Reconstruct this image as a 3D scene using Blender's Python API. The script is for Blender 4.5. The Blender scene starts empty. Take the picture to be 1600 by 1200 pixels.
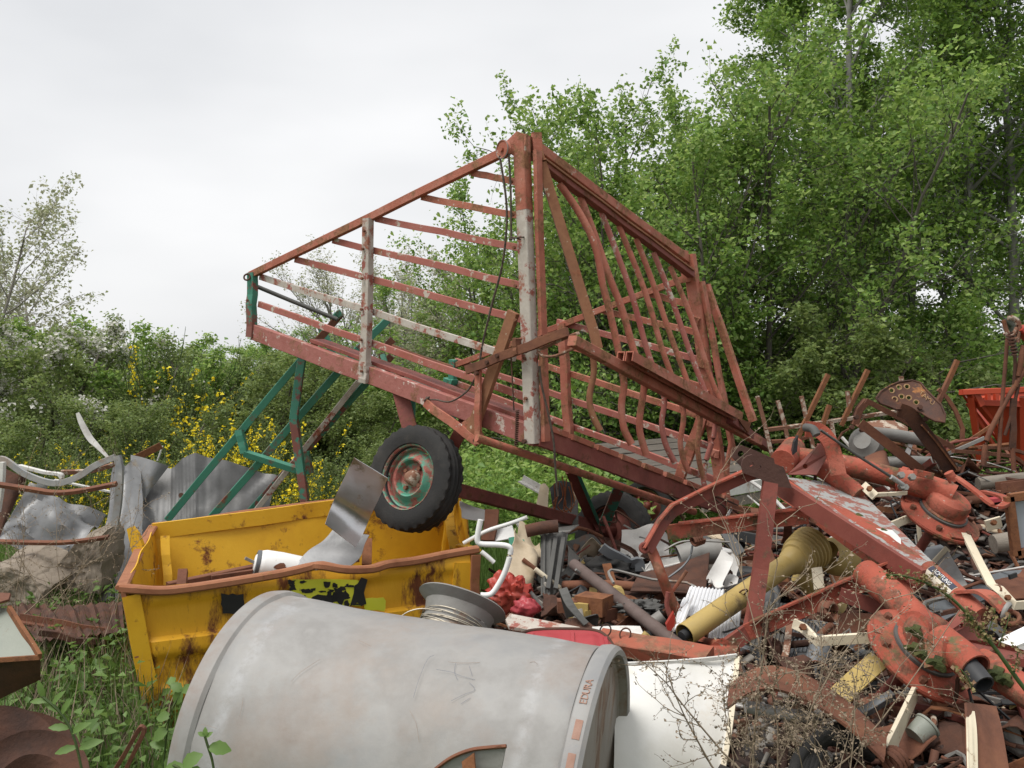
import bpy, math, random
import numpy as np
from mathutils import Vector, Matrix, noise as mnoise
from mathutils.geometry import tessellate_polygon

sc = bpy.context.scene
COL = sc.collection
R = math.radians
rnd = random.Random(7)

# ------------------------------------------------------------------ camera
H = 1.65            # eye height
F = 1500.0          # focal length in pixels of a 1600 px wide frame
cam_d = bpy.data.cameras.new('camera'); cam = bpy.data.objects.new('camera', cam_d); COL.objects.link(cam)
cam_d.sensor_width = 36; cam_d.lens = 36 * F / 1600
cam.location = (0, 0, H); cam.rotation_euler = (R(90), 0, 0)
cam_d.clip_start = 0.05; cam_d.clip_end = 3000
sc.camera = cam

# ------------------------------------------------------------------ sky and sun (overcast)
SUN_EL, SUN_AZ = 64, 236      # azimuth clockwise from +Y
w = bpy.data.worlds.new('World'); sc.world = w; w.use_nodes = True
nt = w.node_tree; nt.nodes.clear()
def N(t, kind, **kw):
    n = t.nodes.new(kind)
    for k, v in kw.items(): setattr(n, k, v)
    return n
sky = N(nt, 'ShaderNodeTexSky', sky_type='NISHITA', sun_disc=False)
sky.sun_elevation = R(SUN_EL); sky.sun_rotation = R(SUN_AZ); sky.dust_density = 4; sky.air_density = 1
tc = N(nt, 'ShaderNodeTexCoord'); mp = N(nt, 'ShaderNodeMapping'); mp.inputs['Scale'].default_value = (1, 1, 2.6)
nz = N(nt, 'ShaderNodeTexNoise'); nz.inputs['Scale'].default_value = 2.1; nz.inputs['Detail'].default_value = 4; nz.inputs['Roughness'].default_value = .45
rp = N(nt, 'ShaderNodeValToRGB')
rp.color_ramp.elements[0].position = .33; rp.color_ramp.elements[0].color = (.66, .668, .682, 1)
rp.color_ramp.elements[1].position = .66; rp.color_ramp.elements[1].color = (.835, .835, .838, 1)
sc10 = N(nt, 'ShaderNodeMix', data_type='RGBA', blend_type='MULTIPLY'); sc10.inputs[0].default_value = 1
sc10.inputs[7].default_value = (10, 10, 10, 1)
mx = N(nt, 'ShaderNodeMix', data_type='RGBA'); mx.inputs[0].default_value = .93
bg = N(nt, 'ShaderNodeBackground'); bg.inputs['Strength'].default_value = .1
wo = N(nt, 'ShaderNodeOutputWorld')
L = nt.links.new
L(tc.outputs['Generated'], mp.inputs['Vector']); L(mp.outputs[0], nz.inputs['Vector']); L(nz.outputs['Fac'], rp.inputs[0])
L(rp.outputs[0], sc10.inputs[6]); L(sky.outputs[0], mx.inputs[6]); L(sc10.outputs[2], mx.inputs[7])
L(mx.outputs[2], bg.inputs['Color']); L(bg.outputs[0], wo.inputs[0])
sun_d = bpy.data.lights.new('sun', 'SUN'); sun = bpy.data.objects.new('sun', sun_d); COL.objects.link(sun)
sun_d.energy = 2.7; sun_d.angle = R(30); sun_d.color = (1, .97, .92)
_az, _el = R(SUN_AZ), R(SUN_EL)
sdir = Vector((math.sin(_az) * math.cos(_el), math.cos(_az) * math.cos(_el), math.sin(_el)))
sun.rotation_euler = sdir.to_track_quat('Z', 'Y').to_euler(); sun.location = (0, 0, 30)
vs = sc.view_settings; vs.view_transform = 'Standard'; vs.look = 'None'; vs.exposure = 0.3; vs.gamma = 1; vs.use_curve_mapping = False
sc.cycles.use_denoising = True
sc.cycles.max_bounces = 8; sc.cycles.diffuse_bounces = 5; sc.cycles.glossy_bounces = 3; sc.cycles.transmission_bounces = 5
sc.cycles.transparent_max_bounces = 6

# ------------------------------------------------------------------ helpers
def P(x, y, d):
    return Vector(((x - 800) / F * d, d, H + (600 - y) / F * d))
def px(v): return ((v[0]) / v[1] * F + 800, 600 - (v[2] - H) / v[1] * F)
V = Vector
WL = {}
def tag(o, label=None, cat=None, group=None, kind=None):
    if label: o['label'] = label
    if cat: o['category'] = cat
    if group: o['group'] = group
    if kind: o['kind'] = kind
    return o
def thing(name, label, cat, loc, group=None):
    o = bpy.data.objects.new(name, None); COL.objects.link(o); o.location = loc; o.empty_display_size = .1
    WL[o.name] = V(loc); return tag(o, label, cat, group)
def mesh_of(name, geo, mat, smooth=False, off=V((0, 0, 0))):
    vs_, fs = geo[0], geo[1]
    me = bpy.data.meshes.new(name)
    me.from_pydata([(v[0] - off[0], v[1] - off[1], v[2] - off[2]) for v in vs_], [], fs)
    if isinstance(mat, (list, tuple)):
        for m in mat: me.materials.append(m)
        if len(geo) > 2: me.polygons.foreach_set('material_index', geo[2])
    else: me.materials.append(mat)
    if smooth:
        me.polygons.foreach_set('use_smooth', [True] * len(me.polygons))
        me.set_sharp_from_angle(angle=R(smooth if smooth is not True else 40))
    me.update(); return me
def mk(name, geo, mat, parent=None, smooth=False, label=None, cat=None, group=None, kind=None):
    """link geo (world coordinates) as ONE mesh object, a part of parent or a thing of its own"""
    if parent is not None:
        off = WL[parent.name]
    else:
        xs = [v[0] for v in geo[0]]; ys = [v[1] for v in geo[0]]; zs = [v[2] for v in geo[0]]
        off = V(((min(xs) + max(xs)) / 2, (min(ys) + max(ys)) / 2, min(zs)))
    me = mesh_of(name, geo, mat, smooth, off)
    o = bpy.data.objects.new(name, me); COL.objects.link(o)
    if parent is not None: o.parent = parent
    else: o.location = off
    WL[o.name] = V(off)
    return tag(o, label, cat, group, kind)
def join(*gs):
    vs_, fs = [], []
    for g in gs:
        b = len(vs_); vs_ += list(g[0]); fs += [tuple(i + b for i in f) for f in g[1]]
    return vs_, fs
# --- profiles (2d, counter clockwise)
def rect(w_, h_, c=None):
    a, b = w_ / 2, h_ / 2; c = min(a, b) * .13 if c is None else c
    return [(a - c, -b), (a, -b + c), (a, b - c), (a - c, b), (-a + c, b), (-a, b - c), (-a, -b + c), (-a + c, -b)]
def angle_(w_, h_, t):
    return [(-w_ / 2, -h_ / 2), (w_ / 2, -h_ / 2), (w_ / 2, -h_ / 2 + t), (-w_ / 2 + t, -h_ / 2 + t), (-w_ / 2 + t, h_ / 2), (-w_ / 2, h_ / 2)]
def channel(w_, h_, t):
    a, b = w_ / 2, h_ / 2
    return [(-a, -b), (a, -b), (a, b), (a - t, b), (a - t, -b + t), (-a + t, -b + t), (-a + t, b), (-a, b)]
def circ(r, n=10):
    return [(r * math.cos(2 * math.pi * i / n), r * math.sin(2 * math.pi * i / n)) for i in range(n)]
def sweep(prof, pts, up=None, scale=None, cap=True, closed=False, twist=0):
    pts = [V(p) for p in pts]; n = len(pts); m = len(prof)
    up = V(up) if up is not None else V((0, 0, 1))
    vs_, fs = [], []
    for i, p in enumerate(pts):
        if closed: t = pts[(i + 1) % n] - pts[i - 1]
        else: t = pts[min(i + 1, n - 1)] - pts[max(i - 1, 0)]
        t.normalize()
        u0 = up
        if abs(t.dot(u0)) > .97: u0 = V((1, .2, 0)) if abs(t.x) < .9 else V((0, 1, 0))
        s = t.cross(u0).normalized(); u = s.cross(t)
        if twist:
            a = twist * i / max(1, n - 1); s, u = s * math.cos(a) + u * math.sin(a), u * math.cos(a) - s * math.sin(a)
        k = 1 if scale is None else scale[i]
        for a, b in prof: vs_.append(p + s * (a * k) + u * (b * k))
    for i in range(n if closed else n - 1):
        j = (i + 1) % n
        for q in range(m):
            r_ = (q + 1) % m
            fs.append((i * m + q, i * m + r_, j * m + r_, j * m + q))
    if cap and not closed:
        fs.append(tuple(reversed(range(m)))); fs.append(tuple(range((n - 1) * m, n * m)))
    return vs_, fs
def smoothpath(pts, k=6):
    """Catmull-Rom through the points"""
    pts = [V(p) for p in pts]
    if len(pts) < 3: return pts
    out = []
    for i in range(len(pts) - 1):
        p0 = pts[max(i - 1, 0)]; p1 = pts[i]; p2 = pts[i + 1]; p3 = pts[min(i + 2, len(pts) - 1)]
        for j in range(k):
            t = j / k
            out.append(.5 * ((2 * p1) + (p2 - p0) * t + (2 * p0 - 5 * p1 + 4 * p2 - p3) * t * t + (3 * p1 - p0 - 3 * p2 + p3) * t ** 3))
    out.append(pts[-1]); return out
def beam(p0, p1, w_, h_, up=None, seg=3, wob=0.0, prof=None):
    p0, p1 = V(p0), V(p1)
    pts = []
    for i in range(seg + 1):
        p = p0.lerp(p1, i / seg)
        if 0 < i < seg and wob: p = p + V((rnd.uniform(-wob, wob), rnd.uniform(-wob, wob), rnd.uniform(-wob, wob)))
        pts.append(p)
    return sweep(prof or rect(w_, h_), pts, up)
def tube(pts, r, n=10, k=0, scale=None, hollow=0):
    if k: pts = smoothpath(pts, k)
    if hollow:
        g1 = sweep(circ(r, n), pts, cap=False, scale=scale)
        g2 = sweep(list(reversed(circ(r - hollow, n))), pts, cap=False, scale=scale)
        g = join(g1, g2); q = len(pts) - 1; N0 = len(g1[0])
        for e in (0, q):
            for a in range(n):
                b = (a + 1) % n
                f = (e * n + a, e * n + b, N0 + e * n + (n - 1 - b) % n, N0 + e * n + (n - 1 - a) % n)
                g[1].append(f if e else tuple(reversed(f)))
        return g
    return sweep(circ(r, n), pts, scale=scale)
def frame(axis):
    a = V(axis).normalized(); u = a.cross(V((0, 0, 1)))
    if u.length < .05: u = V((1, 0, 0))
    u.normalize(); v = u.cross(a)
    return a, u, v
def lathe(prof, c, axis, n=28, close=False, a0=0, a1=2 * math.pi, wob=0):
    """prof = [(radius, height along axis)]"""
    c = V(c); a, u, v = frame(axis); vs_, fs = [], []; m = len(prof)
    full = abs(a1 - a0 - 2 * math.pi) < 1e-6
    k = n if full else n + 1
    for i in range(k):
        th = a0 + (a1 - a0) * i / n
        wb = 1 + wob * math.sin(3 * th + 1) * .5 + wob * math.sin(5 * th) * .3
        for r_, h_ in prof: vs_.append(c + a * h_ + (u * math.cos(th) + v * math.sin(th)) * (r_ * wb))
    for i in range(n):
        j = (i + 1) % k
        for q in range(m if close else m - 1):
            r2 = (q + 1) % m
            fs.append((i * m + q, j * m + q, j * m + r2, i * m + r2))
    return vs_, fs
def sheet(grid, t=.003):
    """solid thin sheet through a grid of points"""
    n, m = len(grid), len(grid[0]); g = [[V(p) for p in row] for row in grid]
    top, bot = [], []
    for i in range(n):
        for j in range(m):
            du = g[min(i + 1, n - 1)][j] - g[max(i - 1, 0)][j]; dv = g[i][min(j + 1, m - 1)] - g[i][max(j - 1, 0)]
            nn = du.cross(dv)
            nn = nn.normalized() if nn.length > 1e-9 else V((0, 0, 1))
            top.append(g[i][j] + nn * t / 2); bot.append(g[i][j] - nn * t / 2)
    K = n * m; fs = []
    for i in range(n - 1):
        for j in range(m - 1):
            a, b, c, d = i * m + j, (i + 1) * m + j, (i + 1) * m + j + 1, i * m + j + 1
            fs.append((a, b, c, d)); fs.append((K + d, K + c, K + b, K + a))
    ring = [i * m for i in range(n)] + [(n - 1) * m + j for j in range(1, m)] + [i * m + m - 1 for i in range(n - 2, -1, -1)] + [j for j in range(m - 2, 0, -1)]
    for q in range(len(ring)):
        a, b = ring[q], ring[(q + 1) % len(ring)]; fs.append((b, a, K + a, K + b))
    return top + bot, fs
def bilin(a, b, c, d, n, m, amp=0, sc_=3, seed=0, fn=None):
    """grid over corners a-b (first row) d-c (last row); amp = crumple along the normal"""
    a, b, c, d = map(V, (a, b, c, d)); nn = (b - a).cross(d - a).normalized()
    out = []
    for i in range(n + 1):
        row = []
        for j in range(m + 1):
            s, t = i / n, j / m
            p = a.lerp(b, t).lerp(d.lerp(c, t), s)
            k = 0
            if amp: k += amp * mnoise.noise(p * sc_ + V((seed, seed * 1.7, 0)))
            if fn: k += fn(s, t)
            row.append(p + nn * k)
        out.append(row)
    return out
def plate(pts, t, holes=()):
    """flat polygon plate (3d points roughly in one plane) with thickness; holes = lists of 3d points"""
    pts = [V(p) for p in pts]; c = sum(pts, V()) / len(pts)
    nn = V()
    for i in range(len(pts)): nn += (pts[i] - c).cross(pts[(i + 1) % len(pts)] - c)
    nn.normalize()
    loops = [pts] + [[V(p) for p in h] for h in holes]
    flat = [p for l in loops for p in l]; K = len(flat)
    tri = tessellate_polygon(loops)
    vs_ = [p + nn * t / 2 for p in flat] + [p - nn * t / 2 for p in flat]; fs = []
    for a, b, d in tri:
        n2 = (flat[b] - flat[a]).cross(flat[d] - flat[a])
        if n2.dot(nn) < 0: a, b = b, a
        fs.append((a, b, d)); fs.append((K + d, K + b, K + a))
    b0 = 0
    for l in loops:
        k = len(l)
        for i in range(k):
            a, b = b0 + i, b0 + (i + 1) % k; fs.append((a, K + a, K + b, b))
        b0 += k
    return vs_, fs
def ring3(c, u, v, r, n=10): return [V(c) + V(u) * (r * math.cos(2 * math.pi * i / n)) + V(v) * (r * math.sin(2 * math.pi * i / n)) for i in range(n)]
def bolt(c, axis, r=.009, h_=.01):
    return lathe([(0, h_), (r * .9, h_), (r, h_ * .8), (r, -.004)], c, axis, 6)
def textgeo(txt, size, depth, c, right, up_, font_shear=0):
    cu = bpy.data.curves.new('t', 'FONT'); cu.body = txt; cu.size = size; cu.extrude = depth; cu.align_x = 'CENTER'; cu.align_y = 'CENTER'; cu.resolution_u = 2
    o = bpy.data.objects.new('t', cu); COL.objects.link(o)
    dg = bpy.context.evaluated_depsgraph_get(); me = o.evaluated_get(dg).to_mesh()
    vs_ = [v.co.copy() for v in me.vertices]; fs = [tuple(p.vertices) for p in me.polygons]
    o.evaluated_get(dg).to_mesh_clear(); bpy.data.objects.remove(o); bpy.data.curves.remove(cu)
    right, up_ = V(right).normalized(), V(up_).normalized(); nn = right.cross(up_)
    return [V(c) + right * v.x + up_ * v.y + nn * v.z for v in vs_], fs
def fastmesh(name, verts, faces, mat, smooth=False):
    """numpy verts (n,3), faces (m,k)"""
    me = bpy.data.meshes.new(name); nv, nf, k = len(verts), len(faces), faces.shape[1]
    me.vertices.add(nv); me.vertices.foreach_set('co', np.ascontiguousarray(verts, dtype=np.float32).ravel())
    me.loops.add(nf * k); me.loops.foreach_set('vertex_index', np.ascontiguousarray(faces, dtype=np.int32).ravel())
    me.polygons.add(nf); me.polygons.foreach_set('loop_start', np.arange(0, nf * k, k, dtype=np.int32))
    for m in (mat if isinstance(mat, (list, tuple)) else [mat]): me.materials.append(m)
    if smooth: me.polygons.foreach_set('use_smooth', np.ones(nf, dtype=bool))
    me.update(calc_edges=True); me.validate(); return me
def link(name, me, loc=(0, 0, 0), parent=None, **kw):
    o = bpy.data.objects.new(name, me); COL.objects.link(o); o.location = loc
    if parent is not None: o.parent = parent
    return tag(o, **kw)

# ------------------------------------------------------------------ materials
def ramp(t, stops):
    r_ = N(t, 'ShaderNodeValToRGB'); e = r_.color_ramp.elements
    while len(e) < len(stops): e.new(.5)
    for i, (p, c) in enumerate(stops):
        e[i].position = p; e[i].color = (*c, 1) if len(c) == 3 else c
    return r_
def surf(name, cols, scale=5, rough=.6, metal=0, rust=0, rcol=((.10, .035, .018), (.22, .085, .035)), rscale=4, chip=0, ccol=(.6, .56, .5), cscale=9,
         bump=.15, bscale=60, stretch=(1, 1, 1), detail=8, spec=.4, moss=0, rsoft=.08, rot=None):
    """painted or bare metal: base tint noise, patches of rust, chips of an under-colour, fine bump"""
    m = bpy.data.materials.new(name); m.use_nodes = True; t = m.node_tree; b = t.nodes['Principled BSDF']; L = t.links.new
    tc = N(t, 'ShaderNodeTexCoord'); oi = N(t, 'ShaderNodeObjectInfo')
    mul = N(t, 'ShaderNodeMath', operation='MULTIPLY'); mul.inputs[1].default_value = 37
    L(oi.outputs['Random'], mul.inputs[0])
    mp = N(t, 'ShaderNodeMapping'); mp.inputs['Scale'].default_value = stretch
    if rot: mp.inputs['Rotation'].default_value = rot
    add = N(t, 'ShaderNodeVectorMath', operation='ADD'); L(tc.outputs['Object'], add.inputs[0]); L(mul.outputs[0], add.inputs[1])
    L(add.outputs[0], mp.inputs[0])
    def noise(s, d=detail, r_=.62, off=0):
        n = N(t, 'ShaderNodeTexNoise'); n.inputs['Scale'].default_value = s; n.inputs['Detail'].default_value = d; n.inputs['Roughness'].default_value = r_
        if off:
            o2 = N(t, 'ShaderNodeVectorMath', operation='ADD'); o2.inputs[1].default_value = (off, off * .7, -off); L(mp.outputs[0], o2.inputs[0]); L(o2.outputs[0], n.inputs['Vector'])
        else: L(mp.outputs[0], n.inputs['Vector'])
        return n
    n1 = noise(scale); k = len(cols)
    r1 = ramp(t, [(.3 + .4 * i / max(1, k - 1), c) for i, c in enumerate(cols)]); L(n1.outputs['Fac'], r1.inputs[0])
    col = r1.outputs[0]; rough_in = None
    if chip:
        n3 = noise(cscale, 10, .7, 5.3); p = .5 + (.5 - chip) * .42
        r3 = ramp(t, [(p, (0, 0, 0)), (p + .035, (1, 1, 1))]); L(n3.outputs['Fac'], r3.inputs[0])
        mx = N(t, 'ShaderNodeMix', data_type='RGBA'); L(r3.outputs[0], mx.inputs[0]); L(col, mx.inputs[6]); mx.inputs[7].default_value = (*ccol, 1); col = mx.outputs[2]
    fac = None
    if rust:
        n2 = noise(rscale, 12, .72, 11.1); p = .5 + (.5 - rust) * .42
        r2 = ramp(t, [(p - rsoft * .25, (0, 0, 0)), (p + rsoft * .75, (1, 1, 1))]); L(n2.outputs['Fac'], r2.inputs[0])
        n4 = noise(rscale * 6, 6, .6, 3.3); r4 = ramp(t, [(.35, rcol[0]), (.65, rcol[1])]); L(n4.outputs['Fac'], r4.inputs[0])
        mx = N(t, 'ShaderNodeMix', data_type='RGBA'); L(r2.outputs[0], mx.inputs[0]); L(col, mx.inputs[6]); L(r4.outputs[0], mx.inputs[7]); col = mx.outputs[2]; fac = r2.outputs[0]
    if moss:
        n5 = noise(7, 10, .7, 21); p = .5 + (.5 - moss) * .42
        r5 = ramp(t, [(p, (0, 0, 0)), (p + .09, (1, 1, 1))]); L(n5.outputs['Fac'], r5.inputs[0])
        mx = N(t, 'ShaderNodeMix', data_type='RGBA'); L(r5.outputs[0], mx.inputs[0]); L(col, mx.inputs[6]); mx.inputs[7].default_value = (.10, .10, .045, 1); col = mx.outputs[2]
    L(col, b.inputs['Base Color'])
    mr = N(t, 'ShaderNodeMapRange'); mr.inputs[3].default_value = max(.05, rough - .13); mr.inputs[4].default_value = min(1, rough + .15); L(n1.outputs['Fac'], mr.inputs[0])
    if fac is not None:
        ma = N(t, 'ShaderNodeMath', operation='MAXIMUM'); ms = N(t, 'ShaderNodeMath', operation='MULTIPLY'); ms.inputs[1].default_value = .88
        L(fac, ms.inputs[0]); L(ms.outputs[0], ma.inputs[0]); L(mr.outputs[0], ma.inputs[1]); L(ma.outputs[0], b.inputs['Roughness'])
        if metal:
            mm = N(t, 'ShaderNodeMapRange'); mm.inputs[3].default_value = metal; mm.inputs[4].default_value = 0; L(fac, mm.inputs[0]); L(mm.outputs[0], b.inputs['Metallic'])
    else:
        L(mr.outputs[0], b.inputs['Roughness']); b.inputs['Metallic'].default_value = metal
    b.inputs['Specular IOR Level'].default_value = spec
    nb = noise(bscale, 6, .65, 7); bp = N(t, 'ShaderNodeBump'); bp.inputs['Strength'].default_value = bump; bp.inputs['Distance'].default_value = .01
    if fac is not None:
        ad = N(t, 'ShaderNodeMath', operation='MULTIPLY_ADD'); ad.inputs[1].default_value = .35; L(fac, ad.inputs[0]); L(nb.outputs['Fac'], ad.inputs[2]); L(ad.outputs[0], bp.inputs['Height'])
    else: L(nb.outputs['Fac'], bp.inputs['Height'])
    L(bp.outputs[0], b.inputs['Normal'])
    return m
def leafmat(name, cols, trans=.35, rough=.5):
    m = bpy.data.materials.new(name); m.use_nodes = True; t = m.node_tree; b = t.nodes['Principled BSDF']; L = t.links.new
    g = N(t, 'ShaderNodeNewGeometry'); k = len(cols); r_ = ramp(t, [(i / max(1, k - 1), c) for i, c in enumerate(cols)])
    L(g.outputs['Random Per Island'], r_.inputs[0]); L(r_.outputs[0], b.inputs['Base Color'])
    b.inputs['Roughness'].default_value = rough; b.inputs['Specular IOR Level'].default_value = .35
    tr = N(t, 'ShaderNodeBsdfTranslucent'); hs = N(t, 'ShaderNodeHueSaturation'); hs.inputs['Value'].default_value = 1.25; hs.inputs['Hue'].default_value = .485
    L(r_.outputs[0], hs.inputs['Color']); L(hs.outputs[0], tr.inputs[0])
    mx = N(t, 'ShaderNodeMixShader'); mx.inputs[0].default_value = trans; L(b.outputs[0], mx.inputs[1]); L(tr.outputs[0], mx.inputs[2])
    L(mx.outputs[0], t.nodes['Material Output'].inputs[0]); return m
RUST = ((.075, .028, .016), (.19, .072, .034))
ORUST = ((.14, .05, .022), (.33, .14, .055))
M = {}
M['wag'] = surf('wagon_red', [(.28, .085, .054), (.38, .125, .08), (.42, .18, .13)], 7, .68, rust=.46, rcol=((.16, .068, .034), (.31, .15, .078)), rscale=9, chip=.20, ccol=(.50, .43, .37), cscale=18, bump=.3)
M['wagdark'] = surf('wagon_dark_red', [(.13, .036, .027), (.20, .054, .042), (.25, .085, .064)], 6, .66, rust=.36, rcol=RUST, rscale=8, bump=.25)
M['wagwhite'] = surf('wagon_worn_white', [(.48, .44, .39), (.40, .355, .31), (.55, .51, .46)], 9, .65, rust=.40, rcol=((.20, .075, .04), (.33, .12, .08)), rscale=9, chip=.38, ccol=(.27, .085, .065), cscale=11)
M['wagmix'] = surf('wagon_half_white', [(.30, .08, .06), (.34, .12, .095), (.29, .075, .06)], 4, .65, rust=.32, rcol=((.20, .08, .04), (.30, .14, .07)), rscale=9, chip=.33, ccol=(.46, .40, .34), cscale=14)
M['wagrust'] = surf('wagon_orange_rust', [(.20, .085, .045), (.27, .125, .065), (.18, .068, .038)], 7, .8, rust=.3, rcol=((.16, .06, .03), (.30, .11, .055)), rscale=8, chip=.22, ccol=(.55, .47, .36), cscale=12)
M['green'] = surf('worn_green', [(.035, .17, .11), (.055, .22, .15), (.04, .19, .12)], 5, .55, rust=.36, rcol=((.15, .045, .032), (.22, .09, .055)), rscale=6)
M['greenred'] = surf('green_over_red', [(.17, .055, .045), (.20, .08, .06)], 5, .6, rust=.2, rcol=RUST, chip=.60, ccol=(.05, .20, .14), cscale=6)
M['yellow'] = surf('skip_yellow', [(.54, .28, .012), (.66, .37, .016), (.70, .41, .024)], 3, .55, rust=.34, rcol=((.11, .032, .012), (.22, .075, .02)), rscale=5.5, bump=.12)
M['yellowworn'] = surf('skip_yellow_scraped', [(.62, .31, .014), (.74, .40, .02)], 3, .55, rust=.45, rcol=((.085, .024, .011), (.20, .065, .02)), rscale=3.6, stretch=(1.3, 1.3, .45), rot=(0, .75, 0))
M['rimrust'] = surf('rim_rust', [(.23, .085, .04), (.31, .13, .065), (.26, .10, .05)], 9, .8, rust=.25, rcol=((.12, .045, .022), (.35, .18, .05)), rscale=11)
M['rust'] = surf('rust', [(.085, .034, .02), (.15, .06, .035), (.20, .085, .045)], 8, .85, bump=.3, rust=.2, rcol=((.06, .025, .016), (.26, .11, .05)), rscale=9)
M['rustdark'] = surf('dark_rust', [(.035, .018, .013), (.075, .034, .022), (.11, .045, .026)], 9, .85, bump=.35)
M['rustorange'] = surf('orange_rust', [(.12, .045, .022), (.21, .085, .036), (.08, .03, .018)], 10, .85, bump=.35, rust=.25, rcol=RUST, rscale=8, chip=.12, ccol=(.52, .42, .30), cscale=16)
M['rustpale'] = surf('pale_flaky_rust', [(.16, .07, .04), (.22, .11, .07)], 9, .8, rust=.3, rcol=RUST, chip=.47, ccol=(.42, .35, .28), cscale=13, bump=.35)
M['drum'] = surf('drum_galvanised', [(.20, .202, .207), (.24, .239, .236), (.278, .272, .262), (.235, .228, .218), (.295, .288, .276)], 3.2, .6, metal=.08, bump=.10, detail=14, bscale=30, rust=.40, rcol=((.22, .18, .155), (.27, .235, .21)), rscale=2.6, chip=.12, ccol=(.38, .38, .385), cscale=2.4, rsoft=.22)
def drum_bands(m, axis):
    """dried chalky bands beside the two hoops and brownish tide marks further in"""
    t = m.node_tree; b = t.nodes['Principled BSDF']; L = t.links.new; old = b.inputs['Base Color'].links[0].from_socket
    tc = N(t, 'ShaderNodeTexCoord'); sub = N(t, 'ShaderNodeVectorMath', operation='SUBTRACT'); sub.inputs[1].default_value = (0, 0, .42); L(tc.outputs['Object'], sub.inputs[0])
    dot = N(t, 'ShaderNodeVectorMath', operation='DOT_PRODUCT'); dot.inputs[1].default_value = axis; L(sub.outputs[0], dot.inputs[0])
    n0 = N(t, 'ShaderNodeTexNoise'); n0.inputs['Scale'].default_value = 5; n0.inputs['Detail'].default_value = 8; L(tc.outputs['Object'], n0.inputs['Vector'])
    wob = N(t, 'ShaderNodeMath', operation='MULTIPLY_ADD'); wob.inputs[1].default_value = .10; L(n0.outputs['Fac'], wob.inputs[0]); L(dot.outputs['Value'], wob.inputs[2])
    col = old
    for c, wd, cc, k, s2 in ((.44, .035, (.40, .405, .42), .55, 14), (-.315, .03, (.40, .40, .405), .5, 14), (.12, .16, (.265, .215, .18), .5, 5), (-.10, .12, (.275, .23, .195), .45, 5), (.54, .05, (.22, .15, .115), .6, 5)):
        d = N(t, 'ShaderNodeMath', operation='SUBTRACT'); d.inputs[1].default_value = c; L(wob.outputs[0], d.inputs[0])
        a = N(t, 'ShaderNodeMath', operation='ABSOLUTE'); L(d.outputs[0], a.inputs[0])
        mr = N(t, 'ShaderNodeMapRange', interpolation_type='SMOOTHSTEP'); mr.inputs[1].default_value = 0; mr.inputs[2].default_value = wd; mr.inputs[3].default_value = k; mr.inputs[4].default_value = 0; L(a.outputs[0], mr.inputs[0])
        n1 = N(t, 'ShaderNodeTexNoise'); n1.inputs['Scale'].default_value = s2; n1.inputs['Detail'].default_value = 10; n1.inputs['Roughness'].default_value = .7; L(sub.outputs[0], n1.inputs['Vector'])
        r_ = ramp(t, [(.42, (0, 0, 0)), (.60, (1, 1, 1))]); L(n1.outputs['Fac'], r_.inputs[0])
        mu = N(t, 'ShaderNodeMath', operation='MULTIPLY'); L(mr.outputs[0], mu.inputs[0]); L(r_.outputs[0], mu.inputs[1])
        mx = N(t, 'ShaderNodeMix', data_type='RGBA'); L(mu.outputs[0], mx.inputs[0]); L(col, mx.inputs[6]); mx.inputs[7].default_value = (*cc, 1); col = mx.outputs[2]
    L(col, b.inputs['Base Color'])
M['galv'] = surf('galvanised', [(.21, .22, .235), (.285, .29, .295), (.345, .34, .33), (.27, .265, .255), (.38, .375, .37)], 4.5, .58, metal=.12, rust=.33, rcol=((.26, .195, .155), (.33, .275, .235)), rscale=3.0, bump=.08, detail=12, chip=.13, ccol=(.44, .44, .44), cscale=4)
M['galvdark'] = surf('galvanised_dull', [(.17, .165, .155), (.24, .235, .22), (.20, .185, .17)], 5, .6, metal=.2, rust=.22, rcol=((.20, .13, .09), (.26, .17, .12)), rscale=4)
M['alu'] = surf('crumpled_aluminium', [(.15, .152, .155), (.24, .242, .245), (.18, .18, .183)], 4, .5, metal=.35, rust=.22, rcol=((.16, .14, .11), (.24, .21, .17)), rscale=4, bump=.12)
M['stainless'] = surf('bare_steel_sheet', [(.46, .46, .47), (.58, .58, .59), (.50, .49, .48)], 4, .30, metal=.9, rust=.28, rcol=((.20, .12, .07), (.33, .23, .15)), rscale=4.5, stretch=(1, 1, 1), bump=.05)
M['enamel'] = surf('white_enamel', [(.70, .69, .65), (.77, .76, .73), (.64, .62, .56)], 3.5, .4, rust=.27, rcol=((.50, .36, .19), (.63, .54, .38)), rscale=3.2, bump=.05, spec=.5, rsoft=.28, chip=.06, ccol=(.25, .14, .08), cscale=9)
M['white'] = surf('white_paint', [(.72, .72, .70), (.78, .78, .77)], 5, .45, rust=.16, rcol=((.25, .14, .09), (.4, .3, .22)), rscale=11, bump=.06)
M['offwhite'] = surf('weathered_white', [(.52, .51, .48), (.66, .65, .62), (.45, .43, .40)], 6, .65, rust=.26, rcol=((.20, .14, .10), (.30, .22, .16)), rscale=8)
M['cream'] = surf('cream_paint', [(.62, .54, .40), (.68, .61, .47)], 8, .55, rust=.22, rcol=((.16, .08, .04), (.32, .20, .10)), rscale=18, bump=.1)
M['ted'] = surf('implement_red', [(.22, .055, .037), (.33, .078, .048), (.39, .125, .085)], 4, .76, rust=.41, rcol=((.12, .052, .034), (.23, .11, .068)), rscale=8, moss=.35, chip=.20, ccol=(.36, .32, .27), cscale=30, bump=.45, spec=.25)
M['lugdark'] = surf('implement_lug_brown', [(.045, .024, .019), (.085, .040, .030), (.065, .03, .024)], 7, .75, bump=.3, moss=.15)
M['teddark'] = surf('implement_dark_red', [(.115, .034, .025), (.18, .046, .033), (.22, .062, .044)], 5, .65, rust=.3, rcol=((.06, .03, .022), (.13, .06, .04)), rscale=6, moss=.22)
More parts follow.
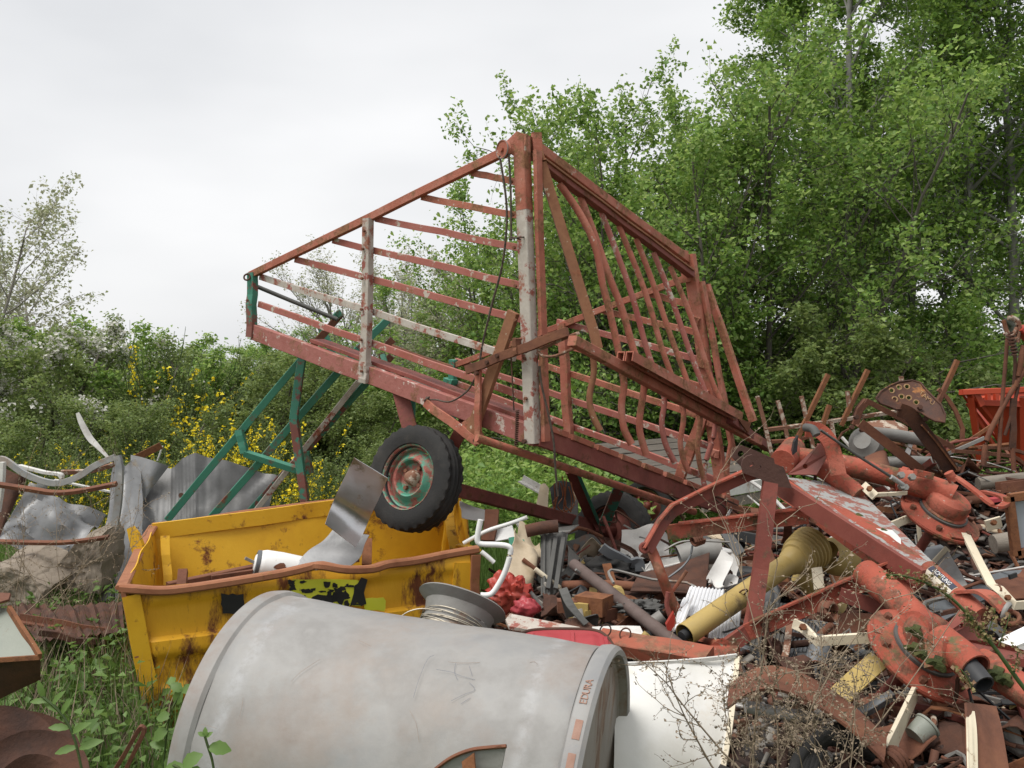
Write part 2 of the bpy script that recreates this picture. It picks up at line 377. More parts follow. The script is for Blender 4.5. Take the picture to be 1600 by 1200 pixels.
M['tedlichen'] = surf('implement_lichen', [(.21, .075, .055), (.26, .11, .085)], 6, .75, chip=.56, ccol=(.29, .29, .28), cscale=15, moss=.25, stretch=(1, 1, 1))
M['ptoy'] = surf('shaft_guard_yellow', [(.33, .235, .075), (.43, .315, .11), (.36, .27, .11)], 6, .5, bump=.06, rust=.15, rcol=((.16, .12, .06), (.25, .18, .08)), rscale=5)
M['rubber'] = surf('tyre_rubber', [(.009, .009, .009), (.016, .0155, .015), (.03, .028, .026)], 6, .78, bump=.25, bscale=90, rust=.28, rcol=((.03, .027, .023), (.055, .048, .04)), rscale=5, rsoft=.2)
M['blackp'] = surf('black_plastic', [(.016, .017, .019), (.035, .036, .038)], 5, .5, bump=.08)
M['greyp'] = surf('grey_plastic', [(.10, .11, .12), (.16, .17, .18)], 4, .45, bump=.05)
M['charcoal'] = surf('charcoal_grey', [(.06, .06, .058), (.11, .108, .10)], 5, .7, bump=.15, rust=.15, rcol=RUST)
M['redplastic'] = surf('red_plastic', [(.26, .022, .015), (.36, .045, .03), (.42, .10, .07)], 5, .38, bump=.06)
M['redtub'] = surf('maroon_red_paint', [(.30, .035, .045), (.38, .05, .06), (.34, .06, .065)], 5, .4, bump=.06, chip=.14, ccol=(.42, .25, .25), cscale=9, rust=.1, rcol=RUST)
M['orangepaint'] = surf('orange_red_paint', [(.27, .075, .042), (.34, .10, .058)], 6, .68, rust=.44, rcol=((.14, .06, .035), (.25, .12, .07)), rscale=7)
M['hopperred'] = surf('hopper_red', [(.38, .045, .018), (.44, .062, .025)], 3, .45, bump=.04, rust=.1, rcol=((.3, .05, .03), (.35, .08, .04)))
M['card'] = surf('beige_board', [(.42, .34, .23), (.52, .43, .31), (.36, .28, .18)], 5, .8, bump=.15, rust=.2, rcol=((.20, .14, .09), (.28, .2, .13)), rscale=5)
M['concrete'] = surf('concrete', [(.17, .14, .11), (.25, .21, .165), (.21, .17, .135)], 7, .95, bump=.8, bscale=22)
M['wood'] = surf('weathered_wood', [(.15, .125, .10), (.24, .21, .175), (.19, .16, .13)], 6, .85, bump=.4, stretch=(1, 6, 6))
M['pipebrown'] = surf('brown_scuffed_pipe', [(.095, .066, .058), (.135, .10, .09)], 9, .62, chip=.16, ccol=(.30, .25, .23), cscale=22, rust=.12, rcol=RUST)
M['rope'] = surf('old_rope', [(.05, .04, .032), (.12, .09, .07)], 60, .95, bump=.6)
M['wire'] = surf('steel_wire', [(.28, .25, .20), (.40, .36, .29)], 20, .5, metal=.5)
M['copper'] = surf('copper_wire', [(.22, .07, .03), (.38, .15, .07)], 20, .45, metal=.6)
M['sticker_y'] = surf('sticker_yellow', [(.60, .60, .03), (.66, .65, .06)], 8, .45, bump=.03, rust=.1, rcol=((.3, .25, .1), (.2, .12, .04)), rscale=14)
M['sticker_k'] = surf('sticker_black', [(.010, .010, .011), (.022, .021, .02)], 8, .5, bump=.05)
M['sticker_w'] = surf('sticker_cream', [(.62, .58, .48), (.55, .50, .40)], 8, .5, rust=.3, rcol=((.3, .1, .06), (.4, .14, .08)), rscale=26)
M['navy'] = surf('sticker_navy', [(.02, .022, .04), (.04, .045, .07)], 8, .5, bump=.03)
M['glass'] = surf('cloudy_glass', [(.30, .32, .36), (.36, .38, .42)], 3, .18, bump=.02, spec=.6)
M['fluor'] = surf('white_ribbed', [(.74, .75, .77), (.80, .81, .83)], 3, .3, bump=.02, spec=.5)
M['deckwood'] = surf('deck_boards', [(.065, .055, .046), (.11, .095, .08), (.085, .07, .058)], 6, .9, bump=.4)
M['moss'] = surf('moss', [(.018, .026, .007), (.05, .062, .016), (.09, .085, .028)], 25, .95, bump=.9, bscale=70)
M['paleg'] = surf('pale_green_plastic', [(.20, .215, .185), (.26, .275, .235)], 5, .55, bump=.1, rust=.22, rcol=RUST, rscale=6)
M['cloth'] = surf('white_plastic_sheet', [(.58, .57, .54), (.68, .67, .65)], 4, .5, bump=.15)

# ================================================================== SETTING: ground, heap
def sstep(a, b, x):
    t = max(0, min(1, (x - a) / (b - a))); return t * t * (3 - 2 * t)
def heap(x, y):
    """height of the scrap mound above the ground"""
    front = 3.15 if x < .2 else 3.15 - 1.1 * sstep(.2, .9, x)
    k = sstep(-.45, .25, x) * sstep(front, front + .55, y) * (1 - sstep(5.6, 8.3, y)) * (1 - .75 * sstep(3.6, 5.2, x))
    n = mnoise.noise(V((x * 1.7, y * 1.7, 3))) * .12 + mnoise.noise(V((x * 4.3, y * 4.3, 9))) * .06
    bump = .58 * math.exp(-((x - 2.55) / .95) ** 2 - ((y - 5.55) / .62) ** 2)
    return k * (.50 + n) + bump * (1 + n)
def ground_z(x, y):
    far = max(0, y - 25)
    return .10 * mnoise.noise(V((x * .22, y * .22, 0))) * min(1, y / 6) + .03 * mnoise.noise(V((x, y, 4))) + far * .006
def groundmat():
    m = bpy.data.materials.new('grassy_ground'); m.use_nodes = True; t = m.node_tree; b = t.nodes['Principled BSDF']; L = t.links.new
    tc = N(t, 'ShaderNodeTexCoord')
    n1 = N(t, 'ShaderNodeTexNoise'); n1.inputs['Scale'].default_value = .6; n1.inputs['Detail'].default_value = 10; L(tc.outputs['Object'], n1.inputs['Vector'])
    n2 = N(t, 'ShaderNodeTexNoise'); n2.inputs['Scale'].default_value = 14; n2.inputs['Detail'].default_value = 6; L(tc.outputs['Object'], n2.inputs['Vector'])
    r1 = ramp(t, [(.3, (.04, .06, .016)), (.5, (.075, .12, .026)), (.7, (.115, .16, .04))]); L(n1.outputs[0], r1.inputs[0])
    r2 = ramp(t, [(.35, (.45, .45, .45)), (.65, (1.1, 1.1, 1.1))]); L(n2.outputs[0], r2.inputs[0])
    mx = N(t, 'ShaderNodeMix', data_type='RGBA', blend_type='MULTIPLY'); mx.inputs[0].default_value = 1; L(r1.outputs[0], mx.inputs[6]); L(r2.outputs[0], mx.inputs[7])
    L(mx.outputs[2], b.inputs['Base Color']); b.inputs['Roughness'].default_value = .95; b.inputs['Specular IOR Level'].default_value = .1
    return m
xs = [-900, -300, -120, -60, -40, -28] + [i * .8 for i in range(-30, 31)] + [28, 40, 60, 120, 300, 900]
ys = [-30, -8, 0] + [1 + i * .7 for i in range(60)] + [46, 52, 60, 75, 100, 150, 250, 500, 1200]
gv = [(x, y, ground_z(x, y)) for y in ys for x in xs]; nx = len(xs)
gf = [(j * nx + i, j * nx + i + 1, (j + 1) * nx + i + 1, (j + 1) * nx + i) for j in range(len(ys) - 1) for i in range(nx - 1)]
mk('ground', (gv, gf), groundmat(), smooth=180, kind='structure')
hv, hf = [], []
HX = [-.6 + i * .07 for i in range(90)]; HY = [2.0 + i * .07 for i in range(92)]
for y in HY:
    for x in HX:
        hv.append((x, y, heap(x, y) + .045 * mnoise.noise(V((x * 11, y * 11, 1))) * min(1, heap(x, y) * 6) - .03))
for j in range(len(HY) - 1):
    for i in range(len(HX) - 1):
        a = j * len(HX) + i
        if max(heap(HX[i], HY[j]), heap(HX[i + 1], HY[j + 1])) > .01: hf.append((a, a + 1, a + len(HX) + 1, a + len(HX)))
M['heap'] = surf('heap_dirt_shaded', [(.012, .009, .007), (.028, .018, .013), (.05, .031, .023), (.02, .014, .011)], 14, .9, bump=.8, bscale=40)  # dirt colour darkened to stand in for the shade in the heap's gaps
mk('rubble_mound', (hv, hf), M['heap'], kind='stuff', label='dark mound of small rusty debris under the scrap', smooth=60)

# ================================================================== VEGETATION
def rng_(s): return np.random.default_rng(s)
def leaves(anch, rng, ln, wd, jit=.05, droop=.25, face_up=.5):
    """folded leaf blades: 4 verts and two faces each"""
    n = len(anch); p = anch + rng.normal(size=(n, 3)) * jit
    t = rng.normal(size=(n, 3)); t[:, 2] = t[:, 2] * .6 - droop; t /= np.linalg.norm(t, axis=1)[:, None]
    up = rng.normal(size=(n, 3)) * (1 - face_up); up[:, 2] += face_up
    s = np.cross(t, up); s /= np.linalg.norm(s, axis=1)[:, None] + 1e-9
    nn = np.cross(s, t); k = rng.uniform(.4, 1.0, (n, 1)) + .45 * rng.random((n, 1)) ** 3; l = ln * k; w_ = wd * k * rng.uniform(.8, 1.2, (n, 1))
    v = np.empty((n, 4, 3)); v[:, 0] = p; v[:, 1] = p + t * l * .45 + s * w_ * .5 + nn * w_ * .22; v[:, 2] = p + t * l - nn * l * .12; v[:, 3] = p + t * l * .45 - s * w_ * .5 + nn * w_ * .22
    i = np.arange(n)[:, None] * 4
    f = np.concatenate([i + np.array([[0, 1, 2]]), i + np.array([[0, 2, 3]])], 0)
    return v.reshape(-1, 3), f
class Grow:
    def __init__(s, seed): s.r = random.Random(seed); s.tubes = []; s.anch = []
    def rv(s): return V((s.r.gauss(0, 1), s.r.gauss(0, 1), s.r.gauss(0, 1)))
    def branch(s, p, d, ln, rad, lev, spec):
        sp = spec[lev]; n = sp['n']; pts = [V(p)]; d = V(d).normalized()
        for i in range(n):
            d = (d + s.rv() * sp['wander'] + V((0, 0, sp['up']))).normalized()
            p = pts[-1] + d * (ln / n); pts.append(p)
            if lev + 1 < len(spec) and i >= sp['start']:
                for q in range(sp['kids'] if s.r.random() < sp.get('prob', 1) else 0):
                    a = R(s.r.uniform(*sp['ang'])); ax = d.cross(s.rv()).normalized()
                    cd = Matrix.Rotation(a, 3, ax) @ d
                    f = (i + s.r.random()) / n
                    s.branch(pts[-2].lerp(p, s.r.random()), cd, ln * s.r.uniform(*sp['len']) * (1 - sp.get('taper', .55) * f), rad * (1 - .7 * f) * .55, lev + 1, spec)
            if sp.get('leaf'):
                for q in range(sp['leaf']):
                    if s.r.random() < sp.get('lp', 1): s.anch.append(pts[-2].lerp(p, s.r.random()))
        s.tubes.append((pts, rad, rad * sp.get('tip', .3), sp.get('sides', 5)))
    def wood(s):
        vs_, fs = [], []
        for pts, r0, r1, sd in s.tubes:
            k = len(pts); b = len(vs_)
            g = sweep(circ(1, sd), pts, cap=False, scale=[r0 + (r1 - r0) * i / (k - 1) for i in range(k)])
            vs_ += g[0]; fs += [tuple(q + b for q in f) for f in g[1]]
        return np.array([tuple(v) for v in vs_]), np.array(fs)
M['bark'] = surf('bark', [(.06, .05, .042), (.12, .105, .09), (.17, .155, .14)], 7, .9, bump=.6, bscale=25, stretch=(1, 1, .3))
M['barkpale'] = surf('pale_bark', [(.15, .145, .13), (.24, .235, .215), (.19, .18, .16)], 6, .85, bump=.4, bscale=25)
M['twig'] = surf('grey_twig', [(.10, .085, .07), (.17, .15, .125)], 9, .9)
M['twigpale'] = surf('pale_twig', [(.20, .18, .155), (.28, .26, .23)], 9, .9)
M['dry'] = surf('dry_stalk', [(.17, .125, .08), (.28, .22, .155), (.10, .07, .05)], 12, .9)
M['leafA'] = leafmat('leaf_bright', [(.10, .19, .03), (.19, .31, .06), (.16, .29, .075), (.28, .41, .10), (.36, .47, .17)], .5)
M['leafB'] = leafmat('leaf_deep', [(.10, .19, .033), (.20, .31, .055), (.16, .30, .07), (.29, .42, .10)], .52)
M['leafC'] = leafmat('leaf_hawthorn', [(.13, .19, .045), (.19, .255, .07), (.16, .23, .08), (.27, .33, .12)], .45)
M['leafD'] = leafmat('leaf_bud', [(.32, .34, .20), (.42, .42, .29), (.27, .33, .15)], .45)
M['leafW'] = leafmat('leaf_weed', [(.075, .14, .03), (.12, .21, .05), (.18, .285, .08)], .4)
M['petalY'] = leafmat('petal_yellow', [(.80, .66, .015), (.88, .76, .03), (.74, .58, .012)], .3)
M['petalW'] = leafmat('petal_white', [(.55, .54, .48), (.70, .69, .64)], .25)
M['broomstem'] = leafmat('broom_stem', [(.05, .085, .025), (.09, .12, .04)], .1)
def proto(name, seed, stems, hgt, spec, leaf, wood, lm, jit=.05, spread=.25, rad=.07, extra=None, droop=.25):
    g = Grow(seed)
    for i in range(stems):
        a = 2 * math.pi * i / stems + g.r.random()
        k = spread if stems > 1 else spread * .3
        g.branch(V((math.cos(a) * .15 * (stems > 1), math.sin(a) * .15 * (stems > 1), -.1)), V((math.cos(a) * k, math.sin(a) * k, 1)), hgt * g.r.uniform(.85, 1.05), rad * g.r.uniform(.8, 1.1), 0, spec)
    wv, wf = g.wood(); trunk = fastmesh(name + '_trunk', wv, wf, wood, True)
    an = np.array([tuple(a) for a in g.anch]); rg = rng_(seed)
    lv, lf = leaves(an, rg, leaf[0], leaf[1], jit, droop)
    crown = fastmesh(name + '_crown', lv, lf, lm)
    ex = None
    if extra:
        q = an[extra(an, rg)]; q = np.repeat(q, 3, 0); fv, ff = leaves(q, rg, .05, .045, .05, -.2); ex = fastmesh(name + '_blossom', fv, ff, M['petalW'])
    return trunk, crown, ex, len(an)
S = dict
spec_broad = [S(n=9, start=1, kids=2, wander=.10, up=.10, ang=(30, 62), len=(.34, .52), taper=.62, sides=6),
              S(n=6, start=1, kids=2, wander=.16, up=.06, ang=(28, 60), len=(.40, .58), sides=4),
              S(n=4, start=0, kids=1, wander=.2, up=.03, ang=(25, 60), len=(.45, .7), sides=3, leaf=1),
              S(n=2, start=0, kids=0, wander=.2, up=0, ang=(0, 0), len=(0, 0), sides=3, leaf=3, lp=.95)]
spec_tall = [S(n=14, start=3, kids=3, wander=.05, up=.10, ang=(35, 70), len=(.22, .33), taper=.6, sides=7),
             S(n=6, start=1, kids=2, wander=.15, up=.05, ang=(30, 60), len=(.38, .55), sides=4),
             S(n=4, start=0, kids=2, wander=.2, up=-.02, ang=(25, 60), len=(.45, .7), sides=3, leaf=2),
             S(n=2, start=0, kids=0, wander=.2, up=-.04, ang=(0, 0), len=(0, 0), sides=3, leaf=5)]
spec_shrub = [S(n=7, start=0, kids=2, wander=.16, up=.03, ang=(30, 75), len=(.38, .6), taper=.55, sides=5),
              S(n=5, start=0, kids=2, wander=.2, up=.03, ang=(30, 65), len=(.4, .6), sides=3),
              S(n=3, start=0, kids=1, wander=.22, up=.02, ang=(25, 60), len=(.4, .7), sides=3, leaf=3),
              S(n=2, start=0, kids=0, wander=.2, up=0, ang=(0, 0), len=(0, 0), sides=3, leaf=5)]
spec_bare = [S(n=7, start=2, kids=2, wander=.07, up=.05, ang=(18, 38), len=(.5, .7), taper=.4, sides=6),
             S(n=6, start=1, kids=2, wander=.08, up=.04, ang=(15, 34), len=(.5, .7), taper=.45, sides=4),
             S(n=5, start=0, kids=2, wander=.10, up=.03, ang=(15, 38), len=(.4, .6), sides=3),
             S(n=3, start=0, kids=0, wander=.12, up=.02, ang=(0, 0), len=(0, 0), sides=3, leaf=2, lp=.75)]
spec_sparse = [S(n=8, start=1, kids=3, wander=.12, up=.05, ang=(28, 60), len=(.38, .55), taper=.5, sides=6),
               S(n=6, start=1, kids=2, wander=.16, up=.05, ang=(28, 55), len=(.4, .6), sides=4),
               S(n=4, start=0, kids=2, wander=.2, up=.02, ang=(25, 55), len=(.4, .7), sides=3, leaf=1, lp=.6),
               S(n=2, start=0, kids=0, wander=.2, up=0, ang=(0, 0), len=(0, 0), sides=3, leaf=2, lp=.6)]
PR = {}
PR['broad1'] = proto('broad1', 11, 4, 5.6, spec_broad, (.080, .054), M['bark'], M['leafA'], spread=.30, rad=.045)
PR['broad2'] = proto('broad2', 12, 5, 5.2, spec_broad, (.078, .052), M['bark'], M['leafA'], spread=.42, rad=.04)
PR['tall1'] = proto('tall1', 21, 1, 10.5, spec_tall, (.08, .053), M['barkpale'], M['leafB'], rad=.085, jit=.07)
PR['tall2'] = proto('tall2', 22, 1, 9.5, spec_tall, (.08, .053), M['barkpale'], M['leafA'], rad=.075, jit=.07)
hawth = lambda an, rg: np.array([mnoise.noise(V(a) * 1.6 + V((3, 1, 2))) > .22 for a in an]) & (rg.random(len(an)) < .5)
PR['shrub1'] = proto('shrub1', 31, 6, 2.5, spec_shrub, (.06, .042), M['twig'], M['leafC'], spread=.75, rad=.035)
PR['shrub2'] = proto('shrub2', 32, 5, 2.6, spec_shrub, (.065, .045), M['twig'], M['leafA'], spread=.6, rad=.035)
PR['haw'] = proto('haw', 33, 6, 2.6, spec_shrub, (.055, .04), M['twig'], M['leafC'], spread=.8, rad=.04, extra=hawth)
PR['bare'] = proto('bare', 41, 3, 4.2, spec_bare, (.06, .04), M['twigpale'], M['leafD'], spread=.32, rad=.09)
PR['sparse'] = proto('sparse', 51, 2, 4.3, spec_sparse, (.075, .05), M['twigpale'], M['leafD'], spread=.3, rad=.042)
for k_, v_ in PR.items(): print(k_, v_[3])
def plant(name, key, pxx, d, hs, label, cat='tree', group=None, ws=None, rz=None, zoff=0):
    tr, cr, ex, _ = PR[key]
    x = (pxx - 800) / F * d; o = thing(name, label, cat, (x, d, ground_z(x, d) - .03 + zoff), group)
    o.rotation_euler.z = rnd.uniform(0, 6.28) if rz is None else rz
    o.scale = (ws or hs, ws or hs, hs)
    link('trunk', tr, parent=o); link('crown', cr, parent=o)
    if ex: link('blossom', ex, parent=o)
    return o
# right-hand wood
G1 = 'young broadleaf trees behind the wagon'
for nm, key, x, d, s, wd, lab in [
    ('broadleaf_tree', 'broad1', 965, 13.2, .95, .9, 'bright green multi-stemmed tree rising right behind the wagon top post'),
    ('broadleaf_tree', 'broad2', 1050, 13.0, 1.02, 1.0, 'bright green bushy tree behind the barred tailgate of the wagon'),
    ('broadleaf_tree', 'broad1', 1140, 13.8, 1.10, 1.1, 'bright green tree between the wagon tailgate and the tall wood on the right'),
    ('broadleaf_tree', 'broad2', 860, 15.5, .95, .85, 'low green tree showing through the slats beside the tall wagon post'),
    ('broadleaf_tree', 'broad1', 1000, 15.0, 1.06, 1.0, 'green tree further back over the middle of the tailgate bars'),
    ('broadleaf_tree', 'broad2', 835, 14.6, .80, .8, 'low green tree left of the tall wagon post'),
    ('broadleaf_tree', 'broad2', 985, 13.9, .95, .92, 'bright green tree just right of the wagon top joint'),
    ('broadleaf_tree', 'broad1', 1235, 13.4, 1.02, 1.1, 'green tree with low leafy boughs above the rusty harrow'),
    ('broadleaf_tree', 'broad2', 745, 18.5, .72, 1.0, 'short green tree right of the nearly leafless tree')]:
    plant(nm, key, x, d, s, lab, group=G1, ws=wd)
G2 = 'tall trees of the wood on the right'
for key, x, d, s, wd, lab in [
    ('tall2', 1352, 15.8, 1.02, 1.1, 'tall leafy tree close behind the first pale trunk of the wood'),
    ('tall1', 1330, 14.6, 1.06, .95, 'tall tree with a pale bare trunk above the rusty perforated seat'),
    ('tall2', 1425, 16.5, 1.10, 1.2, 'tall leafy tree behind the perforated seat'),
    ('tall1', 1505, 15.2, 1.12, 1.1, 'tall dark tree with a grey trunk left of the red hopper'),
    ('tall1', 1590, 15.0, 1.05, 1.1, 'tall dark tree above the red hopper at the right edge'),
    ('tall2', 1660, 16.5, 1.15, 1.2, 'tall tree cut by the right edge of the picture'),
    ('tall2', 1400, 20.0, 1.0, 1.3, 'tall tree deeper in the wood, filling the gap behind the first trunks')]:
    plant('tall_tree', key, x, d, s, lab, group=G2, ws=wd)
G3 = 'shrubs at the foot of the wood'
for key, x, d, s, lab in [
    ('shrub2', 800, 14.6, 1.0, 'green shrub behind the lower slats, left of the far wheel'),
    ('shrub2', 930, 13.6, .95, 'green shrub behind the tailgate bars above the flatbed trailer'),
    ('shrub1', 1060, 13.4, 1.0, 'green shrub over the right end of the flatbed trailer'),
    ('shrub2', 1190, 12.8, 1.05, 'green shrub behind the upright harrow tines'),
    ('shrub1', 1290, 13.2, 1.1, 'dark green shrub behind the middle of the harrow'),
    ('shrub2', 1400, 14.0, 1.15, 'dark green shrub behind the perforated seat'),
    ('shrub1', 1490, 13.6, 1.0, 'dark green shrub between the seat and the red hopper'),
    ('shrub2', 1590, 14.0, 1.2, 'dark green shrub behind the red hopper'),
    ('shrub1', 870, 16.5, 1.25, 'shrub seen in the gap under the barred tailgate'),
    ('shrub2', 1350, 17.5, 1.4, 'shrub filling the shade between the trunks')]:
    plant('undergrowth_shrub', key, x, d, s, lab, 'shrub', G3, ws=s * 1.15)
# left hedge
G4 = 'hedge bushes on the left'
for key, x, d, s, lab in [
    ('haw', 60, 12.2, .98, 'white-blossomed hawthorn bush above the crumpled sheet metal'),
    ('haw', -40, 12.6, 1.05, 'hawthorn bush cut by the left edge of the picture'),
    ('shrub2', 120, 13.4, 1.02, 'bright green bush behind the white hawthorn'),
    ('shrub1', 200, 15.6, .92, 'olive green bush between the hawthorn and the small round tree'),
    ('shrub2', 268, 19.5, 1.06, 'small round-topped tree standing above the hedge'),
    ('haw', 330, 16.5, .86, 'pale blossomed bush right of the round-topped tree'),
    ('shrub1', 395, 14.2, .92, 'hedge bush behind the green bars below the wagon corner'),
    ('shrub1', 470, 14.8, .86, 'hedge bush behind the upper ends of the green bars'),
    ('shrub1', 545, 13.6, .72, 'low hedge bush between the green bars and the big wheel'),
    ('shrub2', 620, 15.2, .80, 'hedge bush directly above the big wheel'),
    ('shrub1', 680, 14.6, .76, 'hedge bush right of the big wheel under the side rail'),
    ('shrub1', 150, 11.0, .62, 'low scrubby bush behind the curled white strip'),
    ('shrub1', 250, 11.6, .60, 'low scrubby bush between the two yellow flowering brooms'),
    ('shrub1', 10, 10.6, .62, 'low scrubby bush over the left end of the white frame'),
    ('shrub1', 560, 10.6, .44, 'low scrub left of the big wheel above the skip')]:
    plant('hedge_bush', key, x, d, s, lab, 'bush', G4, ws=s * 1.1)
plant('sparse_tree', 'sparse', -48, 15.0, 1.0, 'thin grey tree with few young leaves at the left edge', ws=1.0)
plant('bare_tree', 'bare', 622, 22.0, .88, 'almost leafless vase-shaped tree seen through the wagon slats', ws=1.1)
plant('sparse_tree', 'sparse', 770, 17.5, .85, 'thin grey-twigged tree against the sky left of the top post', ws=.9)
G5 = 'far treeline'
for x, d, s, lab in [(455, 70, 2.1, 'distant hazy tree beyond the first green bars'), (505, 85, 2.5, 'distant hazy tree between the upper green bars'),
                     (345, 60, 1.5, 'distant tree on the skyline right of the round-topped tree'), (180, 55, 1.4, 'distant tree on the skyline left of the round-topped tree'), (570, 75, 2.0, 'distant tree behind the worn white post')]:
    plant('distant_tree', 'shrub2', x, d, s, lab, 'tree', G5, ws=s * 1.6)
# brooms with yellow flowers
def broom_proto(seed, stems, hgt, dens):
    g = Grow(seed); fl = []; 
    for i in range(stems):
        a = g.r.uniform(0, 6.28); k = abs(g.r.gauss(0, .35)); p = V((g.r.gauss(0, .14), g.r.gauss(0, .14), -.05)); d = V((math.cos(a) * k, math.sin(a) * k, 1)).normalized()
        ln = hgt * g.r.uniform(.65, 1.08); pts = [p]
        for j in range(7):
            d = (d + g.rv() * .09 + V((math.cos(a), math.sin(a), 0)) * .03).normalized(); pts.append(pts[-1] + d * ln / 7)
        g.tubes.append((pts, .008, .003, 3))
        for j in range(2, 7):
            for q in range(3):
                c = pts[j].lerp(pts[j + 1], g.r.random()); dd = (d + g.rv() * .35).normalized(); e = [c, c + dd * .12, c + dd * .26 + V((0, 0, .03))]
                g.tubes.append((e, .004, .002, 3)); g.anch += [e[0].lerp(e[2], g.r.random()) for _ in range(5)]
                if g.r.random() < dens:
                    fl += [e[0].lerp(e[2], g.r.random()) for _ in range(5)]
    rg = rng_(seed); wv, wf = g.wood(); tr = fastmesh('broom_stems', wv, wf, M['broomstem'], True)
    lv, lf = leaves(np.array([tuple(a) for a in g.anch]), rg, .035, .014, .03, -.3); cr = fastmesh('broom_leaf', lv, lf, M['leafC'])
    f = np.repeat(np.array([tuple(a) for a in fl]), 3, 0); fv, ff = leaves(f, rg, .034, .028, .008, -.2); ex = fastmesh('broom_flower', fv, ff, M['petalY'])
    return tr, cr, ex, len(fl)
BR = [broom_proto(61, 44, 1.35, .22), broom_proto(62, 38, 1.30, .46), broom_proto(63, 40, 1.5, .12)]
G6 = 'yellow flowering brooms'
for i, x, d, s, lab in [(1, 372, 8.8, 1.0, 'yellow flowering broom behind the green bars'), (0, 425, 9.2, .86, 'yellow broom right of the crossing green bars'),
                        (0, 322, 9.2, .78, 'yellow broom above the middle of the grey ribbed sheet'), (2, 262, 12.6, 1.42, 'tall broom with scattered yellow flowers in the hedge'),
                        (0, 150, 8.6, .66, 'yellow broom seen through the bent white frame'), (2, 105, 8.9, .72, 'yellow broom behind the bent white frame beside the curled strip'),
                        (2, 185, 9.0, .62, 'low yellow broom left of the ribbed sheet'), (0, 460, 8.4, .62, 'low yellow broom behind the skip right of the last green bar'),
                        (2, 40, 9.6, .66, 'sparse yellow broom over the left end of the white frame'), (1, 425, 8.2, .52, 'low yellow broom just above the skip rim'), (2, 232, 9.2, .74, 'sparse yellow broom left of the ribbed sheet corner')]:
    tr, cr, ex, _ = BR[i]; xx = (x - 800) / F * d
    o = thing('broom_shrub', lab, 'shrub', (xx, d, ground_z(xx, d)), G6); o.rotation_euler.z = rnd.uniform(0, 6.28); o.scale = (s, s, s)
    link('stems', tr, parent=o); link('foliage', cr, parent=o); link('blossom', ex, parent=o)
# ground cover
def blades(n, region, h0, h1, seed, mat, name, label, width=.012, zf=ground_z):
    rg = rng_(seed); pts = region(rg, n); n = len(pts)
    z = np.array([zf(a, b) for a, b in pts]); h = rg.uniform(h0, h1, n); a = rg.uniform(0, 6.28, n); lean = rg.uniform(.05, .5, n) * h; la = rg.uniform(0, 6.28, n)
    w_ = width * rg.uniform(.6, 1.3, n); b = np.stack([pts[:, 0], pts[:, 1], z], 1); s = np.stack([np.cos(a), np.sin(a), 0 * a], 1) * w_[:, None] / 2
    ld = np.stack([np.cos(la), np.sin(la), 0 * a], 1) * lean[:, None]; u = np.stack([0 * a, 0 * a, h], 1)
    v = np.empty((n, 5, 3)); v[:, 0] = b - s; v[:, 1] = b + s; v[:, 2] = b + s * .8 + ld * .35 + u * .6; v[:, 3] = b - s * .8 + ld * .35 + u * .6; v[:, 4] = b + ld + u * .97
    i = np.arange(n)[:, None] * 5; f = np.concatenate([i + np.array([[0, 1, 2]]), i + np.array([[0, 2, 3]]), i + np.array([[3, 2, 4]])], 0)
    return link(name, fastmesh(name, v.reshape(-1, 3), f, mat), label=label, kind='stuff')
def wedge(x0, x1, d0, d1, pw=1.0):
    def fn(rg, n):
        d = d0 + (d1 - d0) * rg.random(n) ** pw; x = (rg.uniform(x0, x1, n) - 800) / F * d; return np.stack([x, d], 1)
    return fn
blades(30000, wedge(-60, 1660, 7.2, 15, 1.0), .12, .42, 71, M['leafW'], 'grass', 'rough green grass between the scrap and the hedge', .014)
blades(14000, wedge(-200, 1800, 14, 34), .2, .5, 72, M['leafC'], 'field_grass', 'field grass beyond the hedge', .03)
blades(9000, wedge(-60, 330, 2.6, 7.2), .1, .45, 73, M['leafW'], 'foreground_grass', 'green grass at the left of the skip', .010)
blades(2600, wedge(-60, 260, 3.4, 6.8), .15, .6, 74, M['dry'], 'dead_grass', 'dry brown grass between the concrete block and the skip', .006)
def weeds(n, region, h0, h1, seed, lf, mat, name, label, per=14, zf=ground_z):
    rg = rng_(seed); pts = region(rg, n); an = []; g = Grow(seed)
    for x, y in pts:
        z = zf(x, y); h = rg.uniform(h0, h1); d = V((rg.normal() * .22, rg.normal() * .22, 1)); p = [V((x, y, z)) + d * (h * k / 3) for k in range(4)]
        g.tubes.append((p, .004, .002, 3))
        for q in range(per):
            t = rg.random() ** .7; an.append(tuple(V((x, y, z)) + d * (h * t) + V((rg.normal(), rg.normal(), .2)) * .05 * (1.2 - .5 * t)))
    wv, wf = g.wood(); lv, l2 = leaves(np.array(an), rg, lf[0], lf[1], .015, .12, .75)
    allv = np.concatenate([lv, wv]); tri = np.concatenate([l2, np.concatenate([wf[:, :3], wf[:, [0, 2, 3]]], 0) + len(lv)])
    return link(name, fastmesh(name, allv, tri, mat), label=label, kind='stuff')
weeds(420, wedge(-40, 250, 3.2, 6.2), .12, .48, 81, (.058, .036), M['leafW'], 'nettle_weeds', 'leafy green weeds filling the ground left of the skip', 16)
weeds(110, wedge(20, 330, 2.7, 3.5), .10, .40, 82, (.062, .045), M['leafW'], 'bramble_weeds', 'bramble leaves between the skip corner and the drum', 14)
weeds(1000, wedge(660, 1100, 8.8, 13.2), .4, .95, 83, (.085, .05), M['leafA'], 'tall_weeds', 'tall green weeds under the wagon behind the far wheel', 20)
weeds(420, wedge(1150, 1640, 9.0, 12.6), .3, .8, 84, (.08, .045), M['leafB'], 'shade_weeds', 'dark green weeds at the foot of the wood', 18)
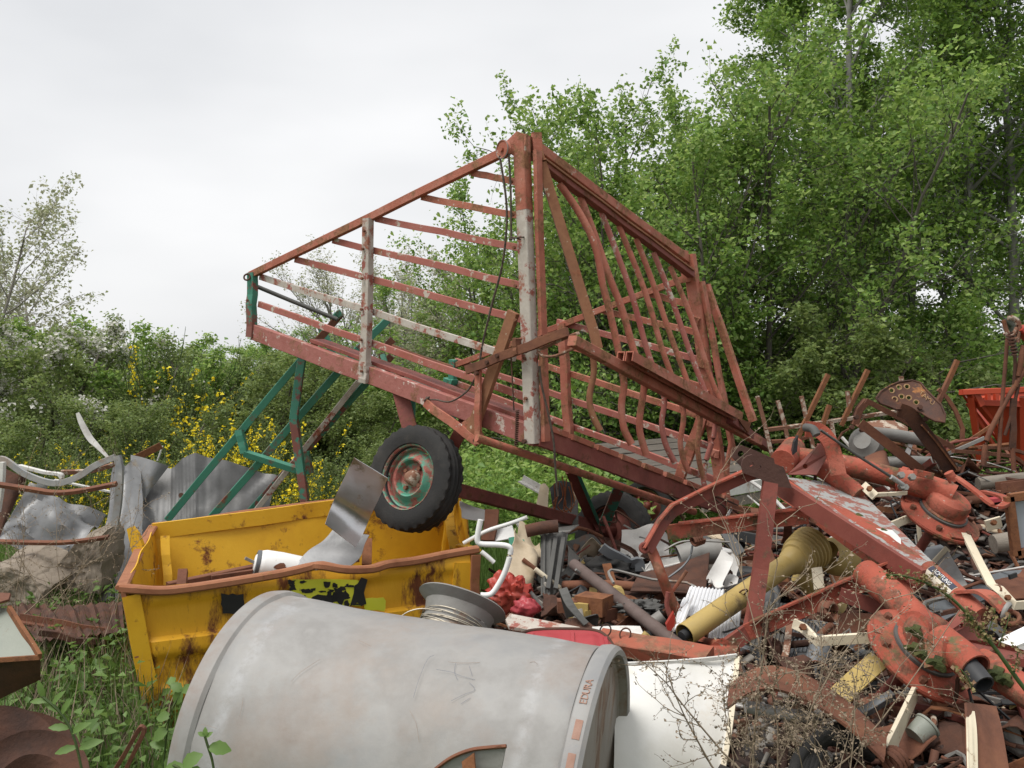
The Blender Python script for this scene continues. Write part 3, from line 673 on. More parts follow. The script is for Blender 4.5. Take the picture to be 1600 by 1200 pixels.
weeds(420, wedge(-60, 600, 9.6, 12.6), .3, .8, 85, (.055, .03), M['leafC'], 'hedge_weeds', 'olive weeds and brambles at the foot of the hedge', 18)

# ================================================================== HAY WAGON (tipped, one wheel in the skip)
A = V((-1.30, 1, .443)).normalized(); B = V((.78, 1, -.336)).normalized()
CAM = V((0, 0, H))
def plane(p0, p1, d): return (V(p0), (V(p1) - V(p0)).cross(V(d)).normalized())
def on(pl, x, y, off=0):
    r_ = V(((x - 800) / F, 1, (600 - y) / F)); p, n = pl
    t = (p - CAM).dot(n) / r_.dot(n); return CAM + r_ * t + n * off
NEAR = plane(P(838, 690, 4.85), P(822, 218, 4.85), A)
FAR = plane(P(1138, 800, 6.12), P(1079, 402, 6.09), A)
if NEAR[1].y > 0: NEAR = (NEAR[0], -NEAR[1])          # normals point at the camera
if FAR[1].y > 0: FAR = (FAR[0], -FAR[1])
WG = thing('hay_wagon', 'tipped red hay wagon of peeling slatted sides, one wheel up in the yellow skip', 'wagon', (0.0, 5.6, .3))
def bar(pl, name, x0, y0, x1, y1, wpx, th, m, off=0, parent=WG, wob=.004, prof=None):
    p0, p1 = on(pl, x0, y0, off), on(pl, x1, y1, off); d = (p0.y + p1.y) / 2
    return mk(name, beam(p0, p1, wpx * d / F, th, pl[1], 6, wob, prof), m, parent)
M['wagpink'] = surf('wagon_pink_worn', [(.27, .085, .07), (.33, .125, .105), (.25, .075, .06)], 6, .68, rust=.36, rcol=((.16, .065, .036), (.27, .13, .075)), rscale=7, chip=.30, ccol=(.50, .42, .37), cscale=12, bump=.3)
# near side
bar(NEAR, 'top_rail', 392, 430, 820, 222, 12, .035, M['wag'])
bar(NEAR, 'bottom_rail', 396, 519, 838, 683, 27, .05, M['wagpink'], off=-.012)
bar(NEAR, 'floor_edge', 478, 532, 838, 664, 6, .12, M['wagdark'], off=-.09)
for i, (x0, y0, x1, y1, m) in enumerate([(733, 269, 806, 285, 'wag'), (655, 307, 808, 336, 'wag'), (583, 341, 810, 387, 'wagmix'), (516, 375, 812, 446, 'wagmix'),
                        (457, 405, 812, 499, 'wagmix'), (402, 432, 800, 559, 'wagwhite'), (400, 475, 826, 624, 'wagmix')]):
    bar(NEAR, 'slat', x0, y0, x1, y1, 10.5, .022, M[m], off=-.026)
o = bar(NEAR, 'corner_post', 395, 426, 393, 527, 15, .045, M['greenred'], off=.004); o['label'] = 'green and red corner post'
o = bar(NEAR, 'side_post', 577.5, 342, 573, 597, 15, .045, M['wagwhite'], off=.012); o['label'] = 'worn white middle post'
bar(NEAR, 'post_foot', 574, 566, 573, 597, 17, .05, M['wagwhite'], off=.016)
pts = [on(NEAR, 820, 216, .03), on(NEAR, 825, 330, .03), on(NEAR, 830, 460, .03), on(NEAR, 838, 692, .03)]
tallpost = mk('tall_post', sweep(rect(.066, .06), pts[1:], NEAR[1]), M['wagwhite'], WG, label='tall post with peeling white paint')
mk('post_top', sweep(rect(.068, .062), [pts[0], pts[1]], NEAR[1]), M['wag'], WG)
bar(NEAR, 'post_flange', 838, 235, 851, 690, 7, .05, M['wag'], off=-.01)
bar(NEAR, 'diagonal_brace', 812, 488, 744, 682, 19, .03, M['wagrust'], off=.05)
for x, y in [(812, 287), (814, 338), (816, 389), (818, 448), (818, 501), (578, 362), (576, 390), (575, 436), (574, 484), (573, 531), (396, 470), (574, 580), (832, 560), (834, 622)]:
    mk('bolt', bolt(on(NEAR, x, y, .045 if x < 700 else .066), NEAR[1], .009, .009), M['rust'], WG)
# top joint
mk('gusset', plate([on(NEAR, 793, 232, .05), on(NEAR, 818, 208, .05), on(NEAR, 833, 214, .05), on(NEAR, 829, 250, .05), on(NEAR, 812, 246, .05)], .012), M['wag'], WG)
mk('joint_plate', plate([P(818, 209, 4.84), P(833, 218, 4.95), P(829, 252, 4.95), P(818, 243, 4.84)], .03), M['wagrust'], WG)
mk('hinge_bracket', beam(P(838, 208, 4.9), P(842, 262, 4.9), .035, .05, seg=2), M['wag'], WG)
mk('hinge_strap', beam(P(839, 238, 4.86), P(848, 268, 4.86), .022, .06, seg=2), M['wagrust'], WG)
pul = mk('pulley', lathe([(0, .02), (.012, .02), (.013, .009), (.040, .009), (.043, .013), (.046, .010), (.040, 0), (.046, -.010), (.043, -.013), (0, -.011)], on(NEAR, 803, 238, .085), NEAR[1] + V((-.35, 0, 0)), 28), M['wag'], WG, 30)
mk('pulley_tread', lathe([(.0465, .006), (.048, .009), (.0475, .012), (.042, .0105)], on(NEAR, 803, 238, .085), NEAR[1] + V((-.35, 0, 0)), 28), M['galvdark'], pul, 30)
mk('hook_ring', sweep(circ(.006, 8), ring3(P(386, 433, 6.2), (1, 0, 0), (0, .3, 1), .02, 14), closed=True, up=(0, 1, 0)), M['rustdark'], WG, 60)
def rope(name, pts, r, m, parent=WG, k=8, lab=None):
    o = mk(name, tube(pts, r, 6, k), M[m], parent, 60)
    if lab: o['label'] = lab
    return o
rope('rope', [on(NEAR, 798, 248, .09), on(NEAR, 806, 330, .075), on(NEAR, 800, 410, .075), on(NEAR, 782, 480, .075), on(NEAR, 767, 545, .075), on(NEAR, 765, 575, .08)], .006, 'rope')
rope('rope', [on(NEAR, 812, 245, .09), on(NEAR, 813, 300, .08), on(NEAR, 814, 378, .08)], .006, 'rope')
rope('wire_wrap', [on(NEAR, 808, 372, .06), on(NEAR, 815, 376, .085), on(NEAR, 829, 373, .08), on(NEAR, 829, 372, -.02)], .004, 'rope')
rope('wire_wrap', [on(NEAR, 808, 376, .06), on(NEAR, 816, 373, .085), on(NEAR, 829, 377, .08)], .004, 'rope')
rope('rope', [on(NEAR, 765, 575, .08), on(NEAR, 757, 592, .08), on(NEAR, 740, 612, .06), on(NEAR, 715, 627, .06), on(NEAR, 690, 624, .05), on(NEAR, 675, 625, .05)], .005, 'rope')
rope('rope', [P(843, 572, 4.78), P(846, 600, 4.78), P(857, 648, 4.79), P(865, 690, 4.8), P(868, 735, 4.82), P(872, 775, 4.85)], .006, 'rope')
rope('knot', [on(NEAR, 676, 620, .05), on(NEAR, 680, 628, .06), on(NEAR, 674, 630, .05), on(NEAR, 681, 620, .055), on(NEAR, 676, 626, .07)], .006, 'rope')
# lever gear on the near side
bar(NEAR, 'lever', 748, 578, 905, 519, 14, .022, M['rust'], off=.10)
mk('lever_tip', plate([on(NEAR, 838, 538, .10), on(NEAR, 866, 524, .10), on(NEAR, 850, 546, .10), on(NEAR, 840, 552, .10)], .014), M['rust'], WG)
bar(NEAR, 'lever_clip', 827, 529, 828, 553, 7, .05, M['rust'], off=.10)
bar(NEAR, 'link', 764, 578, 762, 692, 11, .018, M['wag'], off=.085)
bar(NEAR, 'strap', 676, 628, 758, 690, 14, .014, M['wag'], off=.06)
bar(NEAR, 'foot_plate', 738, 655, 757, 685, 22, .016, M['wag'], off=.045)
for x, y in [(757, 687), (765, 583), (782, 566), (833, 688), (798, 556)]:
    mk('bolt', bolt(on(NEAR, x, y, .105 if y < 680 else .07), NEAR[1], .012, .014), M['rustdark'], WG)
sp_ = []
for i in range(150):
    a = i * .75; c = on(NEAR, 822.5 - (i / 150) * 2, 640 + 55 * i / 150, .075); sp_.append(c + V((math.cos(a) * .009, math.sin(a) * .009, 0)))
mk('coil_spring', tube(sp_, .0028, 4), M['rustdark'], WG, 60)
mk('wire_rod', tube([on(NEAR, 815, 548, .09), on(NEAR, 818, 640, .08)], .004, 6), M['rustdark'], WG, 60)
# wire loop handle
rope('wire_handle', [P(840, 548, 4.72), P(858, 540, 4.70), P(893, 524, 4.62), P(905, 520, 4.6)], .008, 'rustpale')
rope('wire_handle', [P(840, 549, 4.72), P(849, 556, 4.70), P(868, 556, 4.66), P(895, 545, 4.6), P(910, 540, 4.6)], .008, 'rustpale')
# cross beam at the top
def xb(name, x0, y0, d0, x1, y1, d1, w_, h_, m, prof=None, wob=.003, parent=WG):
    return mk(name, beam(P(x0, y0, d0), P(x1, y1, d1), w_, h_, None, 6, wob, prof), M[m], parent)
xb('top_cross_beam', 843, 232, 4.9, 1076, 406, 6.07, .035, .048, 'wag')
xb('gate_beam', 846, 254, 4.86, 1080, 429, 6.03, .05, .040, 'wagdark')
xb('gate_beam_flange', 846, 249, 4.845, 1080, 423, 6.015, .055, .010, 'wagrust')
bar(FAR, 'top_rail', 708, 572, 1080, 432, 9, .035, M['wag'])
for x0, y0, x1, y1, m in [(1000, 455, 1092, 481, 'wag'), (936, 485, 1101, 524, 'wag'), (868, 503, 1100, 565, 'wagmix'), (832, 524, 1112, 611, 'wag'), (768, 545, 1113, 658, 'wag'), (709, 564, 1127, 705, 'wagmix'), (705, 597, 1132, 757, 'wagmix')]:
    bar(FAR, 'slat', x0, y0, x1, y1, 9.5, .022, M[m], off=-.022)
o = bar(FAR, 'corner_post', 709, 562, 706, 660, 12, .045, M['greenred'], off=.006); o['label'] = 'green and red corner post'
bar(FAR, 'post_clip', 700, 593, 713, 597, 8, .06, M['green'], off=.02)
bar(FAR, 'side_post', 880, 505, 891, 698, 14, .045, M['wag'], off=.012)
bar(FAR, 'tall_post', 1078, 398, 1136, 806, 19, .05, M['wag'], off=.015)
bar(FAR, 'post_flange', 1094, 440, 1146, 720, 6, .05, M['wag'], off=-.02)
bar(FAR, 'post_top', 1072, 392, 1080, 440, 10, .07, M['wag'], off=.04)
bar(FAR, 'back_stay', 1092, 446, 1166, 662, 11, .035, M['wag'], off=-.10)
bar(FAR, 'diagonal_brace', 1104, 648, 1058, 772, 17, .03, M['wag'], off=.05)
for x, y in [(1093, 500), (1104, 566), (1107, 612), (1116, 657), (1122, 705)]:
    bar(FAR, 'slat_bracket', x - 5, y, x + 5, y + 3, 13, .05, M['wag'], off=.03)
# tailgate tines
TT = [[(846, 255), (872, 340), (900, 430), (928, 520), (934, 545)], [(874, 287), (906, 334), (930, 385), (942, 445), (952, 484), (966, 547), (971, 576), (975, 602), (971, 634), (975, 669), (987, 694)],
      [(907, 308), (930, 370), (951, 430), (972, 484), (990, 547), (1005, 588), (1006, 609), (1000, 648), (1000, 676), (1010, 711)],
      [(940, 332), (960, 385), (987, 460), (1011, 547), (1034, 609), (1038, 630), (1034, 662), (1040, 694), (1055, 724)],
      [(967, 353), (996, 424), (1017, 484), (1035, 547), (1064, 627), (1068, 655), (1063, 690), (1068, 718), (1076, 737)],
      [(994, 373), (1020, 442), (1041, 505), (1056, 547), (1090, 641), (1094, 662), (1090, 697), (1094, 728), (1101, 750)],
      [(1021, 394), (1047, 460), (1077, 547), (1113, 645), (1116, 676), (1104, 718), (1099, 746), (1101, 760)],
      [(1047, 416), (1080, 496), (1110, 589), (1130, 636), (1138, 672), (1142, 690), (1136, 731), (1138, 748)]]
def dline(x, x0, d0, x1, d1):
    """depth on the 3d line between (x0,d0) and (x1,d1) seen at pixel column x"""
    a0, a1, a = (x0 - 800) / F * d0, (x1 - 800) / F * d1, (x - 800) / F
    s = (a * d0 - a0) / ((a1 - a0) - a * (d1 - d0)); return d0 + s * (d1 - d0)
for i, t in enumerate(TT):
    d = dline(t[0][0], 846, 4.86, 1080, 6.03) + .03
    if i == 0:
        mk('gate_bar', sweep(angle_(.05, .04, .012), [P(x, y, d - .03) for x, y in t], (0, 1, 0)), M['wagrust'], WG)
        mk('gate_tine', tube([P(x, y, d + .02) for x, y in [(925, 545), (928, 581), (921, 620), (926, 648), (938, 673)]], .017, 8, 5), M['wagrust'], WG, 60)
    else:
        mk('gate_tine', tube([P(x, y, d) for x, y in t], .0165 + (.003 if i < 3 else 0), 8, 5), M['wag' if i % 3 else 'wagmix'], WG, 60)
# lower gate bar: pair of channels
p0, p1 = P(894, 532, 4.54), P(1185, 690, 6.1)
mk('gate_rail', sweep(rect(.05, .05), [p0, p0.lerp(p1, .3), p0.lerp(p1, .7), p1]), M['wag'], WG)
q0, q1 = P(978, 560, 4.80), P(1150, 654, 5.70)
sd = (q1 - q0).cross(V((0, 0, 1))).normalized()
for s in (-.032, .02):
    c0, c1 = q0 + sd * s + V((0, 0, .012)), q1 + sd * s + V((0, 0, .012))
    mk('gate_channel', sweep(channel(.046, .05, .006), [c0, c1], (c1 - c0).cross(sd) * (1 if (c1 - c0).cross(sd).z < 0 else -1)), M['wag'], WG)
xb('gate_rail_end', 1140, 655, 5.7, 1200, 700, 6.3, .05, .05, 'wagdark')
mk('end_gusset', plate([P(1150, 652, 5.75), P(1172, 660, 5.8), P(1168, 676, 5.8)], .02), M['rust'], WG)
# rear floor beam with notches
f0, f1 = P(842, 682, 4.83), P(1150, 800, 6.2)
mk('floor_beam', beam(f0, f1, .035, .095, seg=6, wob=.003), M['wagdark'], WG)
ft = V((0, 0, .058))
for i in range(9):
    a, b = (i + .10) / 9, (i + .93) / 9
    mk('beam_lip', beam(f0.lerp(f1, a) + ft, f0.lerp(f1, b) + ft, .06, .03, seg=1), M['wag'], WG)
mk('round_rail', tube([P(745, 684, 4.82), P(870, 726, 5.1), P(975, 762, 5.5), P(1085, 800, 5.95)], .021, 10, 4), M['wag'], WG, 60)
# floor boards of the wagon seen from the side
for i in range(6):
    s0, s1 = on(NEAR, 405 + i, 522, -.12), on(NEAR, 832, 676, -.12); cr = B * (.22 + i * .26)
    mk('floor_board', beam(s0 + cr, s1 + cr, .15, .02, seg=2, wob=.006), M['deckwood'], WG)
# undercarriage
hubL, hubR = P(648, 748, 5.2), P(958, 830, 7.0); AX = (hubR - hubL).normalized()
mk('axle', beam(hubL + AX * .12, hubR - AX * .14, .075, .075, seg=3), M['wagdark'], WG)
def leg(p0, p1, w_, m, pr=None): mk('axle_strut', beam(p0, p1, w_, .03, (0, 1, 0), 2, 0, pr), M[m], WG)
leg(P(618, 585, 5.5), P(640, 668, 5.42), .085, 'wagdark'); leg(P(598, 555, 5.75), P(634, 665, 5.5), .03, 'green'); leg(P(646, 600, 5.6), P(645, 668, 5.5), .025, 'green')
leg(P(735, 640, 5.2), P(690, 735, 5.35), .07, 'wagdark')
leg(P(893, 735, 6.4), P(930, 822, 6.72), .085, 'wagdark'); leg(P(899, 730, 6.36), P(937, 820, 6.68), .022, 'green')
leg(P(970, 755, 6.5), P(944, 820, 6.7), .075, 'greenred')
mk('axle_plate', plate([P(924, 816, 6.70), P(958, 806, 6.72), P(961, 822, 6.74), P(930, 828, 6.70)], .05), M['wagdark'], WG)
def tyre_geo(c, ax, Rr, w_, n=120):
    c = V(c); a, u, v = frame(ax); hw = w_ / 2
    prof = [(Rr * .60, -hw * .70), (Rr * .64, -hw * .92), (Rr * .78, -hw * 1.02), (Rr * .90, -hw * .96), (Rr * .955, -hw * .84)]
    tr = []
    for k in range(10):
        h_ = -hw * .80 + (hw * 1.6) * k / 9; tr.append((Rr * (1 - .018 * (h_ / hw) ** 2), h_))
    full = prof + tr + [(r_, -h_) for r_, h_ in reversed(prof)] + [(Rr * .57, hw * .6), (Rr * .57, -hw * .6)]
    m = len(full); vs_, fs = [], []; np_ = len(prof)
    for i in range(n):
        th = 2 * math.pi * i / n
        for q, (r_, h_) in enumerate(full):
            if np_ <= q < np_ + 10:
                k = q - np_
                if k in (2, 5, 7): r_ -= .010
                elif (i // 2 + (k // 2)) % 2 == 0 and k not in (4, 6): r_ -= .0075
            vs_.append(c + a * h_ + (u * math.cos(th) + v * math.sin(th)) * r_)
    for i in range(n):
        j = (i + 1) % n
        for q in range(m):
            r2 = (q + 1) % m; fs.append((i * m + q, j * m + q, j * m + r2, i * m + r2))
    return vs_, fs
def wheel(c, out, Rr, w_, rimm, hubm, parent, lab=None):
    c = V(c); a = V(out).normalized()
    t = mk('wheel', tyre_geo(c, a, Rr, w_), M['rubber'], parent, 35)
    if lab: t['label'] = lab
    k = Rr / .29
    pr = [(.150, -.05), (.150, .0), (.158, .028), (.168, .034), (.172, .060), (.179, .066), (.181, .060)]
    mk('rim', lathe([(r_ * k, h_ * k) for r_, h_ in pr], c, a, 48), M[rimm], t, 30)
    pr = [(.150, .012), (.138, .018), (.125, .030), (.112, .046), (.104, .052), (.096, .048), (.090, .034), (.084, .012), (.05, .006), (.03, .006)]
    mk('wheel_disc', lathe([(r_ * k, h_ * k) for r_, h_ in pr], c, a, 40), M[rimm], t, 25)
    pr = [(.046, .006), (.044, .03), (.036, .048), (.024, .058), (.012, .062), (0, .063)]
    mk('hub', lathe([(r_ * k, h_ * k) for r_, h_ in pr], c, a, 20, wob=.06), M[hubm], t, 30)
    _, u, v = frame(a)
    for i in range(4):
        th = .6 + i * math.pi / 2; mk('wheel_nut', bolt(c + a * .008 + (u * math.cos(th) + v * math.sin(th)) * .066 * k, a, .013, .02), M['rust'], t)
    mk('valve', tube([c + a * .03 + u * .155 * k, c + a * .06 + u * .158 * k], .004, 6), M['blackp'], t)
    return t
M['rimgreen'] = surf('rim_green_red', [(.04, .19, .12), (.07, .25, .17), (.05, .21, .14)], 6, .5, rust=.56, rcol=((.22, .055, .042), (.33, .12, .095)), rscale=9, chip=.24, ccol=(.45, .41, .33), cscale=15, bump=.3)
M['rimred'] = surf('rim_red_dirty', [(.20, .045, .03), (.12, .04, .03)], 6, .6, rust=.4, rcol=((.05, .03, .02), (.12, .06, .04)), rscale=7)
wheel(hubL, -AX, .29, .15, 'rimgreen', 'rustpale', WG, 'near wheel with peeling green and red rim')
wheel(hubR, -AX, .29, .17, 'rimred', 'rimred', WG, 'far wheel, dirty and half buried')
mk('hub_drum', lathe([(0, .17), (.05, .17), (.055, .13), (.055, .02), (.09, .018), (.09, 0)], hubR - AX * .02, -AX, 24), M['rimred'], WG, 30)

# ================================================================== green tubular rack leaning up to the wagon
RK = thing('tubular_rack', 'leaning rack of peeling green and rust box bars behind the skip', 'rack', P(330, 815, 6.5))
def rk(name, x0, y0, d0, x1, y1, d1, w_, m, h_=None, wob=.003):
    mk(name, beam(P(x0, y0, d0), P(x1, y1, d1), w_, h_ or w_, (0, 1, .3), 4, wob), M[m], RK)
rk('long_bar', 262, 812, 6.5, 474, 558, 6.4, .048, 'green'); rk('long_bar', 474, 558, 6.4, 533, 490, 6.4, .048, 'rust')
rk('long_bar', 330, 808, 6.5, 560, 545, 6.4, .048, 'green'); rk('long_bar', 560, 545, 6.4, 608, 497, 6.4, .048, 'greenred')
rk('long_bar', 398, 800, 6.5, 560, 596, 6.4, .036, 'wagwhite')
rk('long_bar', 390, 800, 6.56, 578, 592, 6.46, .046, 'greenred'); rk('long_bar', 578, 592, 6.46, 612, 556, 6.46, .046, 'rust')
rk('long_bar', 600, 545, 6.44, 614, 530, 6.44, .046, 'rust')
rk('upright', 472, 560, 6.33, 459, 655, 6.33, .052, 'greenred'); rk('upright', 459, 655, 6.33, 478, 795, 6.33, .052, 'greenred')
rk('cross_bar', 374, 672, 6.36, 382, 708, 6.36, .048, 'green'); rk('cross_bar', 382, 708, 6.36, 478, 738, 6.36, .044, 'green')
rk('short_stay', 502, 512, 6.5, 520, 552, 6.5, .044, 'green'); rk('short_stay', 596, 552, 6.5, 610, 584, 6.5, .044, 'green')
rk('bracket', 478, 705, 6.44, 484, 740, 6.44, .048, 'green')
rk('bar_end', 524, 496, 6.38, 533, 488, 6.38, .05, 'green')
for a in ([(400, 447), (460, 472), (527, 499)], [(612, 541), (660, 559), (707, 574)]):
    mk('round_bar', tube([P(x, y, 6.3) for x, y in a], .014, 8, 3), M['rust' if a[0][0] > 500 else 'charcoal'], RK, 60)

# ================================================================== YELLOW SKIP
SK = thing('yellow_skip', 'battered yellow steel skip with rusty rim holding the wagon wheel', 'skip', P(470, 1150, 4.9))
NLt, NRt, FLt, FRt = P(192, 922, 4.2), P(745, 866, 4.9), P(240, 824, 5.5), P(717, 762, 6.15)
NLb = P(240, 1176, 4.25); SKN = plane(NLt, NRt, NLb - NLt)
if SKN[1].y > 0: SKN = (SKN[0], -SKN[1])
NRb = on(SKN, 735, 1090); NRb = NRb
FLb = FLt + V((.14, -.12, -.78)); FRb = FRt + V((-.12, -.12, -.85))
def ribs(s, t):
    k = 0
    for a, b in ((.30, .40), (.60, .70)):
        k += .028 * sstep(a, a + .025, s) * (1 - sstep(b, b + .05, s))
    k += .012 * sstep(.0, .06, s) * (1 - sstep(.09, .12, s))
    return k * sstep(.035, .05, t)
mk('front_wall', sheet(bilin(NLt, NRt, NRb, NLb, 46, 40, .010, 3, 1, lambda s, t: -ribs(s, t) if SKN[1].dot((NRt - NLt).cross(NLb - NLt)) < 0 else ribs(s, t)), .006), M['yellowworn'], SK, 35)
mk('back_wall', sheet(bilin(FLt, FRt, FRb, FLb, 24, 24, .02, 2, 3, lambda s, t: .0), .006), M['yellow'], SK, 35)
mk('back_wall_lip', beam(FLt + V((0, -.02, -.02)), FRt + V((0, -.02, -.02)), .018, .09, (0, 0, 1), 6, .004), M['yellow'], SK)
mk('left_wall', sheet(bilin(NLt, FLt, FLb, NLb, 16, 16, .03, 2.5, 5), .006), M['yellow'], SK, 35)
mk('right_wall', sheet(bilin(NRt + V((0, 0, -.03)), FRt, FRb, NRb, 16, 16, .05, 2.5, 8), .006), M['yellow'], SK, 35)
mk('floor', sheet(bilin(NLb + V((0, 0, .16)), NRb + V((0, 0, .05)), FRb + V((0, 0, .1)), FLb + V((0, 0, .1)), 10, 10, .03, 2, 2), .006), M['rust'], SK, 35)
rim = lambda pts, w_=.05, h_=.036: sweep(rect(w_, h_, .008), smoothpath(pts, 4))
mk('front_rim', rim([P(188, 919, 4.19), P(215, 921, 4.2), P(245, 923, 4.23), P(280, 921, 4.27), P(350, 911, 4.34), P(440, 896, 4.44), P(488, 885, 4.50), P(505, 884, 4.47), P(540, 890, 4.50), P(580, 889, 4.60), P(605, 882, 4.66), P(650, 876, 4.74), P(700, 866, 4.84), P(747, 858, 4.9)]), M['rimrust'], SK, 35)
mk('left_rim', rim([P(190, 918, 4.2), P(200, 898, 4.5), P(214, 868, 4.9), P(222, 850, 5.2), P(240, 822, 5.5)], .055, .02), M['rimrust'], SK, 35)
mk('back_rim', rim([P(238, 820, 5.5), P(300, 813, 5.6), P(380, 800, 5.72), P(480, 787, 5.85), P(600, 773, 6.0), P(718, 759, 6.15)], .03, .022), M['rimrust'], SK, 35)
mk('right_rim', rim([P(746, 860, 4.9), P(725, 852, 5.2), P(712, 848, 5.5), P(706, 800, 5.8), P(717, 762, 6.15)], .04, .02), M['yellow'], SK, 35)
def sk(name, p0, p1, w_, h_, m, up=None): mk(name, beam(p0, p1, w_, h_, up, 5, .004), M[m], SK)
nn = SKN[1]
sk('corner_post', NLt + nn * .012 + V((.035, 0, -.02)), NLb + nn * .012 + V((.035, 0, 0)), .075, .02, 'yellow', nn)
sk('corner_edge', NLt + nn * .02, NLb + nn * .02, .02, .03, 'rimrust', nn)
sk('corner_post', on(SKN, 722, 878, .012), on(SKN, 715, 1060, .012), .10, .016, 'yellowworn', nn)
sk('corner_edge', on(SKN, 741, 866, .016), on(SKN, 736, 1060, .016), .05, .03, 'rimrust', nn)
sk('end_post', P(715, 755, 6.05), P(714, 870, 5.75), .05, .045, 'yellow')
sk('end_flange', P(699, 792, 5.7), P(712, 866, 5.3), .055, .012, 'yellowworn')
sk('inner_rib', P(700, 790, 5.95), P(690, 880, 5.9), .06, .02, 'yellow')
sk('inner_corner', P(258, 838, 5.4), P(262, 915, 5.3), .05, .03, 'yellow')
ol = [P(200, 826, 5.05), P(208, 822, 5.05), P(217, 833, 5.05), P(224, 850, 5.05), P(227, 868, 5.05), P(222, 884, 5.05), P(213, 878, 5.05), P(206, 855, 5.05)]
mk('lifting_lug', plate(ol, .035), M['yellow'], SK)
# hazard sticker, torn
def flake(cx, cy, wx, wy, off, m, name='sticker', jag=.25, n=11, parent=SK, pl=SKN):
    ps = []
    for i in range(n):
        a = 2 * math.pi * i / n; r_ = 1 + rnd.uniform(-jag, jag)
        ca, sa = math.cos(a), math.sin(a); k = 1 / max(abs(ca), abs(sa)) * .93
        ps.append(on(pl, cx + wx / 2 * ca * k * r_, cy + wy / 2 * sa * k * r_, off))
    return mk(name, plate(ps, .0015), M[m], parent)
flake(362, 942, 36, 34, .030, 'sticker_k', jag=.12, n=16)
st = flake(508, 924, 122, 44, .030, 'sticker_y', jag=.05, n=30)
flake(582, 942, 38, 22, .0305, 'sticker_y', jag=.12, n=14)
srnd = random.Random(23)
for cx, cy, wx, wy in [(558, 924, 22, 46), (500, 936, 36, 18), (526, 930, 22, 26)] + [(srnd.uniform(450, 560), srnd.uniform(904, 944), srnd.uniform(4, 15), srnd.uniform(3, 11)) for _ in range(34)]:
    flake(cx, cy, wx, wy, .033 + srnd.uniform(0, .0015), 'sticker_k', 'sticker_flake', .42, 10, st)
# inside the skip
mk('rusty_bar', beam(P(262, 918, 4.8), P(415, 886, 5.1), .05, .05, seg=3), M['rust'], label='rusty square bar lying inside the skip behind the front rim', cat='bar')
mk('rusty_stub', beam(P(283, 925, 4.62), P(286, 892, 4.7), .045, .04, seg=1), M['rust'], label='short rusty stub standing inside the skip left corner', cat='bar')
mk('rusty_strip', beam(P(573, 882, 4.9), P(574, 842, 5.0), .05, .012, seg=2), M['rustorange'], label='short rusty strip sticking up inside the skip below the bent sheet', cat='strip')
mk('rusty_rail', beam(P(330, 905, 4.9), P(560, 872, 5.3), .03, .04, seg=3), M['rust'], label='long rusty rail inside the skip below the yellow back wall', cat='rail')
# white cylinder
WT = thing('white_cylinder', 'white gas cylinder with a chipped brown patch inside the skip', 'cylinder', P(430, 895, 4.75))
cA, cB = P(400, 879, 4.74), P(462, 890, 4.80); ax = (cB - cA).normalized()
mk('body', lathe([(0, -.010), (.035, -.008), (.060, .01), (.070, .04), (.073, .12), (.070, .22), (0, .24)], cA, ax, 26), M['white'], WT, 40)
mk('collar', lathe([(.05, -.004), (.062, .0), (.064, .016), (.056, .02)], cA, ax, 22), M['greyp'], WT, 30)
mk('valve', beam(P(383, 872, 4.72), P(400, 880, 4.74), .018, .014, seg=1), M['galvdark'], WT)
cc = cA + ax * .115; tocam = (CAM - cc).normalized(); side = ax.cross(tocam).normalized(); nrm = side.cross(ax).normalized()
if nrm.dot(tocam) < 0: nrm = -nrm
ps = []
for i in range(14):
    a = 2 * math.pi * i / 14; k = 1 + .25 * math.sin(3 * a) + rnd.uniform(-.12, .12); la, sa = .034 * math.cos(a) * k, .017 * math.sin(a) * k
    ps.append(cc + ax * la + side * sa + nrm * (.0742 - sa * sa * 7))
mk('paint_chip', plate(ps, .001), M['rust'], WT)
# bent steel sheet
def strip_sheet(name, L_, R_, m, th=.003, amp=.004, parent=None, k=6, **kw):
    Ls, Rs = smoothpath(L_, k), smoothpath(R_, k); g = [[a.lerp(b, j / 8) + V((0, amp * mnoise.noise(a * 6 + V((j, 0, 0))), 0)) for j in range(9)] for a, b in zip(Ls, Rs)]
    return mk(name, sheet(g, th), M[m], parent, 40, **kw)
BS = thing('bent_sheet', 'shiny bent steel sheet standing out of the skip before the big wheel', 'sheet', P(540, 890, 4.75))
strip_sheet('upper_leaf', [P(553, 715, 4.50), P(540, 742, 4.62), P(526, 771, 4.74), P(516, 796, 4.74), P(508, 819, 4.66)], [P(606, 747, 4.56), P(594, 775, 4.68), P(580, 804, 4.80), P(568, 832, 4.80), P(556, 855, 4.72)], 'stainless', parent=BS)
strip_sheet('lower_leaf', [P(455, 892, 4.72), P(480, 862, 4.80), P(505, 845, 4.84), P(520, 828, 4.88)], [P(540, 890, 4.70), P(562, 872, 4.80), P(570, 850, 4.84), P(577, 836, 4.86)], 'alu', parent=BS)

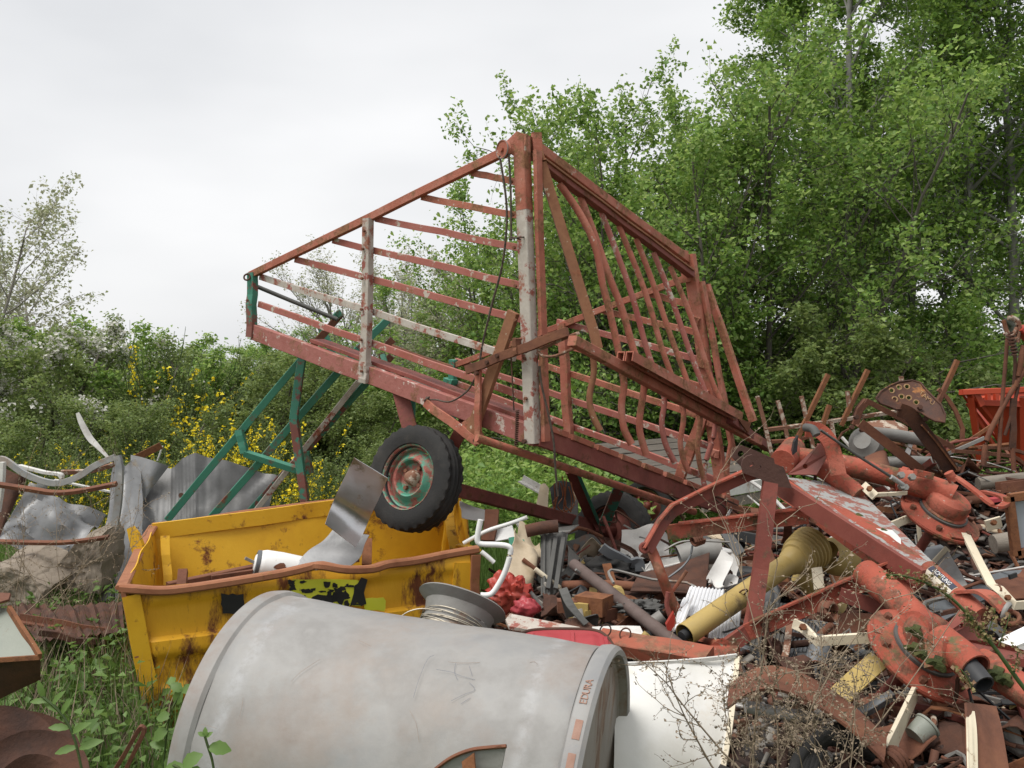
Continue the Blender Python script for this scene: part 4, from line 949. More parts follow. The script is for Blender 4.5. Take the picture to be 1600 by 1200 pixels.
# ================================================================== GALVANISED DRUM
DC = V((.2301, 2.4714, H - 1.0875)); yaw, pit, DL, DR = .28857, .08616, 1.0314, .40
da = V((-math.cos(yaw) * math.cos(pit), math.sin(yaw) * math.cos(pit), math.sin(pit)))
DM = thing('steel_drum', 'big dented galvanised drum lying on its side in the foreground', 'drum', DC + da * (DL / 2) + V((0, 0, -.42)))
rb = .392
prof = [(rb * .96, .05), (rb - .002, .052), (rb, .06)] + [(rb, .06 + (DL - .12) * i / 30) for i in range(1, 31)] + [(rb - .003, DL - .055)]
drum_bands(M['drum'], tuple(da))
g = lathe(prof, DC, da, 110)
g = ([p + (p - (DC + da * (p - DC).dot(da))).normalized() * (.011 * mnoise.noise(p * 2.6) + .005 * mnoise.noise(p * 6.5) + .0018 * mnoise.noise(p * 15)) for p in g[0]], g[1])
mk('body', g, M['drum'], DM, 40)
def hoop(h0, h1): return [(rb - .012, h0 + .004), (rb + .001, h0), (rb + .010, h0 + .010), (rb + .012, (h0 + h1) / 2), (rb + .008, h1 - .008), (rb - .004, h1), (rb - .016, h1 - .004), (rb - .018, (h0 + h1) / 2)]
mk('hoop', lathe(hoop(0.0, .055), DC, da, 110, close=True), M['drum'], DM, 35)
mk('hoop', lathe(hoop(DL - .06, DL), DC, da, 110, close=True), M['drum'], DM, 35)
M['galvcap'] = surf('galvanised_rusting', [(.20, .175, .15), (.27, .245, .22), (.23, .19, .16)], 5, .6, rust=.45, rcol=((.16, .10, .07), (.25, .17, .12)), rscale=4, stretch=(1, 1, .3))
mk('end_plate', lathe([(0, .035), (rb * .5, .036), (rb * .93, .034), (rb - .02, .028), (rb - .014, .006)], DC, da, 90), M['galvcap'], DM, 35)
mk('end_plate', lathe([(0, DL - .035), (rb - .02, DL - .03), (rb - .014, DL - .006)], DC, da, 60), M['galvcap'], DM, 35)
a_, u_, v_ = frame(da)
def dpt(ang, h_, r_): return DC + a_ * h_ + (u_ * math.cos(ang) + v_ * math.sin(ang)) * r_
def dang(x, y, h_):   # angle whose pixel is closest
    best = min(((px(dpt(t * .01, h_, rb))[0] - x) ** 2 + (px(dpt(t * .01, h_, rb))[1] - y) ** 2, t * .01) for t in range(629) if (CAM - dpt(t * .01, h_, rb)).dot(dpt(t * .01, h_, rb) - dpt(0, h_, 0)) > 0)
    return best[1]
M['stamp'] = surf('stamped_rust', [(.27, .15, .11), (.33, .21, .165)], 30, .85, bump=.1)
def stamp(txt, x0, y0, x1, y1, size):
    t0, t1 = dang(x0, y0, .028), dang(x1, y1, .028)
    for i, ch in enumerate(txt):
        th = t0 + (t1 - t0) * (i + .5) / len(txt); p = dpt(th, .028, rb + .0125)
        tang = (dpt(t1, .028, rb) - dpt(t0, .028, rb)).normalized(); n_ = (p - DC - a_ * .028).normalized(); tang = (tang - n_ * tang.dot(n_)).normalized()
        mk('stamped_letter', textgeo(ch, size, .0008, p, tang, n_.cross(tang)), M['stamp'], DM)
stamp('EDURA', 921, 1108, 936, 1072, .026)
for x0_, y0_, x1_, y1_ in [(905, 1160, 914, 1130), (896, 1205, 902, 1180)]:
    t0, t1 = dang(x0_, y0_, .028), dang(x1_, y1_, .028)
    mk('rust_patch', sheet([[dpt(t0 + (t1 - t0) * i / 8, .017 + .018 * j / 3 + .003 * mnoise.noise(V((i, j, x0_))), rb + .0115 + (.001 if 0 < j < 3 else 0)) for j in range(4)] for i in range(9)], .0008), M['stamp'], DM, 60)
M['pencil'] = surf('scribble_blue', [(.10, .12, .17), (.17, .18, .22)], 30, .8)
M['scratch'] = surf('scratch_brown', [(.22, .15, .11), (.30, .23, .18)], 30, .8)
def dsurf(x, y, off=.0015):
    """point of the drum's shell seen at a pixel"""
    r_ = V(((x - 800) / F, 1, (600 - y) / F)); w0 = CAM - DC; rr = r_ - a_ * r_.dot(a_); ww = w0 - a_ * w0.dot(a_); R0 = rb + .007
    aa, bb, c_ = rr.dot(rr), 2 * rr.dot(ww), ww.dot(ww) - R0 * R0; D_ = bb * bb - 4 * aa * c_
    if D_ < 0: return None
    t = (-bb - math.sqrt(D_)) / (2 * aa); return CAM + r_ * t
def scribble(pts, m, r_=.00035):
    q = [dsurf(x, y) for x, y in pts]
    if all(q): mk('scratch_mark', tube(q, r_, 4, 3), M[m], DM)
for s_ in ([(646, 1090), (655, 1060), (668, 1030), (678, 1024)], [(682, 1046), (705, 1050), (720, 1056), (742, 1062)], [(712, 1036), (710, 1050), (715, 1062)], [(733, 1040), (738, 1056)], [(705, 1095), (725, 1085), (742, 1078), (733, 1066)], [(720, 1100), (735, 1090)]):
    scribble(s_, 'pencil')
for s_ in ([(700, 1034), (720, 1036), (750, 1035)], [(314, 1132), (325, 1134), (338, 1138)], [(455, 1065), (470, 1050), (500, 1030)], [(640, 1110), (650, 1130), (655, 1160)], [(380, 1090), (378, 1105), (374, 1120)], [(560, 1000), (580, 1010)], [(828, 1035), (835, 1034), (840, 1038)]):
    scribble(s_, 'scratch')

# ================================================================== FOREGROUND PIECES ROUND THE DRUM
def path3(pts, d):
    """pixels (x, y[, depth]) to points"""
    return [P(p[0], p[1], p[2] if len(p) > 2 else d) for p in pts]
RL = thing('wire_reel', 'dull galvanised reel wound with loose wire behind the drum', 'reel', P(715, 985, 3.3))
rc, ra = P(722, 946, 3.42), V((.30, .50, .81))
mk('flange', lathe([(.118, -.055), (.128, -.02), (.150, -.004), (.163, .006), (.160, .011), (.146, .002), (.122, -.012)], rc, ra, 60, wob=.03), M['galvdark'], RL, 35)
mk('barrel', lathe([(.130, -.19), (.122, -.15), (.118, -.12), (.121, -.116), (.121, -.108), (.117, -.104), (.118, -.055)], rc, ra, 50), M['galvdark'], RL, 35)
for i in range(9):
    a_r, u_r, v_r = frame(ra); h_ = -.075 - .006 * i + rnd.uniform(-.006, .006); tl = rnd.uniform(-.03, .03); ph = rnd.uniform(0, 6)
    mk('wire_turn', tube([rc + a_r * (h_ + tl * math.sin(t * 2 * math.pi / 40 + ph)) + (u_r * math.cos(t * 2 * math.pi / 40) + v_r * math.sin(t * 2 * math.pi / 40)) * (.122 + .004 * rnd.random()) for t in range(41)], .0022, 4), M['wire'], RL)
mk('wire_turn', tube(path3([(628, 962), (640, 955), (660, 951), (690, 955)], 3.24), .0022, 4, 5), M['wire'], RL)
# white enamel panel
EP = thing('enamel_panel', 'white enamelled sheet panel with rust stains right of the drum', 'panel', P(1060, 1200, 2.9))
tp = smoothpath(path3([(960, 1040, 2.92), (1020, 1038, 2.95), (1080, 1034, 3.0), (1120, 1030, 3.02), (1150, 1026, 3.05)], 3), 6)
bt = smoothpath(path3([(955, 1260, 2.74), (1010, 1262, 2.74), (1060, 1262, 2.76), (1100, 1258, 2.78), (1112, 1250, 2.80)], 3), 6)
g = []
for i in range(17):
    s = i / 16; g.append([a.lerp(b, s) + V((0, -.05 * math.sin(s * 2.6) - .015 * math.sin(j * .26), 0)) for j, (a, b) in enumerate(zip(tp, bt))])
mk('skin', sheet(g, .004), M['enamel'], EP, 60)
mk('top_seam', sweep(rect(.010, .012), [p + V((0, -.005, .005)) for p in tp]), M['offwhite'], EP)
mk('edge_seam', sweep(rect(.016, .008), [r_[-1] + V((.004, -.004, 0)) for r_ in g]), M['cream'], EP)
# maroon pan
RP = thing('red_pan', 'maroon red ribbed metal pan behind the right end of the drum', 'pan', P(885, 1020, 3.1))
pt = smoothpath(path3([(806, 1000, 3.22), (820, 990, 3.32), (842, 986, 3.36), (885, 985, 3.36), (928, 987, 3.34), (948, 997, 3.28), (964, 1022, 3.16)], 3), 5)
pb = smoothpath(path3([(800, 1052, 3.02), (815, 1062, 3.0), (840, 1068, 2.98), (885, 1072, 2.97), (930, 1074, 2.97), (956, 1074, 2.98), (975, 1068, 3.0)], 3), 5)
g = []
for i in range(13):
    s_ = i / 12; g.append([a.lerp(b, s_) + V((0, -.035 * math.sin(math.pi * s_ * .8), .035 * math.sin(math.pi * s_ * .8) + (.006 if j % 8 in (3, 4) and i > 1 else 0))) for j, (a, b) in enumerate(zip(pt, pb))])
mk('body', sheet(g, .004), M['redtub'], RP, 40)
mk('rolled_edge', sweep(circ(.007, 7), [p + V((0, .004, .003)) for p in pt]), M['rustdark'], RP, 60)
for j in (8, 16, 24): mk('pressed_rib', sweep(rect(.012, .007), [r_[j] + V((0, -.003, .004)) for r_ in g[1:11]]), M['redtub'], RP)
# torn fragment on the drum's near side
TF = thing('torn_fragment', 'torn scrap of rusty-edged grey sheet leaning on the drum at the bottom edge', 'scrap', P(740, 1215, 2.02))
strip_sheet('leaf', path3([(680, 1202, 2.06), (705, 1184, 2.05), (735, 1172, 2.04), (765, 1168, 2.03), (791, 1166, 2.02)], 2), path3([(690, 1240, 2.05), (712, 1238, 2.05), (738, 1236, 2.04), (764, 1232, 2.03), (778, 1230, 2.02)], 2), 'galvdark', .004, .004, TF)
mk('rusty_edge', tube(path3([(680, 1202, 2.055), (705, 1184, 2.045), (735, 1172, 2.035), (765, 1168, 2.025), (791, 1166, 2.015)], 2), .0045, 6, 5), M['rust'], TF, 60)
mk('fold', plate(path3([(722, 1190, 2.03), (741, 1176, 2.02), (746, 1236, 2.0), (728, 1236, 2.01)], 2), .004), M['rustorange'], TF)

# ================================================================== CRUMPLED SHEET METAL ON THE LEFT
def linpath(pts, k):
    out = []
    for a, b in zip(pts, pts[1:]): out += [a.lerp(b, j / k) for j in range(k)]
    return out + [pts[-1]]
def ruled(name, top, bot, m, parent=None, rows=14, k=6, amp=.0, rib=0, ribn=0, th=.004, seed=0, sm=35, lin=False, **kw):
    tp, bt = (linpath if lin else smoothpath)(top, k), (linpath if lin else smoothpath)(bot, k); n = len(tp); nn = (tp[-1] - tp[0]).cross(bt[0] - tp[0]).normalized(); g = []
    for i in range(rows + 1):
        row = []
        for j in range(n):
            p = tp[j].lerp(bt[j], i / rows)
            row.append(p + nn * (amp * (.7 - 2.0 * abs(mnoise.noise(p * 2.6 + V((seed, 0, seed))))) + amp * .5 * abs(mnoise.noise(p * 6.5 + V((seed, 7, 0)))) + (rib * math.sin(j * ribn) if rib else 0)))
        g.append(row)
    return mk(name, sheet(g, th), M[m], parent, sm, **kw)
RS = thing('ribbed_sheet', 'large grey ribbed metal sheet, creased and standing behind the skip', 'sheet', P(310, 850, 6.7))
M['aluribbed'] = surf('ribbed_aluminium', [(.085, .085, .085), (.13, .13, .13), (.105, .103, .10)], 4, .5, metal=.35, rust=.2, rcol=((.13, .12, .10), (.19, .17, .14)), rscale=3, bump=.12)
ruled('main_skin', path3([(204, 716, 6.9), (235, 722, 6.88), (266, 729, 6.85), (284, 714, 6.8), (304, 706, 6.8), (350, 717, 6.85), (432, 740, 6.95)], 6), path3([(196, 900, 6.35), (225, 900, 6.3), (262, 902, 6.35), (285, 900, 6.4), (305, 895, 6.4), (345, 885, 6.5), (400, 870, 6.6)], 6), 'aluribbed', RS, 20, 14, .05, .0010, 1.57, seed=2, lin=True)
ruled('folded_flap', path3([(205, 711, 6.8), (225, 716, 6.76), (245, 722, 6.74), (264, 728, 6.8)], 6), path3([(206, 770, 6.72), (214, 788, 6.66), (224, 784, 6.66), (236, 766, 6.7)], 6), 'alu', RS, 10, 6, .03, seed=5)
ruled('side_skin', path3([(188, 735, 6.6), (200, 722, 6.66), (212, 713, 6.74), (222, 724, 6.72)], 6), path3([(160, 938, 5.95), (178, 938, 5.9), (196, 934, 5.95), (222, 915, 6.1)], 6), 'alu', RS, 18, 6, .05, seed=8)
ruled('crumpled_corner', path3([(183, 712, 6.6), (192, 720, 6.6), (197, 728, 6.62)], 6), path3([(160, 935, 5.9), (168, 936, 5.9), (176, 935, 5.92)], 6), 'alu', RS, 18, 5, .06, seed=12)
mk('latch_hole_shade', plate(ring3(P(283, 774, 6.52), (1, 0, 0), (0, .2, 1), .018, 9), .006), M['rustdark'], RS)  # no opening: a dark disc painted as the shade inside a hole
WF = thing('bent_white_frame', 'bent white frame with crumpled grey sheet and a sagging rim at far left', 'trailer body', P(80, 935, 6.2))  # bent white frame and crumpled sheet, not known to be a trailer
def strap(pts, d, w_, h_, m, parent, name, k=5, up=(0, 1, .4), **kw): return mk(name, sweep(rect(w_, h_), smoothpath(path3(pts, d), k), up), M[m], parent, 35, **kw)
strap([(-8, 722), (6, 718), (42, 742), (85, 755), (120, 746), (150, 727), (181, 714)], 6.2, .026, .040, 'galv', WF, 'top_rail', up=(0, 0, 1))
strap([(30, 728), (70, 738), (95, 742), (94, 756)], 6.35, .05, .02, 'offwhite', WF, 'inner_flange', up=(0, 0, 1))
strap([(96, 738), (140, 736), (178, 726)], 6.4, .03, .02, 'rustpale', WF, 'back_rail')
strap([(183, 712), (187, 735), (184, 790), (172, 860), (160, 935)], 6.05, .045, .03, 'galv', WF, 'side_rail')
strap([(4, 722), (2, 760), (-4, 800)], 6.1, .03, .04, 'offwhite', WF, 'left_rail')
ruled('crumpled_skin', path3([(48, 748, 6.5), (80, 757, 6.5), (125, 778, 6.55), (168, 798, 6.6)], 6), path3([(-10, 842, 6.1), (40, 856, 6.05), (90, 866, 6.1), (125, 852, 6.2)], 6), 'alu', WF, 14, 8, .14, seed=21)
ruled('dark_lining', path3([(8, 730, 6.3), (30, 742, 6.3), (42, 748, 6.35)], 6), path3([(-20, 850, 6.1), (-5, 845, 6.1), (2, 830, 6.15)], 6), 'rustdark', WF, 8, 4, .03, seed=25)
mk('diagonal_strip', beam(P(85, 750, 6.5), P(180, 770, 6.6), .05, .012, seg=3), M['offwhite'], WF)
mk('lamp_boss', lathe([(0, .02), (.02, .018), (.035, .008), (.04, 0)], P(66, 758, 6.38), (0, -1, .3), 16), M['galv'], WF, 40)
strap([(-10, 756), (50, 765), (85, 770), (125, 767), (182, 756)], 6.0, .025, .035, 'rust', None, 'rusty_rod', label='rusty bar across the bent white frame, the upper of two', cat='bar')
strap([(-10, 846), (60, 848), (110, 847), (170, 839)], 5.8, .02, .03, 'rust', None, 'rusty_rod', label='rusty bar across the concrete lump, the lower of two', cat='bar')
# ribbon
rb_ = smoothpath(path3([(121, 645), (128, 662), (140, 684), (152, 697), (170, 716)], 6.5), 6)
mk('curled_strip', sweep(rect(.038, .005, .001), rb_, (0, 1, 0), [.35 + .8 * math.sin(math.pi * (i + 3) / (len(rb_) + 5)) for i in range(len(rb_))], twist=1.2), M['offwhite'], None, 40, label='curled white metal strip rising from the bent frame', cat='strip')
strap([(212, 716), (232, 706), (252, 696)], 6.9, .05, .008, 'rustorange', None, 'rust_strip', label='orange rusty strip sticking up behind the ribbed sheet', cat='strip')
mk('thin_stick', beam(P(246, 720, 6.95), P(254, 697, 6.95), .02, .008, seg=2), M['offwhite'], label='thin grey stick behind the ribbed sheet corner', cat='stick')
# concrete
def lump(outline, d, depth_, m, name, label, cat, seed, rough_=.02, n=5):
    """broken block: front outline in pixels, given depth, subdivided and roughened"""
    f = path3(outline, d); c = sum(f, V()) / len(f); back = V((.12, 1, .25)).normalized() * depth_; rings = []
    for k in range(n + 1):
        s = k / n; rings.append([c + (p - c) * (1 - .12 * s) + back * s for p in f])
    dens = []
    for r_ in rings:
        q = []
        for i in range(len(r_)):
            for t in range(12): q.append(r_[i].lerp(r_[(i + 1) % len(r_)], t / 12))
        dens.append(q)
    caps = [[c.lerp(p, s) for p in dens[0]] for s in [z / 14 for z in range(1, 14)]]
    allr = caps + dens; m_ = len(dens[0]); vs_ = [c] + [p for r_ in allr for p in r_]; fs = [(0, 1 + i, 1 + (i + 1) % m_) for i in range(m_)]
    for a in range(len(allr) - 1):
        for i in range(m_): j = (i + 1) % m_; fs.append((1 + a * m_ + i, 1 + (a + 1) * m_ + i, 1 + (a + 1) * m_ + j, 1 + a * m_ + j))
    vs_ = [v + V((mnoise.noise(v * 9 + V((seed, 0, 0))), mnoise.noise(v * 9 + V((0, seed, 5))), mnoise.noise(v * 9 + V((4, 0, seed))))) * rough_ + V((mnoise.noise(v * 31), mnoise.noise(v * 31 + V((9, 0, 0))), 0)) * rough_ * .4 + V((0, 1, 0)) * (rough_ * .9 * abs(mnoise.noise(v * 17 + V((seed, 3, 1)))) + rough_ * .3 * mnoise.noise(v * 60)) for v in vs_]
    return mk(name, (vs_, fs), M[m], None, 30, label=label, cat=cat)
lump([(118, 848), (156, 838), (160, 880), (157, 928), (118, 926), (78, 912), (92, 880)], 5.85, .3, 'concrete', 'concrete_block', 'broken concrete lump beside the ribbed sheet below the lower bar', 'concrete', 3, .022)
lump([(-30, 893), (15, 889), (45, 904), (76, 925), (60, 950), (-30, 954)], 5.6, .4, 'concrete', 'concrete_slab', 'flat concrete slab at the left edge below the bent frame', 'concrete', 8, .025)
RX = [P(20, 945, 5.3), P(190, 942, 5.5), P(195, 985, 4.9), P(60, 1000, 4.6)]
mk('corrugated_sheet', sheet(bilin(*RX, 10, 24, .03, 3, 4, lambda s, t: .010 * math.sin(t * 60)), .006), M['rustdark'], None, 35, label='dark rusty corrugated sheet on the ground below the concrete', cat='sheet')
mk('rusty_angle', beam(P(28, 966, 4.9), P(160, 988, 4.9), .04, .04, seg=4, wob=.006, prof=angle_(.045, .04, .008)), M['rust'], label='rusty angle bar lying before the corrugated panel', cat='bar')
mk('rusty_angle', beam(P(60, 988, 4.6), P(150, 1002, 4.7), .03, .03, seg=3, wob=.01), M['rustdark'], label='dark bar half hidden in the weeds below the rusty panel', cat='bar')
# hopper corner bottom left
HC = thing('hopper_corner', 'pale grey steel hopper corner with rusty edges at the left border', 'hopper', P(-20, 1070, 2.9))
mk('side_plate', sheet(bilin(P(-60, 945, 3.1), P(14, 952, 3.0), P(62, 1026, 2.85), P(-60, 1034, 2.9), 8, 8, .012, 3, 3), .006), M['paleg'], HC, 35)
mk('under_plate', sheet(bilin(P(62, 1028, 2.86), P(-60, 1036, 2.91), P(-60, 1120, 3.0), P(63, 1062, 2.95), 6, 6, .008, 3, 3), .006), M['rustdark'], HC, 35)
mk('edge_flange', beam(P(14, 950, 2.99), P(62, 1026, 2.84), .012, .02, seg=4, wob=.003), M['rustorange'], HC)
mk('top_flange', plate(path3([(-60, 925, 3.1), (17, 928, 3.02), (14, 938, 2.98), (-60, 960, 2.98)], 3), .008), M['rust'], HC)
mk('bottom_flange', beam(P(62, 1027, 2.84), P(-60, 1035, 2.89), .01, .014, seg=3), M['rustorange'], HC)
# auger
AG = thing('auger_flight', 'dark rusty auger flight lying in the bottom left corner', 'auger', P(20, 1230, 2.5))
for i, (x, y, r_, dd) in enumerate([(20, 1215, .17, 2.55), (-12, 1200, .15, 2.45), (45, 1235, .14, 2.42)]):
    mk('flight', lathe([(.045, 0), (.08, .012 + .01 * i), (r_ * .85, .03), (r_, .045), (r_, .039), (r_ * .85, .024), (.08, .006), (.045, -.005)], P(x, y, dd), (.45, -.5, .72), 40, wob=.05), M['rustdark'], AG, 40)
mk('shaft', tube([P(-60, 1290, 2.3), P(0, 1200, 2.5), P(12, 1175, 2.6)], .028, 12), M['galvdark'], AG, 60)
strap([(168, 1222), (196, 1176), (217, 1140), (223, 1137), (224, 1146), (205, 1185), (186, 1226)], 2.75, .012, .012, 'rust', None, 'bent_rod', label='rusty hairpin rod standing up between the weeds and the drum', cat='rod')

# ================================================================== ROTARY TEDDER
TD = thing('rotary_tedder', 'red rotary tedder with two discs and lichened frame on the heap', 'tedder', (1.45, 3.7, .5))
def td(name, geo, m, smooth=False, parent=TD): return mk(name, geo, M[m], parent, smooth)
c4 = [P(1222, 745, 4.12), P(1333, 757, 4.32), P(1462, 884, 3.42), P(1442, 900, 3.34)]
tdn = (c4[1] - c4[0]).cross(c4[3] - c4[0]).normalized()
if tdn.z < 0: tdn = -tdn
vs_ = c4 + [p - tdn * .055 + V((-.02, 0, -.02)) for p in c4]
td('frame_plate', (vs_, [(0, 1, 2, 3), (7, 6, 5, 4), (0, 3, 7, 4), (1, 0, 4, 5), (2, 1, 5, 6), (3, 2, 6, 7)]), 'ted')
def cp(s, t): return c4[0].lerp(c4[1], t).lerp(c4[3].lerp(c4[2], t), s)
td('lichened_top', sheet([[cp(.02 + .96 * i / 20, .03 + .94 * j / 10) + tdn * (.004 + .002 * mnoise.noise(cp(i / 20, j / 10) * 20)) for j in range(11)] for i in range(21)], .003), 'tedlichen')
for s, t, m in [(.45, .42, 'moss'), (.62, .55, 'moss')]:
    g = lathe([(0, .008), (.009, .006), (.016, 0)], cp(s, t) + tdn * .005, tdn, 12, wob=.5); td('moss_tuft', g, m, 60)
td('torn_label', plate([cp(.60, .40) + tdn * .0075, cp(.63, .75) + tdn * .0075, cp(.72, .72) + tdn * .0075, cp(.78, .5) + tdn * .0075, cp(.68, .52) + tdn * .0075], .001), 'offwhite')
td('frame_flange', beam(P(1205, 752, 4.0), P(1440, 905, 3.32), .02, .07, seg=3), 'teddark')
def lug(pts, hole, d, name='link_lug'):
    hs = [ring3(P(x, y, d), (1, 0, 0), (0, 0, 1), r_ * d / F, 12) for x, y, r_ in hole]
    td(name, plate([P(x, y, d) for x, y in pts], .014, hs), 'lugdark')
lug([(1143, 714), (1145, 704), (1152, 697), (1160, 696), (1178, 703), (1208, 716), (1214, 740), (1190, 742), (1160, 731)], [(1157, 709, 5)], 4.05)
lug([(1158, 728), (1160, 718), (1167, 712), (1175, 710), (1195, 718), (1224, 730), (1237, 763), (1214, 760), (1186, 748), (1161, 739)], [(1173, 725, 4), (1185, 730, 4)], 3.86)
td('mast', sweep(channel(.058, .03, .007), path3([(1205, 738, 3.88), (1196, 820, 3.82), (1188, 890, 3.78), (1176, 975, 3.7)], 3), (0, 1, 0)), 'teddark')
td('mast_foot', sweep(channel(.06, .03, .007), path3([(1180, 955, 3.72), (1172, 985, 3.68), (1128, 1016, 3.6)], 3), (0, 1, 0)), 'teddark')
td('upper_arm', sweep(rect(.052, .016), path3([(1182, 736, 3.92), (1110, 768, 3.95), (1052, 798, 3.95), (1036, 815, 3.92), (1010, 860, 3.86)], 3), (0, 1, 0)), 'teddark')
td('upper_arm_flange', sweep(rect(.008, .05), path3([(1180, 728, 3.9), (1110, 759, 3.93), (1050, 789, 3.93), (1028, 815, 3.9), (1004, 858, 3.84)], 3), (0, 1, 0)), 'ted')
td('arm_eye', sweep(circ(.008, 6), ring3(P(1007, 856, 3.84), (1, 0, 0), (0, .2, 1), .016, 12), closed=True, up=(0, 1, 0)), 'teddark', 60)
td('side_beam', beam(P(1042, 832, 3.98), P(1262, 806, 3.9), .016, .062, seg=3), 'ted'); td('side_beam_flange', beam(P(1060, 818, 3.97), P(1262, 793, 3.88), .05, .008, seg=3), 'ted')
td('link_pipe', tube(path3([(1012, 846, 3.92), (1022, 868, 3.9), (1034, 900, 3.84), (1050, 940, 3.92), (1066, 968, 3.94), (1082, 990, 3.92), (1098, 1003, 3.85), (1128, 1008, 3.68)], 3), .0215, 12, 4), 'orangepaint', 60)
td('clevis', plate(path3([(1110, 1012, 3.5), (1130, 1000, 3.48), (1155, 1012, 3.46), (1148, 1040, 3.42), (1128, 1046, 3.42), (1112, 1034, 3.46)], 3), .04), 'ted')
td('clevis_pin', tube(path3([(1140, 1020, 3.4), (1152, 1040, 3.36), (1156, 1052, 3.34)], 3), .014, 8), 'rust', 60)
td('lower_beam', beam(P(1168, 988, 3.66), P(1405, 886, 3.46), .018, .064, seg=3), 'ted'); td('lower_beam_flange', beam(P(1172, 972, 3.65), P(1400, 872, 3.45), .045, .008, seg=3), 'ted')
td('link_strap', beam(P(1312, 928, 3.5), P(1396, 958, 3.42), .014, .05, seg=2), 'teddark'); td('strap_pin', tube(path3([(1386, 962, 3.42), (1400, 954, 3.38)], 3), .014, 10), 'galvdark', 60)
td('far_arm_tube', tube(path3([(1228, 712, 4.42), (1300, 722, 4.4), (1404, 748, 4.34)], 4), .047, 18), 'ted', 60)
td('tube_end', tube(path3([(1222, 722, 4.3), (1240, 700, 4.5)], 4), .055, 16), 'ted', 60)
td('rubber_boot', plate(path3([(1236, 712, 4.3), (1240, 690, 4.3), (1246, 680, 4.3), (1244, 705, 4.3)], 4), .03), 'blackp')
td('brace_tube', tube(path3([(1268, 722, 4.25), (1300, 742, 4.2), (1342, 775, 4.1)], 4), .042, 16, 3), 'ted', 60)
td('triangle_plate', plate(path3([(1230, 742, 4.18), (1284, 690, 4.18), (1296, 708, 4.16), (1276, 742, 4.14)], 4), .012, [ring3(P(1258, 729, 4.17), (1, 0, 0), (0, 0, 1), .011, 10)]), 'teddark')
td('parking_strap', sweep(rect(.066, .012), smoothpath(path3([(1258, 671, 4.12), (1277, 672, 4.12), (1292, 684, 4.1), (1302, 706, 4.08), (1310, 742, 4.06)], 4), 4), (0, 1, 0)), 'ted')
td('strap_hook', tube(path3([(1258, 668, 4.1), (1270, 670, 4.06), (1276, 680, 4.04)], 4), .018, 8, 4), 'charcoal', 60)
td('push_rod', tube(path3([(1282, 672, 4.05), (1340, 712, 4.1), (1394, 746, 4.16)], 4), .006, 6), 'charcoal', 60); td('rod_end', tube(path3([(1392, 745, 4.15), (1410, 757, 4.17)], 4), .011, 8), 'galv', 60)
# far rotor
def rotor(c, ax, Rr, d, tag_):
    c = V(c)
    td('disc', lathe([(.05, .022), (Rr * .55, .020), (Rr * .72, .010), (Rr * .93, -.004), (Rr * .985, -.002), (Rr, -.010), (Rr * .98, -.020), (Rr * .92, -.012), (Rr * .70, .0), (.05, .008)], c, ax, 56), 'ted', 35)
    td('gear_housing', lathe([(Rr * .55, .020), (Rr * .56, .034), (Rr * .50, .040), (Rr * .52, .05), (Rr * .53, .085), (Rr * .49, .098), (Rr * .38, .106), (0, .108)], c, ax, 36), 'ted', 35)
    td('seal_ring', lathe([(Rr * .60, .018), (Rr * .61, .028), (Rr * .55, .03)], c, ax, 36), 'charcoal', 35)
    a, u, v = frame(ax)
    for i in range(6):
        th = i * math.pi / 3 + .4; td('disc_bolt', bolt(c + a * .004 + (u * math.cos(th) + v * math.sin(th)) * Rr * .80, a, .013, .016), 'rust')
    for i in range(3):
        th = i * math.pi * 2 / 3 + .9; q = c + a * .004 + (u * math.cos(th) + v * math.sin(th)) * Rr * .80; tt = u * -math.sin(th) + v * math.cos(th); rr_ = u * math.cos(th) + v * math.sin(th)
        td('tine_pad', beam(q - rr_ * .025, q + rr_ * .022, .06, .006, a, 1), 'ted')
    td('shaft', tube([c - a * .01, c - a * .26], .022, 10), 'teddark', 60)
fc, fa = P(1470, 805, 4.25), V((.27, -.49, .85)); rotor(fc, fa, .177, 4.25, 0)
td('gear_case', tube(path3([(1402, 750, 4.30), (1430, 756, 4.28), (1470, 768, 4.24), (1488, 776, 4.22)], 4), .056, 18, 3), 'ted', 60)
td('case_collar', lathe([(.048, 0), (.062, .005), (.062, .03), (.05, .04)], P(1404, 749, 4.32), (P(1430, 756, 4.28) - P(1404, 749, 4.32)), 22), 'ted', 30)
td('case_lug', beam(P(1430, 738, 4.2), P(1456, 744, 4.2), .04, .03, seg=1), 'ted')
for x, y in [(1407, 743), (1424, 746), (1408, 760), (1413, 762)]: td('case_bolt', bolt(P(x, y, 4.18), (0, -1, .3), .016, .02), 'galvdark')
td('guard_loop', sweep(rect(.034, .012), smoothpath(path3([(1485, 742, 4.12), (1500, 750, 4.08), (1530, 772, 4.0), (1556, 792, 3.94), (1572, 786, 4.0), (1566, 776, 4.1), (1535, 768, 4.2)], 4), 4)), 'ted')
td('guard_pivot', tube(path3([(1482, 738, 4.1), (1490, 752, 4.1)], 4), .02, 10), 'ted', 60)
